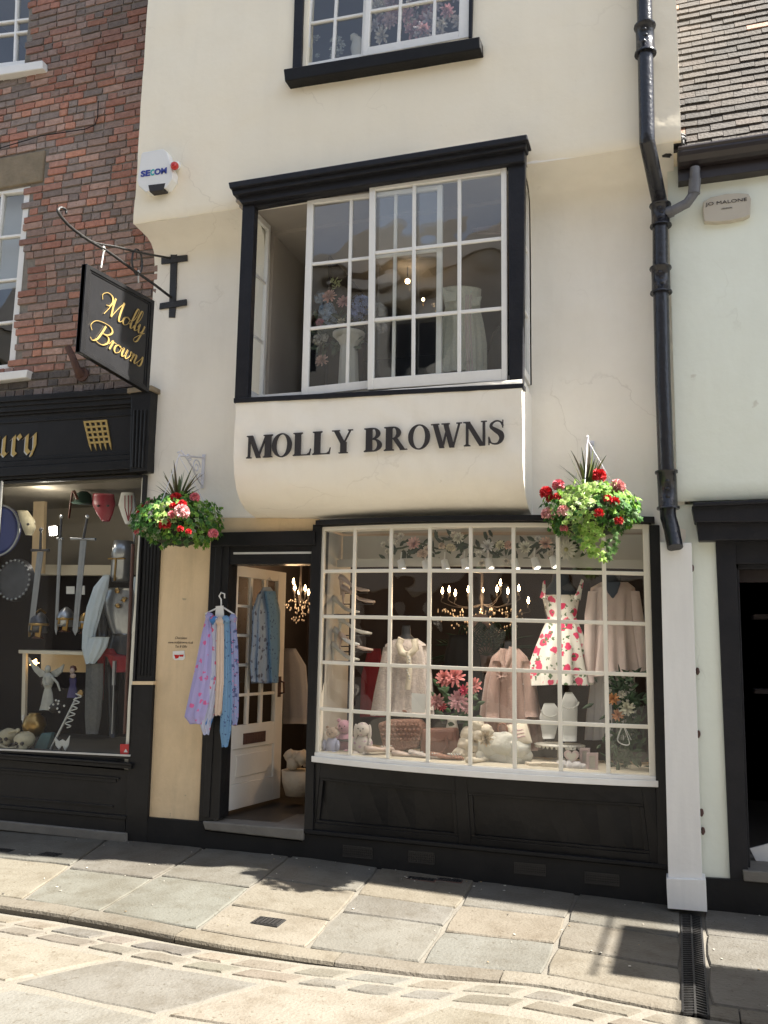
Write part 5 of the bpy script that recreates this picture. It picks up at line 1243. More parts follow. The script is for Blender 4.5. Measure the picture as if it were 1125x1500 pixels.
def DF(px, py, off=.06):                      # point on the open door leaf, off metres towards the viewer
    o_ = Hb-dn*off; d = ray(px, py); return CAM+d*((o_-CAM).dot(dn)/d.dot(dn))
bl = thing('blue_blouse', DF(392, 930), 'pale blue patterned chiffon blouse hung on the glazed door', 'blouse')
loft(MB(), [(386, 396, 860, .03), (378, 404, 872, .05), (371, 409, 895, .08), (370, 408, 935, .1), (369, 405, 970, .2), (371, 401, 1000, .26)], ratio=.16, folds=11, amp=.1, place=DF, dvec=-dn, n=60).build('body', 'blueblouse', bl)
loft(MB(), [(388, 402, 866), (392, 408, 900), (393, 409, 950), (396, 407, 1000)], ratio=.25, folds=5, amp=.15, place=lambda x, y: DF(x, y, .10), dvec=-dn, n=24).build('scarf_panel', 'bluescarf', bl)
m = MB(); m.tube([DF(391, 861), DF(392, 850), DF(395, 846), DF(398, 850)], .005, 6); m.build('hook', 'hanger', bl)
# ------------------------------------------------------------------ chandeliers (lit)
def chandelier(cx, cy, Y, bulbs, rad, label, drops=90, watt=8, pref=None):
    t = T('chandelier', cx, cy, Y, label, 'chandelier'); c = P(cx, cy, Y); rg = random.Random(int(cx))
    m = MB(); m.tube([c+Vector((0, 0, .55)), c+Vector((0, 0, -.1))], .012, 8); m.lathe([(.008, -.10), (.022, -.07), (.012, 0), (.022, .05), (.008, .12)], c, 12)
    for (bx, by) in bulbs:
        b_ = P(bx, by, Y); m.tube(spline([c, lerp(c, b_, .5)-Vector((0, 0, .09)), b_-Vector((0, 0, .10)), b_-Vector((0, 0, .05))], 5), .0035, 6)
        m.tube([b_-Vector((0, 0, .06)), b_-Vector((0, 0, .025))], .011, 8)
    m.build('arms', 'ink', t)
    for (bx, by) in bulbs:
        b_ = P(bx, by, Y); m = MB(); m.lathe([(.004, -.025), (.010, -.012), (.011, 0), (.007, .018), (.001, .036)], b_, 9); m.build('candle_bulb', 'bulb', t)
    m = MB()
    for i in range(drops):
        a = rg.uniform(0, 6.283); r_ = rad*rg.uniform(.2, 1); q = c+Vector((math.cos(a)*r_, math.sin(a)*r_*.6, -.04-rg.uniform(0, .30)*(1-r_/rad*.6))); m.ball(q, (.008, .008, .013), 5, 4)
    m.build('crystal_drops', 'crystal', t)
    ld = bpy.data.lights.new('chandelier_glow', 'POINT'); ld.energy = watt; ld.color = (1, .62, .32); ld.shadow_soft_size = .12; lo_ = bpy.data.objects.new('chandelier_glow', ld); COL.objects.link(lo_)
    lo_.parent = t; lo_.location = (0, -.25, .02)
    return t
chandelier(706, 885, 1.5, [(648, 866), (658, 864), (667, 869), (686, 864), (707, 864), (728, 863), (744, 866), (733, 854), (760, 862), (774, 880)], .42, 'lit crystal chandelier with many candle bulbs glowing behind the shop window', 150, 5)
chandelier(440, 872, 2.0, [(430, 852), (432, 861), (438, 867), (447, 862), (452, 868)], .16, 'small lit crystal chandelier glowing through the open door', 70, 3)
up_l = T('ceiling_lamp', 597, 412, 1.0, 'single bright warm bulb hanging upstairs behind the oriel panes', 'lamp')
m = MB(); m.ball(P(597, 412, 1.0), .022, 10, 7); m.build('bulb', 'bulb', up_l); m = MB(); m.tube([P(597, 408, 1.0), P(597, 330, 1.0)], .004, 5); m.build('flex', 'ink', up_l)
for x, y, l in ((620, 439, 'small warm bulb glowing upstairs just right of the bright one'), (647, 482, 'small warm bulb glowing upstairs beside the sequined dress')):
    u_ = T('small_lamp', x, y, 1.3, l, 'lamp'); m = MB(); m.ball(P(x, y, 1.3), (.012, .012, .018), 8, 6); m.build('bulb', 'bulb', u_); m = MB(); m.tube([P(x, y+2, 1.3), P(x, y+9, 1.3)], .009, 6); m.build('holder', 'brass', u_)
# ------------------------------------------------------------------ flower garland and spot lamps under the pelmet
ga = T('flower_garland', 700, 800, .16, 'garland of cream, blush and white silk flowers strung along the top of the shop window', 'garland')
GF = [(562, 798, .03, (.60, .58, .52)), (577, 791, .055, (.66, .63, .58)), (568, 808, .028, (.6, .58, .5)), (607, 797, .065, (.62, .42, .40)), (618, 812, .05, (.60, .48, .40)), (588, 786, .035, (.62, .6, .56)), (627, 806, .045, (.62, .52, .44)),
      (660, 803, .045, (.66, .60, .46)), (672, 789, .055, (.66, .62, .54)), (665, 784, .035, (.62, .56, .5)), (647, 800, .035, (.60, .5, .4)), (715, 801, .06, (.70, .68, .64)), (733, 799, .045, (.62, .60, .44)), (746, 799, .045, (.62, .42, .34)),
      (770, 803, .06, (.68, .64, .54)), (800, 797, .06, (.64, .44, .36)), (806, 811, .03, (.66, .62, .52)), (702, 812, .035, (.66, .62, .56)), (788, 790, .03, (.66, .64, .6)), (860, 806, .04, (.5, .48, .42)), (706, 825, .03, (.5, .46, .38)), (742, 822, .03, (.5, .46, .4))]
for k_, (x, y, r_, c) in enumerate(GF):
  if k_ % 3 == 1:
    m = MB(); carnation(m, P(x, y, .08), r_*.8, tuple(min(.85, q*1.3) for q in c), n=80, edge=1.1); m.build('silk_flower', 'petal', ga)
  else: bloomp(ga, x, y, .08, r_*.95, tuple(min(.85, q*1.35) for q in c), 'silk_flower', layers=6, n=12, open_=.85)
m = MB()
for i in range(14):
    a = 2*math.pi*i/14; c = P(829, 805, .06); d = Vector((math.cos(a), -.15, math.sin(a))); leaf(m, c, d, (0, -1, 0), .085, .028, (.68, .66, .56))
m.ball(P(829, 805, .04), .016, 8, 6, col=(.45, .42, .2)); m.build('daisy', 'petal', ga)
m = MB(); rg = random.Random(5)
for i in range(120):
    x = rg.uniform(560, 850); y = rg.uniform(786, 826); g = rg.uniform(.6, 1.2)
    if abs(x-560) < 25 and y < 800: continue
    leaf(m, P(x, y, rg.uniform(.18, .30)), (rg.uniform(-1, 1), rg.uniform(-.4, .2), rg.uniform(-1, .6)), (rg.uniform(-.3, .3), -1, rg.uniform(-.2, .6)), rg.uniform(.06, .11), rg.uniform(.02, .04), (.05*g, .09*g, .05*g))
m.tube([P(x, 800+4*math.sin(x*.1), .20) for x in range(560, 850, 10)], .008, 5, col=(.05, .07, .03)); m.build('leaves', 'petal', ga)
sp0 = T('spot_lamp', 589, 828, .10, 'small white cylindrical spot lamp hanging below the flower garland', 'spot lamp', 'white spot lamps under the window pelmet')
c = P(589, 828, .10); m = MB(); m.tube([c+Vector((-.012, 0, .035)), c+Vector((.010, -.02, -.035))], [.026, .031], 14); m.build('shade', 'plastic', sp0, bevel=.003)
m = MB(); m.tube([c+Vector((-.012, .0, .03)), c+Vector((-.012, .02, .10))], .006, 6); m.build('stem', 'plastic', sp0)
m = MB(); m.tube([c+Vector((.0101, -.0203, -.036)), c+Vector((.0102, -.0205, -.0365))], .024, 14); m.build('lit_lens', 'softlamp', sp0)
ld = bpy.data.lights.new('lamp_beam', 'SPOT'); ld.energy = 2.6; ld.color = (1, .90, .78); ld.spot_size = R_(125); ld.spot_blend = .8; ld.shadow_soft_size = .03
lo_ = bpy.data.objects.new('lamp_beam', ld); COL.objects.link(lo_); lo_.parent = sp0; lo_.location = (.01, -.02, -.05); lo_.rotation_euler = (R_(-8), 0, 0)
sp0['label'] = 'small white cylindrical spot lamp, leftmost of the eight below the flower garland'
for (x, y), od in zip(((625, 829), (653, 828), (682, 827), (717, 826), (755, 827), (785, 825), (812, 823)), ('second', 'third', 'fourth', 'fifth', 'sixth', 'seventh', 'last')):
    cc = P(x, y, .10); q_ = copy_tree(sp0, off=cc-c); q_['label'] = 'small white cylindrical spot lamp, %s of the eight from the left below the garland' % od
# ------------------------------------------------------------------ high heeled shoes on a stand
ss = T('shoe_stand', 508, 1000, .22, 'tall thin metal stand holding tiers of heels at the left of the shop window', 'shoe stand')
m = MB(); A = P(509, 1085, .24); B = P(516, 838, .24); m.tube([A, B], .007, 8); m.build('pole', 'darksteel', ss)
m = MB(); m.lathe([(.09, 0), (.09, .008), (.02, .018)], A, 18); m.build('base', 'darksteel', ss)
def shoe(px, py, Y, ang, size, mt_, label, tilt=.45):
    c = P(px, py, Y); t = thing('high_heel_shoe', c, label, 'shoe', 'heels tiered on the shoe stand'); ca, sa = math.cos(ang), math.sin(ang)
    def W(x, y, z): return c+Vector((x*ca-y*sa, x*sa+y*ca, z))*size
    pts = [(-.11, .075), (-.08, .072), (-.04, .052), (.01, .02), (.06, .004), (.12, .004)]; wd = [.026, .028, .022, .026, .036, .012]; ht = [.05, .042, .022, .02, .026, .014]
    vs = []; n = 12
    for (x, z), w_, h in zip(pts, wd, ht):
        for j in range(n):
            a = 2*math.pi*j/n; zz_ = z+(h*(math.sin(a)*.5+.5)); yy_ = w_*math.cos(a)*(1.0 if math.sin(a) < .3 else .8); vs.append(W(x, yy_, zz_))
    fs = [(i*n+j, i*n+(j+1) % n, (i+1)*n+(j+1) % n, (i+1)*n+j) for i in range(len(pts)-1) for j in range(n)]+[tuple(range(n))[::-1], tuple((len(pts)-1)*n+j for j in range(n))]
    m = MB(); m.add(vs, fs, smooth=True); m.build('upper', mt_, t)
    m = MB(); m.tube([W(-.10, 0, .08), W(-.105, 0, .03), W(-.10, 0, -.015)], [.016*size, .008*size, .006*size], 8); m.build('heel', mt_, t)
    m = MB(); m.tube([W(-.10, 0, -.004)]+[W(-.05, 0, -.004), W(.11, 0, -.004)], .004, 5); m.build('support_bar', 'darksteel', t)
    return t
for i, (x, y, a, mt_, nm) in enumerate(((518, 868, -.3, 'blushleather', 'topmost blush high heel on the shoe stand'), (524, 884, -.1, 'blushleather', 'blush high heel pointing right, second from the top of the stand'), (505, 899, -.4, 'ceramic', 'cream strappy heel with thin heel, third from the top of the stand'),
      (519, 930, -.1, 'ceramic', 'cream high heel in the middle of the shoe stand'), (507, 946, -.5, 'card', 'white court shoe below the middle of the shoe stand'), (520, 954, .0, 'blushleather', 'blush heel second from the bottom of the stand'), (505, 968, -.4, 'ceramic', 'lowest ivory stiletto on the shoe stand'))):
    shoe(x, y, .20+.02*(i % 2), a, 1.2, mt_, nm)
# ------------------------------------------------------------------ dress forms and clothes
def form(px, top, Y, rows, mt_, label, base_y=1105):
    t = T('dress_form', px, base_y, Y, label, 'dress form'); loft(MB(), rows, Y, .55, 2, .0, 20).build('torso', mt_, t)
    A, B = P(px, rows[-1][2]-5, Y), P(px, base_y, Y); m = MB(); m.tube([A, Vector((A.x, A.y, .74))], .012, 8); m.lathe([(.12, 0), (.11, .012), (.02, .03)], Vector((A.x, A.y, .735)), 18); m.build('stand', 'darksteel', t); return t
form(595, 915, .42, [(589, 601, 916), (588, 602, 930), (576, 614, 942), (570, 620, 965), (575, 615, 1000)], 'bustdark', 'black dress form under the cream lace cardigan, left part of window')
form(745, 940, .48, [(739, 753, 938), (738, 754, 952), (726, 766, 965), (722, 772, 990), (728, 766, 1030)], 'bustdark', 'black dress form under the rose beige cardigan in mid window')
form(823, 845, .40, [(810, 832, 838), (808, 835, 852), (797, 846, 866), (798, 844, 895), (803, 841, 915)], 'busts', 'slate blue dress form wearing the red rose dress')
fm_ = form(897, 845, .42, [(886, 908, 842), (884, 910, 856), (884, 911, 868), (880, 915, 900), (880, 915, 940)], 'busts', 'slate blue dress form under the blush blouse at the right of the window')
m = MB(); pp(m, [(884, 852), (909, 852), (904, 868), (897, 877), (890, 868)], .245, .05); m.build('chest', 'busts', fm_, bevel=.01)
t = T('lace_cardigan', 595, 1040, .40, 'cream lace cardigan with lilac scarf draped open on a black form', 'cardigan')
loft(MB(), [(578, 612, 936, .02), (566, 622, 944, .05), (561, 626, 965, .09), (558, 628, 1000, .14), (551, 630, 1047, .2)], .40, .42, 11, .07, 66).build('body', 'lace', t)
loft(MB(), [(562, 574, 948), (556, 572, 980), (549, 572, 1015), (544, 570, 1048)], .36, .6, 4, .08, 18).build('sleeve', 'lace', t); loft(MB(), [(616, 627, 946), (618, 632, 990), (616, 634, 1040)], .38, .6, 4, .08, 18).build('sleeve', 'lace', t)
m = MB(); m.tube([P(x, y, .28) for x, y in ((588, 935), (584, 944), (588, 956), (599, 960), (609, 950), (607, 936))], .028, 10); m.tube([P(598, 955, .27), P(600, 985, .27), P(597, 1010, .27)], .022, 8); m.build('scarf_collar', 'creamfab', t)
m = MB()
for k in range(9): m.ball(P(598+2*math.sin(k), 962+k*4, .235), .008, 6, 4)
m.build('bead_necklace', 'pearl', t)
t = T('rose_cardigan', 747, 1090, .46, 'rose beige draped cardigan hanging open with long hem in mid window', 'cardigan')
loft(MB(), [(734, 760, 950, .02), (722, 770, 962, .06), (716, 779, 990, .12), (713, 785, 1035, .18), (711, 789, 1075, .22), (713, 789, 1098, .24)], .46, .42, 13, .08, 78).build('body', 'rosebeige', t)
loft(MB(), [(722, 734, 968), (715, 731, 1010), (712, 730, 1052)], .36, .6, 4, .08, 18).build('sleeve', 'rosebeige', t); loft(MB(), [(764, 776, 968), (768, 784, 1010), (770, 788, 1050)], .38, .6, 4, .08, 18).build('sleeve', 'rosebeige', t)
m = MB(); m.tube([P(x, y, .31) for x, y in ((737, 950), (735, 966), (741, 982), (748, 960), (750, 948))], .024, 8); bloom(m, P(735, 990, .29), .05, (.36, .24, .20)); m.build('collar', 'rosebeige', t)
t = T('floral_dress', 822, 1000, .38, 'sleeveless white summer dress printed with red roses on a slate blue form', 'dress')
loft(MB(), [(794, 849, 872, .0), (797, 847, 885, .01), (803, 843, 908, .015)], .385, .58, 6, .01, 40).build('bodice', 'floral', t)
loft(MB(), [(802, 844, 906, .02), (794, 851, 925, .05), (786, 858, 950, .10), (780, 862, 975, .13), (775, 866, 1003, .16)], .385, .5, 10, .08, 60, cap=False).build('skirt', 'floral', t)
for a in ((794, 852, 795, 876), (850, 850, 845, 878)):
    m = MB(); m.tube([P(a[0]+3, a[1], .33), P((a[0]+a[2])/2+2, (a[1]+a[3])/2, .26), P(a[2], a[3], .28)], [.014, .02, .03], 8, flat=.5); m.build('strap', 'floral', t)
t = T('blush_blouse', 897, 1000, .42, 'sheer blush chiffon blouse with long sleeves on the rightmost dress form', 'blouse')
loft(MB(), [(880, 920, 853, .0), (866, 929, 861, .02), (865, 930, 875, .04), (868, 928, 910, .09), (864, 932, 945, .15), (860, 936, 990, .22)], .41, .42, 12, .07, 72).build('body', 'blush', t)
loft(MB(), [(862, 874, 866), (857, 872, 900), (856, 871, 950), (857, 870, 1000)], .36, .6, 4, .08, 18).build('sleeve', 'blush', t); loft(MB(), [(924, 936, 866), (928, 943, 910), (930, 945, 950), (932, 946, 985)], .38, .6, 4, .08, 18).build('sleeve', 'blush', t)
m = MB()
for k in range(5): m.ball(P(889, 880+k*7, .285), .007, 6, 4)
m.build('button_row', 'pearl', t)
t = T('pale_skirt', 895, 1080, .46, 'long pale grey voile skirt hanging below the blush blouse', 'skirt')
loft(MB(), [(868, 928, 955, .03), (867, 927, 1000, .07), (866, 926, 1045, .18), (865, 924, 1083, .22)], .50, .4, 13, .08, 78).build('skirt_cloth', 'paleskirt', t)
# dim clothes further back in the shop
for k, (rows, Y, mt_, lab, cat) in enumerate((([(660, 690, 930), (652, 700, 960), (650, 705, 1010), (648, 708, 1060)], .95, 'bustdark', 'dark jacket hanging in the shadow behind the pink flowers', 'jacket'),
     ([(418, 432, 950), (414, 446, 975), (414, 450, 1020), (416, 452, 1060)], 1.5, 'paleskirt', 'pale grey top hanging in the gloom inside the doorway', 'top'),
     ([(540, 556, 950), (530, 560, 990), (528, 562, 1050)], .8, 'redcloth', 'dark red garment hanging behind the shoe stand', 'garment'),
     ([(690, 712, 900), (684, 718, 930), (682, 722, 985)], 1.1, 'rosebeige', 'dusky garment hanging dimly below the chandelier', 'garment'))):
    tag(loft(MB(), rows, Y, .3, 7, .1, 26).build({'jacket': 'dark_jacket', 'top': 'grey_jumper', 'garment': 'dim_garment'}[cat], mt_), lab, cat)
t = T('soft_toy_basket', 436, 1140, .8, 'cream ruffled cloth basket on the shop floor just inside the door', 'basket')
m = MB(); c = P(436, 1150, .8); m.lathe([(.10, .0), (.13, .10), (.14, .2), (.12, .2)], c-Vector((0, 0, .08)), 20); m.build('tub', 'creamfab', t)
m = MB()
for k in range(9): m.ball(c+Vector((rnd.uniform(-.09, .09), rnd.uniform(-.09, .09), .15+rnd.uniform(0, .09))), .055, 8, 6, jit=.4)
m.build('cloth_filling', 'creamfab', t)
# ------------------------------------------------------------------ pink bouquet in the window
t = T('pink_bouquet', 665, 1040, .25, 'bouquet of coral and pink silk flowers standing in mid window', 'bouquet')
for x, y, r_, c in ((651, 994, .07, (.66, .26, .24)), (667, 992, .085, (.68, .27, .26)), (680, 1011, .045, (.60, .10, .16)), (695, 1005, .065, (.64, .26, .24)), (640, 1028, .065, (.50, .27, .26)), (672, 1027, .085, (.62, .34, .36)), (648, 1035, .04, (.60, .14, .16)), (684, 1037, .05, (.56, .32, .32))):
    bloomp(t, x, y, .2, r_, c, 'silk_flower', layers=5, n=10)
m = MB(); rg = random.Random(8)
for i in range(70):
    g = rg.uniform(.6, 1.3); leaf(m, P(rg.uniform(640, 700), rg.uniform(1005, 1060), rg.uniform(.24, .34)), (rg.uniform(-1, 1), -.2, rg.uniform(-.6, 1)), (0, -1, .4), rg.uniform(.05, .09), .035, (.05*g, .10*g, .04*g))
m.build('leaves', 'petal', t)
m = MB(); c = P(662, 1088, .48); m.lathe([(.05, 0), (.055, .08), (.035, .16), (.045, .2)], c, 16); m.build('vase', 'ceramic', t)
# dark palm in the background
t = T('palm_plant', 712, 945, 1.0, 'dark green palm fronds in the shade behind the shop window', 'plant')
for k in range(9):
    a = -1.3+k*.33; m = MB(); c = P(712, 960, 1.0); ln = [c+Vector((math.sin(a)*s_*.42, .05*s_, math.cos(a)*s_*.34-.12*s_*s_)) for s_ in [i/10 for i in range(11)]]; m.tube(ln, .004, 5, col=(.02, .05, .02))
    for i in range(2, 11):
        for sg in (-1, 1): leaf(m, ln[i], (math.sin(a)+sg*.7, 0, math.cos(a)-.5), (0, -1, 0), .12, .014, (.015, .045, .02))
    m.build('frond', 'petal', t)
# ------------------------------------------------------------------ bags, toys, ornaments along the window board
def bag(name, pts, Y, d, mt_, label, handle, flap=None):
    cx_ = sum(p[0] for p in pts)/len(pts); cy_ = max(p[1] for p in pts); t = T(name, cx_, cy_, Y, label, 'handbag')
    m = MB(); pp(m, pts, Y, d); m.build('body', mt_, t, bevel=.022, seg=3); m = MB(); m.tube(spline([P(x, y, Y-.015 if flap else Y+d/2) for x, y in handle], 5), .009, 8); m.build('handle', mt_, t)
    if flap:
        m = MB(); pp(m, flap, Y-.012, .03); m.build('flap', mt_, t, bevel=.008, seg=2)
    return t
b1_ = bag('woven_handbag', [(552, 1060), (570, 1054), (612, 1054), (619, 1064), (611, 1096), (590, 1100), (562, 1103)], .26, .14, 'tanleather', 'tan woven leather handbag slumped in the window below the lace cardigan', [(565, 1060), (575, 1044), (595, 1042), (607, 1058)])
m = MB()
for i in range(9):
    for j in range(4):
        m.ball(P(560+i*6.2+(j % 2)*3, 1062+j*7, .255), (.018, .012, .012), 6, 5)
m.build('plaited_front', 'tanleather', b1_)
b2_ = bag('leather_satchel', [(616, 1068), (667, 1067), (671, 1100), (668, 1106), (614, 1108)], .28, .12, 'brownleather', 'smooth brown leather satchel with loop handle beside the woven bag', [(640, 1106), (650, 1100), (655, 1090), (652, 1080)], [(619, 1072), (664, 1071), (663, 1084), (640, 1087), (620, 1085)])
def flat_shoe(px, py, Y, mt_, label, a=.2, pearls=False):
    c = P(px, py, Y); t = thing('flat_shoe', c, label, 'shoe', 'flat shoes along the window board'); m = MB(); ca, sa = math.cos(a), math.sin(a)
    prof = [(-.12, .028, .05), (-.07, .034, .045), (0, .034, .03), (.06, .04, .035), (.11, .030, .028), (.13, .01, .014)]; n = 12; vs = []
    for x, w_, h in prof:
        for j in range(n):
            q = 2*math.pi*j/n; y = w_*math.cos(q); z = h*(.5+.5*math.sin(q)); vs.append(c+Vector((x*ca-y*sa, x*sa+y*ca, z)))
    fs = [(i*n+j, i*n+(j+1) % n, (i+1)*n+(j+1) % n, (i+1)*n+j) for i in range(len(prof)-1) for j in range(n)]+[tuple(range(n))[::-1], tuple((len(prof)-1)*n+j for j in range(n))]
    m.add(vs, fs, smooth=True); m.build('upper', mt_, t); m = MB(); 
    for k in range(14): 
        q = k*.449; m.ball(c+Vector(((.06+.045*math.cos(q))*ca, (.06+.045*math.cos(q))*sa+.03*math.sin(q), .036)), .007 if pearls else .005, 5, 4)
    m.build('beading', 'pearl', t); return t
flat_shoe(598, 1109, .10, 'blushleather', 'blush flat shoe lying in front of the woven bag', .3); flat_shoe(622, 1110, .08, 'lace', 'beaded nude flat shoe between the two brown bags', -.2, True)
flat_shoe(556, 1101, .10, 'blushleather', 'small blush flat shoe left of the woven bag', .9); flat_shoe(653, 1112, .07, 'tanleather', 'tan flat shoe in front of the satchel', .1, True); flat_shoe(700, 1117, .06, 'creamfab', 'cream flat shoe below the draped cloth', 1.2)
def toy(px, py, Y, s_, mh, mbd, label, ears=0, arms=True):
    t = T('soft_toy', px, py, Y, label, 'soft toy', 'soft toys in the corner of the window'); c = P(px, py, Y)
    m = MB(); m.ball(c+Vector((0, 0, .08*s_)), (.065*s_, .05*s_, .085*s_), 14, 10, jit=.06)
    if arms:
        for sg in (-1, 1): m.ball(c+Vector((sg*.065*s_, -.02, .09*s_)), (.022*s_, .022*s_, .05*s_), 8, 6); 
        for sg in (-1, 1): m.ball(c+Vector((sg*.04*s_, -.05*s_, .018*s_)), (.028*s_, .045*s_, .025*s_), 8, 6)
    m.build('body', mbd, t); m = MB(); h = c+Vector((0, -.01, .20*s_)); m.ball(h, (.058*s_, .05*s_, .052*s_), 14, 10, jit=.04); hd = m.build('head', mh, t)
    m = MB()
    for sg in (-1, 1): m.ball(h+Vector((sg*.02*s_, -.047*s_, .008*s_)), .0055*s_, 6, 5)
    m.ball(h+Vector((0, -.053*s_, -.008*s_)), .006*s_, 6, 5); m.build('eyes_and_nose', 'ink', hd)
    for sg in (-1, 1):
        m = MB()
        if ears: m.ball(h+Vector((sg*.055*s_, 0, -.02*s_)), (.018*s_, .012*s_, .06*s_), 10, 8)
        else: m.ball(h+Vector((sg*.045*s_, 0, .045*s_)), (.016*s_, .010*s_, .016*s_), 8, 6)
        m.build('ear', mh, hd)
toy(486, 1106, .12, .82, 'toytan', 'toyblue', 'tan toy bear in a lilac dress in the window corner'); toy(504, 1104, .24, 1.0, 'toypink', 'toypink', 'pink plush toy behind the tan bear'); toy(531, 1108, .12, .98, 'toycream', 'toycream', 'cream spotted plush rabbit with drooping ears', 1)
def lumpy(name, pts, Y, mt_, label, cat, r=.045):
    t = T(name, pts[0][0], pts[0][1], Y, label, cat); m = MB()
    for x, y, k in pts: m.ball(P(x, y, Y), (r*k*1.3, r*k, r*k), 14, 10, jit=.5)
    m.build('cloth_folds', mt_, t, subd=1); return t
lumpy('draped_cloth', [(697, 1062, 1.1), (688, 1075, 1.2), (683, 1090, 1.2), (676, 1104, 1.2), (702, 1078, 1.1), (712, 1070, 1.0), (698, 1095, .9)], .20, 'creamfab', 'crumpled cream cloth draped in the window beside the satchel', 'cloth')
lumpy('fabric_bag', [(722, 1095, 1.7), (740, 1092, 1.8), (756, 1098, 1.6), (733, 1108, 1.5), (750, 1112, 1.5), (765, 1108, 1.2), (712, 1108, 1.2)], .18, 'greyfab', 'soft pale grey fabric bag lying on the window board', 'fabric bag', .052)
t = T('cream_rosette', 712, 1082, .1, 'cream cloth rosette on the pale grey fabric bag', 'rosette'); bloomp(t, 712, 1082, .10, .06, (.50, .42, .30), 'cloth_petals', layers=5, n=9)
t = T('cushion', 762, 1080, .2, 'square cream cushion with faint pink writing leaning in the window', 'cushion')
def cush(u, v, s_):
    A, B, C_, D = P(742, 1062, .26), P(771, 1058, .24), P(780, 1088, .16), P(752, 1094, .16); p = lerp(lerp(A, B, u), lerp(D, C_, u), v); f_ = (math.sin(math.pi*u)*math.sin(math.pi*v))**.5 if 0 < u < 1 and 0 < v < 1 else 0
    return p+Vector((0, -s_*.05*f_, 0))
m = MB(); m.grid(lambda u, v: cush(u, v, 1), 14, 14); m.grid(lambda u, v: cush(1-u, v, -1), 14, 14); m.build('pillow', 'creamfab', t)
m = MB()
for v in (.3, .45, .6): m.tube([cush(.2+.6*i/16, v+.03*math.sin(i*2.1), 1)+Vector((0, -.004, 0)) for i in range(17)], .0025, 4)
m.build('pink_writing', 'toypink', t)
t = T('round_handle_bag', 738, 1075, .3, 'small pale bag with round cane handle behind the cushion', 'handbag'); m = MB(); c = P(736, 1069, .24); m.tube([c+Vector((math.cos(a)*.035, 0, math.sin(a)*.045)) for a in [i*math.pi/8 for i in range(17)]], .006, 6); m.build('round_handle', 'tanleather', t)
m = MB(); pp(m, [(724, 1074), (752, 1073), (755, 1098), (722, 1098)], .27, .08); m.build('body', 'creamfab', t, bevel=.02, seg=3)
# cake stand with necklace busts
t = T('cake_stand', 820, 1100, .30, 'white scallop edged cake stand holding the two necklace busts', 'cake stand'); c = P(820, 1116, .30); ztp = P(820, 1090, .30).z
m = MB(); m.lathe([(.08, 0), (.07, .012), (.018, .03), (.016, ztp-c.z-.03), (.03, ztp-c.z-.012), (.165, ztp-c.z-.008), (.168, ztp-c.z), (.0, ztp-c.z)], c, 28); m.build('pedestal', 'ceramic', t)
m = MB()
for k in range(32): a = k*math.pi/16; m.tube([c+Vector((math.cos(a)*.168, math.sin(a)*.168, ztp-c.z-.004)), c+Vector((math.cos(a)*.170, math.sin(a)*.170, ztp-c.z-.022))], [.012, .005], 5)
m.build('scalloped_rim', 'ceramic', t)
def nbust(rows, Y, label):
    t = T('necklace_bust', (rows[0][0]+rows[0][1])/2, rows[-1][2], Y, label, 'necklace bust', 'jewellery busts on the cake stand'); loft(MB(), rows, Y, .3, 2, 0, 20).build('bust', 'bust white', t)
    r0 = rows[1]; m = MB(); cx_ = (r0[0]+r0[1])/2
    for k in range(15): a = math.pi*k/14; m.ball(P(cx_-13*math.cos(a), r0[2]+3+9*math.sin(a), Y-.055), .0065, 5, 4)
    m.build('pearl_necklace', 'pearl', t)
nbust([(797, 812, 1030), (794, 818, 1038), (790, 821, 1050), (795, 812, 1082)], .28, 'low wide grey bust with necklace, left on the cake stand'); nbust([(828, 838, 1014), (823, 846, 1026), (821, 846, 1042), (824, 845, 1086)], .27, 'tall grey bust with necklace, right on the cake stand')
t = T('heart_ornament', 837, 1112, .10, 'pink and white heart ornament with a small crown', 'ornament'); c = P(837, 1108, .10)
hp = [(16*math.sin(a)**3, 13*math.cos(a)-5*math.cos(2*a)-2*math.cos(3*a)-math.cos(4*a)) for a in [i*2*math.pi/28 for i in range(28)]]
m = MB(); m.prism([c+Vector((x*.0032, 0, z*.0032)) for x, z in hp], (0, .025, 0)); m.build('heart', 'frame pink', t, bevel=.004); m = MB(); m.prism([c+Vector((x*.0022, -.004, z*.0022)) for x, z in hp], (0, .01, 0)); m.build('inner_heart', 'ceramic', t, bevel=.002)
m = MB()
for k in (-1, 0, 1): m.prism([c+Vector((k*.018-.009, 0, .042)), c+Vector((k*.018+.009, 0, .042)), c+Vector((k*.024, 0, .075))], (0, .012, 0))
m.build('crown', 'pearl', t)
for x0_, y0_, x1_, y1_, Y, lab in ((849, 1096, 864, 1121, .16, 'blush photo frame behind its neighbour beside the heart ornament'), (859, 1103, 876, 1130, .08, 'nearer blush photo frame right of the heart ornament')):
    t = T('photo_frame', x0_, y1_, Y, lab, 'photo frame', 'pair of blush photo frames'); m = MB(); pp(m, [(x0_, y0_), (x1_, y0_), (x1_, y0_+4), (x0_, y0_+4)], Y, .02); pp(m, [(x0_, y1_-4), (x1_, y1_-4), (x1_, y1_), (x0_, y1_)], Y, .02); pp(m, [(x0_, y0_+4), (x0_+4, y0_+4), (x0_+4, y1_-4), (x0_, y1_-4)], Y, .02); pp(m, [(x1_-4, y0_+4), (x1_, y0_+4), (x1_, y1_-4), (x1_-4, y1_-4)], Y, .02); m.build('border', 'frame pink', t)
    m = MB(); pp(m, [(x0_+3, y0_+3), (x1_-3, y0_+3), (x1_-3, y1_-3), (x0_+3, y1_-3)], Y+.012, .004); m.build('picture', 'ceramic', t)
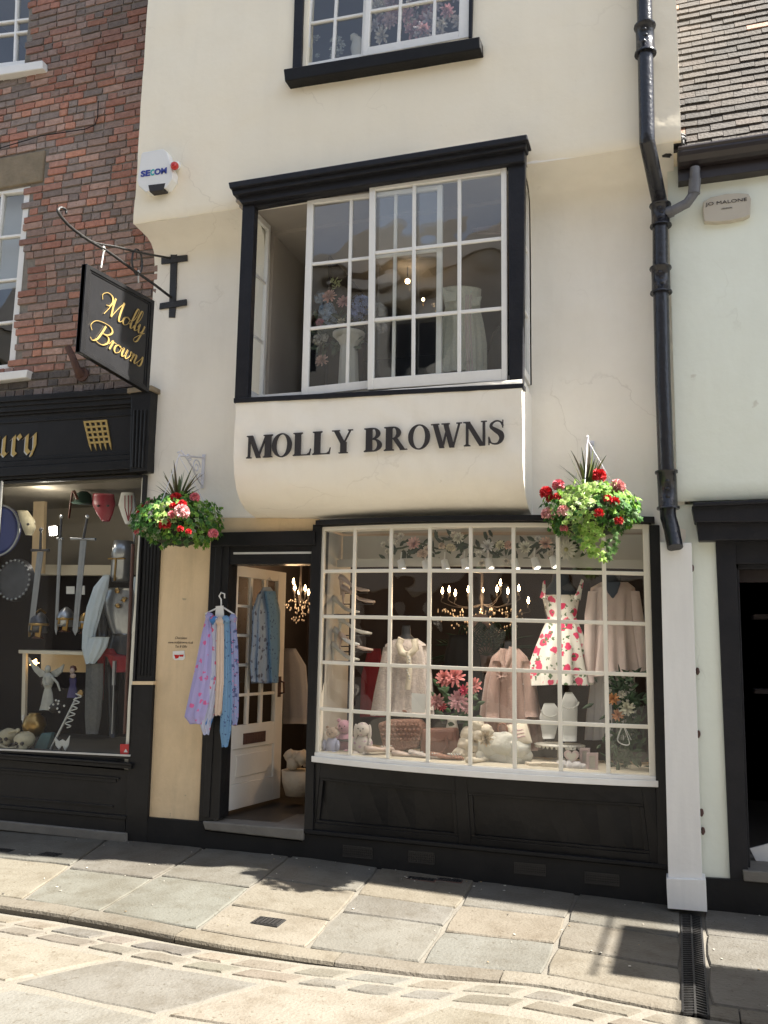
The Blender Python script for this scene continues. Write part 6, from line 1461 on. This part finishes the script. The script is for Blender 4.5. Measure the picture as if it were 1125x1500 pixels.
for k, (x, y, w_, lab) in enumerate(((784, 1120, 24, 'pale book lying aslant left of the teal cloth'), (806, 1120, 22, 'cream box lying flat beside the pale book'))):
    m = MB(); c = P(x, y, .10); a = .5-.4*k; u = Vector((math.cos(a), math.sin(a), 0)); v_ = Vector((-math.sin(a), math.cos(a), 0)); m.bar(c-u*.06, c+u*.06, .09, .03); o_ = m.build('book' if k == 0 else 'flat_box', 'creamfab', bevel=.003); tag(o_, lab, 'book' if k == 0 else 'box')
lumpy('teal_cloth', [(824, 1121, .9), (834, 1123, .9), (845, 1123, .9), (852, 1124, .7)], .10, 'paleskirt', 'pale bluish cloth bunched under the heart ornament', 'cloth', .04)
t = T('price_card', 612, 1048, .22, 'white price card hanging in front of the lace cardigan', 'card'); m = MB(); pp(m, [(603, 1015), (624, 1017), (623, 1044), (603, 1043)], .2, .003); m.build('card_sheet', 'card', t)
# white rose bouquet in a glass vase, right corner
t = T('rose_bouquet', 915, 1125, .2, 'tall bouquet of white rose and orange flowers in the right window corner', 'bouquet')
for x, y, r_, c in ((918, 1038, .06, (.64, .63, .50)), (899, 1024, .045, (.56, .28, .12)), (905, 1048, .045, (.58, .30, .16)), (911, 1018, .03, (.5, .48, .4))): bloomp(t, x, y, .15, r_, c, 'silk_flower', layers=5, n=9)
m = MB(); rg = random.Random(3)
for i in range(230):
    x = rg.gauss(918, 16); y = rg.uniform(985, 1125); g = rg.uniform(.5, 1.2); x = min(x, 942)
    leaf(m, P(x, y, rg.uniform(.16, .32)), (rg.uniform(-1, 1), -.3, rg.uniform(-.8, 1)), (rg.uniform(-.5, .5), -1, .3), rg.uniform(.05, .10), rg.uniform(.012, .03), (.035*g, .075*g, .03*g))
for k in range(9): m.tube([P(913+k, 1115, .2), P(895+k*6, 1000+4*(k % 3)*4, .2)], .003, 4, col=(.04, .08, .03))
m.build('leaves_and_stems', 'petal', t)
m = MB(); c = P(914, 1125, .2); m.lathe([(.045, 0), (.045, .25), (.05, .42)], c, 20); m.build('glass_vase', 'glass2', t)
m = MB(); m.tube(spline([P(913, 1060, .12), P(905, 1085, .11), P(922, 1090, .11), P(913, 1062, .12), P(925, 1084, .1)], 6), .006, 6, flat=.4); m.build('ribbon', 'card', t)
# ------------------------------------------------------------------ upstairs: flowers on a pedestal and a sequined dress
t = T('pedestal_vase', 513, 575, .12, 'tall cream fluted pedestal vase standing in the oriel window', 'vase')
loft(MB(), [(491, 531, 492, .02), (494, 528, 498, .02), (500, 522, 508, .03), (499, 523, 520, .03), (496, 525, 578, .03)], .12, 1.0, 12, .03, 48).build('fluted_column', 'ceramic', t)
m = MB(); A, B = P(490, 492, .12), P(532, 492, .12); m.lathe([(.10, -.03), (.13, 0), (.13, .02), (.10, .025)], (A+B)/2, 24); m.build('rim', 'ceramic', t)
t = T('hydrangea_bouquet', 505, 480, .1, 'bouquet of blue hydrangea and pink silk flowers on the pedestal vase', 'bouquet'); rg = random.Random(9)
def fluff(px, py, Y, r_, col, n=60, mt_='petal', nm='flower_head'):
    m = MB(); c = P(px, py, Y)
    for i in range(n):
        z = rg.uniform(-1, 1); a = rg.uniform(0, 6.28); s_ = math.sqrt(1-z*z); d = Vector((s_*math.cos(a), s_*math.sin(a), z)); k = rg.uniform(.6, 1.15); bloom(m, c+d*r_*rg.uniform(.6, 1), r_*.28, tuple(q*k for q in col), d, 1, 5, rg)
    m.build(nm, mt_, t)
for x, y, r_, c in ((470, 437, .055, (.34, .42, .52)), (478, 455, .075, (.30, .40, .54)), (484, 466, .07, (.30, .40, .54)), (529, 446, .085, (.24, .32, .58)), (524, 458, .07, (.24, .30, .58)), (465, 497, .05, (.56, .55, .50)), (476, 495, .035, (.50, .50, .44)), (555, 455, .07, (.40, .40, .40)), (558, 478, .06, (.42, .40, .40))): fluff(x, y, .08, r_, c)
for x, y, r_, c in ((483, 435, .065, (.62, .36, .30)), (504, 443, .065, (.56, .30, .28)), (469, 473, .04, (.46, .16, .20)), (500, 472, .04, (.46, .44, .34)), (504, 484, .05, (.30, .12, .16)), (472, 529, .06, (.52, .34, .28))): bloomp(t, x, y, .05, r_, c, 'silk_flower', layers=5, n=9, rg=rg)
m = MB()
for i in range(120):
    g = rg.uniform(.6, 1.3); leaf(m, P(rg.uniform(462, 535), rg.uniform(462, 512), rg.uniform(.08, .2)), (rg.uniform(-1, 1), -.2, rg.uniform(-1, .6)), (0, -1, .3), rg.uniform(.05, .09), .03, (.07*g, .10*g, .06*g))
for i in range(26): leaf(m, P(rg.uniform(482, 500), rg.uniform(410, 422), .08), (rg.uniform(-1, 1), -.2, rg.uniform(-.2, 1)), (0, -1, .2), .035, .012, (.36, .38, .18))
m.tube([P(484, 450, .1), P(488, 415, .1)], .003, 4, col=(.1, .14, .06)); m.tube([P(474, 500, .1), P(472, 525, .08)], .003, 4, col=(.1, .14, .06)); m.build('leaves', 'petal', t)
t = T('sequined_dress', 682, 552, .22, 'champagne sequined strapless dress on a form in the oriel window', 'dress')
loft(MB(), [(648, 705, 424, .0), (650, 703, 438, .03), (654, 702, 452, .05), (650, 707, 475, .07), (647, 711, 505, .09), (646, 711, 548, .12)], .26, .5, 13, .03, 78).build('body', 'seq', t)
m = MB(); pp(m, [(647, 419), (655, 426), (668, 430), (668, 440), (652, 442)], .17, .02); pp(m, [(690, 437), (705, 434), (702, 446), (690, 448)], .17, .02); m.build('neckline_points', 'seq', t)
m = MB()
for x in (683, 686, 690): m.tube([P(x, 432, .13), P(x-1, 470, .12), P(x+2, 545, .12)], .006, 6)
m.build('ribbons', 'blush', t)
tag(loft(MB(), [(738, 748, 468), (722, 750, 490), (716, 752, 520), (714, 752, 548)], .5, .3, 6, .1, 24).build('tulle_garment', 'dark2'), 'dim grey tulle garment in the right corner of the oriel', 'garment')
# white curtains behind the top right panes
tag(loft(MB(), [(694, 740, 262), (694, 740, 342)], .45, .12, 11, .1, 50).build('sheer_curtain', 'blush'), 'sheer pale curtain at the top right of the oriel', 'curtain')
# ------------------------------------------------------------------ top floor window flowers
t = T('blossom_display', 620, 50, -.1, 'mass of cream and pink silk blossom filling the top floor window', 'flowers'); rg = random.Random(4)
for i in range(70):
    x = rg.uniform(542, 682); y = rg.uniform(-70, 62-(x-540)*.16); c = rg.choice([(.60, .56, .56), (.60, .45, .46), (.52, .48, .52), (.68, .65, .60), (.54, .34, .36)])
    bloomp(t, x, y, -.16+rg.uniform(0, .2), rg.uniform(.05, .085), c, 'silk_blossom', layers=4, n=8, rg=rg, d=(rg.uniform(-.5, .5), -1, -.3))
t = T('small_flower_pot', 480, 80, -.15, 'small white flowers low in the left pane of the top window', 'flowers')
for i in range(12): bloomp(t, rg.uniform(455, 505), rg.uniform(62, 92)-5, -.15, rg.uniform(.025, .05), (.46, .48, .42), 'blossom', layers=3, n=6, rg=rg)
t = T('cream_bird_figure', 520, 72, -.15, 'cream china figure with perched bird shape in the top window', 'figurine')
loft(MB(), [(514, 530, 56), (516, 530, 62), (514, 531, 72), (516, 528, 84)], -.15, .8, 2, .0, 18).build('body', 'ceramic', t); m = MB(); m.ball(P(519, 55, -.15), .035, 10, 8, jit=.2); m.build('head', 'ceramic', t)
# ------------------------------------------------------------------ the sword shop window on the left
for x, y, lit in ((66, 709, True), (143, 706, False)):
    t = T('spotlight', x, y, .12, 'lit black spotlight on the ceiling of the sword shop window' if lit else 'unlit black spotlight above the green hat in the sword shop', 'spotlight'); c = P(x, y, .12)
    m = MB(); m.lathe([(.05, .035), (.062, .03), (.068, -.012), (.058, -.014)], c, 18); m.build('housing', 'ink', t); m = MB()
    for sx in (-1, 1): m.tube([c+Vector((sx*.07, 0, -.01)), c+Vector((sx*.07, 0, .08))], .006, 6)
    m.build('yoke', 'ink', t)
    m = MB(); m.lathe([(.0, -.016), (.052, -.016), (.052, -.012)], c, 16); m.build('lens', 'lamp' if lit else 'darksteel', t)
    if lit:
        ld = bpy.data.lights.new('spot_glow', 'POINT'); ld.energy = 1.3; ld.color = (1, .9, .75); ld.shadow_soft_size = .05; o_ = bpy.data.objects.new('spot_glow', ld); COL.objects.link(o_); o_.parent = t; o_.location = (0, -.02, -.14)
t = T('clip_lamp', 77, 777, .5, 'small bright square lamp glowing among the swords', 'lamp'); m = MB(); pp(m, [(72, 772), (81, 771), (82, 782), (73, 784)], .5, .02); m.build('lit_face', 'lamp', t); m = MB(); pp(m, [(70, 770), (83, 769), (84, 784), (71, 786)], .521, .04); m.build('housing', 'ink', t)
t = T('display_shelf', 80, 955, .3, 'pale shelf board carrying helmets across the sword shop window', 'shelf'); m = MB(); pp(m, [(27, 952), (130, 955), (130, 960), (27, 957)], .2, .5); m.build('board', 'shelf', t, bevel=.003)
m = MB(); pp(m, [(33, 957), (38, 957), (36, 1055), (31, 1055)], .22, .03); m.build('upright', 'shelf', t); m = MB(); pp(m, [(60, 958), (128, 960), (128, 985), (60, 984)], .66, .02); m.build('cream_back', 'tan', t)
t = T('wall_ledge', 110, 835, .9, 'long pale ledge running behind the swords at mid height', 'ledge'); m = MB(); pp(m, [(55, 827), (175, 828), (175, 843), (55, 842)], .9, .1); m.build('board', 'shelf', t)
m = MB(); pp(m, [(50, 700), (66, 700), (62, 840), (46, 838)], .75, .04); m.build('upright', 'tan', t)
def sword(hx, hy, gx0_, gy0, gx1_, gy1, bx, by, w_, Y, label, gm_='steel', gh='darksteel', straight=True):
    t = T('sword', bx, by, Y, label, 'sword', 'swords standing in the left shop window'); g = ((gx0_+gx1_)/2, (gy0+gy1)/2)
    m = MB(); m.prism([P(g[0]-w_/2, g[1]+2, Y), P(g[0]+w_/2, g[1]+2, Y), P(bx+w_*.42, by-8, Y), P(bx, by, Y), P(bx-w_*.42, by-8, Y)], (0, .006, 0)); m.prism([P(g[0]-w_*.12, g[1]+2, Y-.002), P(g[0]+w_*.12, g[1]+2, Y-.002), P(bx+w_*.1, by-14, Y-.002), P(bx-w_*.1, by-14, Y-.002)], (0, .002, 0)); m.build('blade', 'steel', t)
    m = MB(); m.tube([P(gx0_, gy0, Y), P(*g, Y), P(gx1_, gy1, Y)], [.013, .009, .013], 8); m.build('crossguard', gm_, t)
    m = MB(); m.tube([P(*g, Y), P(hx, hy, Y)], [.012, .010], 8); m.build('grip', gh, t); m = MB(); m.ball(P(hx, hy-1, Y), (.02, .012, .02), 10, 8); m.build('pommel', gm_, t)
sword(60, 777, 46, 806, 72, 806, 45, 931, 9, .16, 'broad steel sword hanging leftmost above the horned helmet', 'darksteel'); sword(90, 758, 84, 789, 92, 789, 82, 930, 5, .2, 'thin steel sword between the two broad ones')
sword(128, 758, 104, 789, 140, 790, 110, 931, 9, .14, 'broad steel sword with wide plain guard, nearest the armour')
def helmet(px, py, Y, s_, label, mt_, trim, plume=False):
    t = T('helmet', px, py, Y, label, 'helmet', 'helmets on the pale shelf'); c = P(px, py, Y)
    m = MB(); m.lathe([(.085*s_, -.07*s_), (.088*s_, 0), (.080*s_, .05*s_), (.05*s_, .09*s_), (.01*s_, .115*s_)], c, 20, sx=.85); m.build('dome', mt_, t)
    m = MB(); m.lathe([(.090*s_, -.01*s_), (.092*s_, .0), (.090*s_, .012*s_)], c, 20, sx=.87); m.tube([c+Vector((0, -.088*s_, .0)), c+Vector((0, -.095*s_, -.05*s_))], .009, 6); m.build('brow_band', trim, t)
    for sg in (-1, 1):
        m = MB(); m.prism([c+Vector((sg*.03*s_, -.07*s_, -.01)), c+Vector((sg*.07*s_, -.05*s_, -.01)), c+Vector((sg*.06*s_, -.05*s_, -.11*s_)), c+Vector((sg*.025*s_, -.07*s_, -.10*s_))], (0, .01, 0)); m.build('cheek_guard', trim, t)
    m = MB(); m.lathe([(.055, -.12*s_), (.03, -.10*s_), (.03, -.03)], c, 12); m.build('stand', 'darkwood', t)
    if plume: m = MB(); m.tube([c+Vector((0, -.05, .1*s_)), c+Vector((0, 0, .13*s_)), c+Vector((0, .07, .1*s_))], .014, 8, flat=.5); m.build('crest', trim, t)
helmet(57, 915, .22, 1.0, 'black and gold helmet with cheek guards, left on the shelf', 'darksteel', 'brass', True); helmet(96, 907, .26, .92, 'shiny steel helmet with brass rim, middle of the shelf', 'steel', 'brass'); helmet(125, 912, .36, .8, 'small brass helmet half hidden by the broad sword', 'brass', 'steel')
# masks and hat under the ceiling
t = T('green_hat', 122, 737, .3, 'dark green felt hat hanging below the unlit spotlight', 'hat'); c = P(122, 734, .3); m = MB(); m.lathe([(.10, -.02), (.075, -.01), (.06, .06), (.03, .085)], c, 18, sx=1.1); m.build('crown', 'greenfelt', t); m = MB(); m.tube(spline([c+Vector((.0, -.08, 0)), c+Vector((-.05, -.08, .08)), c+Vector((-.08, -.06, .02)), c+Vector((-.10, -.05, -.16))], 5), .014, 7, flat=.4); m.build('feather', 'darkwood', t)
t = T('red_mask', 151, 745, .3, 'glossy red devil mask hanging between hat and striped mask', 'mask'); loft(MB(), [(137, 166, 724), (136, 168, 738), (142, 165, 752), (150, 160, 764)], .3, .5, 2, .02, 24).build('face', 'maskred', t)
m = MB()
for sg in (-1, 1): m.ball(P(151+sg*7, 741, .24), (.016, .01, .010), 8, 6); 
m.build('eye_hollows', 'ink', t)
t = T('striped_mask', 188, 742, .3, 'white mask with red striped middle, rightmost under the ceiling', 'mask'); loft(MB(), [(178, 196, 722), (174, 200, 740), (179, 198, 756), (184, 193, 768)], .3, .5, 2, 0, 22).build('face', 'card', t)
for k in range(3): m = MB(); x = 183+k*5; m.tube([P(x, 726, .215), P(x, 744, .19), P(188, 763, .21)], .005, 5); m.build('red_stripe', 'maskred', t)
# shields at the left edge
t = T('blue_shield', 6, 775, .35, 'deep blue round shield cut off by the left edge of the photo', 'shield'); c = P(2, 778, .35); m = MB(); m.tube([c+Vector((0, -.02, 0)), c+Vector((0, -.06, 0))], [.24, .21], 36); m.build('face', 'shieldblue', t, bevel=.01)
m = MB(); m.tube([c+Vector((math.cos(a)*.235, -.045, math.sin(a)*.235)) for a in [i*math.pi/20 for i in range(41)]], .010, 6); m.build('rim', 'steel', t)
t = T('horned_skull', 38, 772, .3, 'bleached animal skull hanging beside the blue shield', 'skull'); loft(MB(), [(26, 40, 748), (30, 50, 762), (34, 51, 774), (38, 47, 784)], .26, .6, 2, .03, 18).build('cranium', 'bone', t); m = MB(); m.ball(P(41, 768, .18), (.014, .012, .012), 8, 6); m.build('eye_socket', 'ink', t)
t = T('spiked_shield', 25, 850, .45, 'dark round shield with a studded rim behind the left sword', 'shield'); c = P(25, 850, .45); m = MB(); m.tube([c, c+Vector((0, -.04, 0))], [.20, .18], 32); m.build('face', 'darksteel', t, bevel=.01)
m = MB()
for k in range(24): a = k*math.pi/12; m.ball(c+Vector((math.cos(a)*.18, -.05, math.sin(a)*.18)), .012, 6, 5)
m.build('studs', 'steel', t)
# armour with cape
t = T('suit_of_armour', 180, 1085, .3, 'steel suit of armour with flat topped great helm and gilt breastplate', 'suit of armour')
c = P(178, 852, .3); hh = P(178, 793, .3).z-c.z
m = MB(); m.lathe([(.085, 0), (.10, .05), (.098, hh*.62), (.105, hh*.66), (.088, hh), (.0, hh+.004)], c, 24, sx=.95); hm = m.build('great_helm', 'steel', t)
m = MB(); m.box(c.x-.08, c.x+.085, c.y-.104, c.y-.085, c.z+hh*.52, c.z+hh*.56); m.box(c.x-.006, c.x+.008, c.y-.108, c.y-.09, c.z, c.z+hh*.55); m.build('brass_cross', 'brass', hm)
loft(MB(), [(158, 207, 862, .0), (153, 207, 880, .0), (156, 206, 900, .0), (162, 203, 920, .0), (166, 200, 930, .0)], .32, .55, 2, 0, 30).build('breastplate', 'steel', t)
m = MB()
for x, y in ((172, 866), (182, 878), (173, 888)): m.ball(P(x, y, .20), (.028, .012, .02), 7, 5, jit=.8)
m.build('gilt_emblems', 'brass', t)
loft(MB(), [(165, 200, 928), (160, 204, 950), (158, 206, 975)], .32, .55, 8, .04, 30).build('mail_skirt', 'darksteel', t)
for x in (166, 190): loft(MB(), [(x-8, x+8, 975), (x-6, x+6, 1030), (x-5, x+5, 1080)], .34, .9, 2, 0, 14).build('leg', 'darksteel', t)
loft(MB(), [(146, 160, 868), (143, 157, 900), (146, 158, 935)], .30, .9, 2, 0, 14).build('arm', 'darksteel', t)
t = T('white_cape', 140, 960, .2, 'pale blue white cape draped from the shoulder of the armour', 'cape')
loft(MB(), [(152, 161, 842, .0), (138, 158, 860, .04), (128, 150, 890, .06), (122, 140, 925, .08), (121, 136, 950, .08), (126, 133, 973, .05)], .16, .45, 9, .28, 70, twist=.02).build('cloth', 'cape', t); loft(MB(), [(196, 207, 845), (195, 208, 858), (197, 207, 870)], .2, .4, 3, .05, 16).build('shoulder_fold', 'cape', t)
loft(MB(), [(135, 158, 933), (130, 154, 948), (127, 146, 962), (128, 138, 972)], .15, .5, 7, .16, 40).build('lower_fold', 'cape', t)
t = T('spear', 190, 1060, .1, 'long spear with red brown shaft standing in front of the armour', 'spear'); m = MB(); m.tube([P(195, 797, .1), P(183, 1075, .1)], .016, 10); m.build('shaft', 'darkwood', t); m = MB(); pp(m, [(196, 722), (199, 770), (196, 797), (193, 770)], .1, .01); m.build('spearhead', 'steel', t)
tag(loft(MB(), [(150, 165, 950), (148, 170, 958), (160, 200, 962), (168, 201, 985)], .22, .4, 7, .1, 28).build('red_cloth', 'redcloth'), 'dark red cloth sash tied round the armour below the belt', 'cloth')
tag(loft(MB(), [(128, 150, 972), (127, 150, 1010), (126, 147, 1050), (127, 143, 1075)], .18, .4, 7, .1, 30).build('mesh_cloak', 'graycape'), 'grey mesh cloak hanging to the floor left of the armour', 'cloak')
m = MB(); m.prism([P(143, 950, .2), P(152, 948, .2), P(148, 1025, .2), P(142, 1022, .2)], (0, .03, 0)); tag(m.build('red_banner', 'redcloth'), 'narrow dark red banner strip beside the mesh cloak', 'banner')
for x0_, y0_, x1_, y1_, lab in ((168, 968, 164, 1075, 'slim sword in a steel scabbard left of the spear foot'), (190, 985, 186, 1080, 'slim steel sword leaning right of the spear foot')):
    t = T('scabbard_sword', x1_, y1_, .15, lab, 'sword'); m = MB(); m.tube([P(x0_, y0_, .15), P((x0_*2+x1_)/3, (y0_*2+y1_)/3, .15)], .016, 8, flat=.4); m.build('scabbard', 'steel', t); m = MB(); m.tube([P((x0_*2+x1_)/3, (y0_*2+y1_)/3, .15), P(x1_, y1_, .15)], .006, 6); m.build('thin_blade', 'steel', t)
# small cards
t = T('price_cards', 110, 865, .5, 'two small white price cards hanging behind the middle sword', 'cards')
for a in ((97, 859, 109, 870), (113, 858, 124, 871)): m = MB(); pp(m, [(a[0], a[1]), (a[2], a[1]), (a[2], a[3]), (a[0], a[3])], .5, .004); m.build('card_sheet', 'card', t)
# winged angel
t = T('angel_statue', 70, 1040, .15, 'grey winged angel statuette below the shelf', 'statuette')
loft(MB(), [(67, 73, 985, .0), (64, 77, 990, .02), (63, 78, 1000, .04), (66, 75, 1008, .03), (64, 77, 1018, .06), (62, 78, 1032, .1), (60, 76, 1040, .12)], .15, .7, 5, .05, 22).build('robed_body', 'angel', t); m = MB(); m.ball(P(70, 980, .15), (.026, .026, .032), 10, 8, jit=.1); m.build('head', 'angel', t)
for pts in ([(66, 990), (58, 992), (50, 984), (42, 970), (41, 962), (48, 972), (58, 980), (66, 984)], [(74, 990), (82, 992), (90, 984), (93, 973), (86, 978), (78, 982), (74, 984)]):
    m = MB(); pp(m, pts, .17, .02); m.build('wing', 'angel', t, bevel=.004)
for pts in ([(76, 992), (84, 1000), (88, 1012)], [(64, 994), (66, 1004), (72, 1003)]): m = MB(); m.tube([P(x, y, .11) for x, y in pts], [.012, .010, .007], 7); m.build('arm', 'angel', t)
t = T('star_lamp', 50, 972, .2, 'small glowing orange star lamp behind the angel wing', 'lamp'); m = MB(); c = P(49, 971, .2); m.prism([c+Vector((math.cos(a)*r_, 0, math.sin(a)*r_*.7)) for a, r_ in [(i*math.pi/5, .05 if i % 2 == 0 else .022) for i in range(10)]], (0, .02, 0)); m.build('lit_star', emis('orange star', (1, .62, .25), 2.5), t)
t = T('fairy_figurine', 107, 1015, .2, 'dark haired fairy figurine in a purple dress right of the angel', 'figurine')
loft(MB(), [(104, 110, 990), (102, 112, 995), (103, 111, 1003), (100, 113, 1015), (99, 114, 1022)], .2, .7, 3, .05, 16).build('dress', 'purple', t); m = MB(); m.ball(P(106, 983, .2), (.022, .022, .028), 10, 8); m.ball(P(107, 990, .18), (.03, .02, .02), 8, 6); m.build('head_and_chest', 'skin', t); m = MB(); m.ball(P(107, 980, .215), (.030, .022, .03), 10, 8, jit=.3); m.build('hair', 'darkwood', t)
t = T('jewelled_skull', 84, 1035, .15, 'black skull ornament studded with pearls under the angel', 'ornament'); m = MB(); m.ball(P(80, 1036, .17), (.055, .05, .045), 12, 9, jit=.2); m.build('skull', 'ink', t); m = MB()
for x, y in ((82, 1026), (85, 1031), (78, 1032), (94, 1034), (84, 1038), (87, 1043), (72, 1037), (86, 1027)): m.ball(P(x, y, .10), .010, 7, 5)
m.build('pearls', 'pearl', t)
t = T('brass_globe', 50, 1075, .25, 'round dull brass pot behind the skulls', 'pot'); m = MB(); m.lathe([(.04, -.10), (.085, -.06), (.10, 0), (.085, .06), (.05, .09), (.055, .10)], P(50, 1062, .25), 20); m.build('bowl', 'brass', t); m = MB(); m.tube([P(35, 1062, .2), P(34, 1048, .2)], .012, 8); m.build('white_stopper', 'card', t)
def skull(px, py, Y, s_, label):
    t = T('skull', px, py, Y, label, 'skull', 'bone skulls on the window floor'); c = P(px, py-8, Y); m = MB(); m.ball(c, (.075*s_, .085*s_, .065*s_), 16, 12, jit=.06); m.ball(c+Vector((0.02, -.05*s_, -.05*s_)), (.042*s_, .04*s_, .035*s_), 10, 8, jit=.1); k = m.build('cranium', 'bone', t); m = MB()
    for sg in (-1, 1): m.ball(c+Vector((.02+sg*.026*s_, -.078*s_, -.018*s_)), (.017*s_, .014, .015*s_), 8, 6)
    m.prism([c+Vector((.01, -.10*s_, -.048*s_)), c+Vector((.03, -.10*s_, -.048*s_)), c+Vector((.02, -.10*s_, -.03*s_))], (0, .02, 0)); m.build('hollows', 'ink', k)
    m = MB()
    for i in range(6): m.box(c.x-.015*s_+i*.011*s_, c.x-.006*s_+i*.011*s_, c.y-.095*s_, c.y-.08*s_, c.z-.085*s_, c.z-.07*s_)
    m.build('teeth', 'bone', k)
skull(36, 1092, .09, 1.1, 'large bone skull on the floor of the sword shop window'); skull(12, 1086, .14, 1.0, 'bone skull behind the large one at the left edge')
m = MB(); 
for a, b in (((-6, 1088), (10, 1097)), ((2, 1098), (30, 1094)), ((14, 1072), (26, 1070))):
    m.tube([P(*a, .04), P(*b, .04)], .012, 8); m.ball(P(*a, .04), .02, 7, 5); m.ball(P(*b, .04), .02, 7, 5)
tag(m.build('loose_bones', 'bone'), 'loose old bones heaped round the skulls', 'bones', kind='stuff')
m = MB(); pp(m, [(60, 1074), (76, 1073), (68, 1099), (48, 1098)], .12, .05); tag(m.build('teal_book', 'teal', bevel=.01), 'dull teal book leaning right of the large skull', 'book')
t = T('serpent_dagger', 96, 1060, .06, 'long dagger with wavy silver serpent sheath leaning across the window floor', 'dagger'); m = MB(); m.tube([P(74, 1098, .06), P(112, 1022, .08)], .010, 8, flat=.4); m.build('blade', 'steel', t)
m = MB(); m.tube([P(98+18*k/40+5*math.sin(k*.9), 1066-50*k/40, .06) for k in range(41)], .005, 6); m.build('silver_serpent', 'silver', t); m = MB(); m.ball(P(118, 1016, .08), (.03, .02, .03), 8, 6, jit=.4); m.build('pommel', 'brass', t)
t = T('bat_axe', 92, 1090, .04, 'small silver bat shaped axe head on the window floor', 'axe'); m = MB(); pp(m, [(80, 1080), (86, 1086), (91, 1083), (96, 1086), (102, 1077), (100, 1092), (95, 1100), (91, 1092), (86, 1098), (81, 1092)], .04, .012); m.build('head', 'silver', t, bevel=.003); m = MB(); m.tube([P(91, 1084, .05), P(90, 1101, .05)], .007, 6); m.build('haft', 'ink', t)
t = T('red_notice', 184, 1098, -.03, 'small red card with a white mark in the lower right of the sword shop glass', 'notice'); m = MB(); pp(m, [(176, 1090), (192, 1090), (191, 1107), (176, 1107)], -.030, .003); m.build('card_sheet', 'redcard', t); m = MB(); pp(m, [(184, 1097), (187, 1102), (181, 1102)], -.032, .002); m.build('white_mark', 'card', t)
# leaning white board inside the right hand doorway
m = MB(); m.prism([P(1098, 1243, .25), P(1150, 1230, .25), P(1150, 1278, .25), P(1114, 1274, .25)], (0, .02, 0)); tag(m.build('leaning_board', 'board', bevel=.002), 'pale board leaning inside the dark doorway of the right hand shop', 'board')
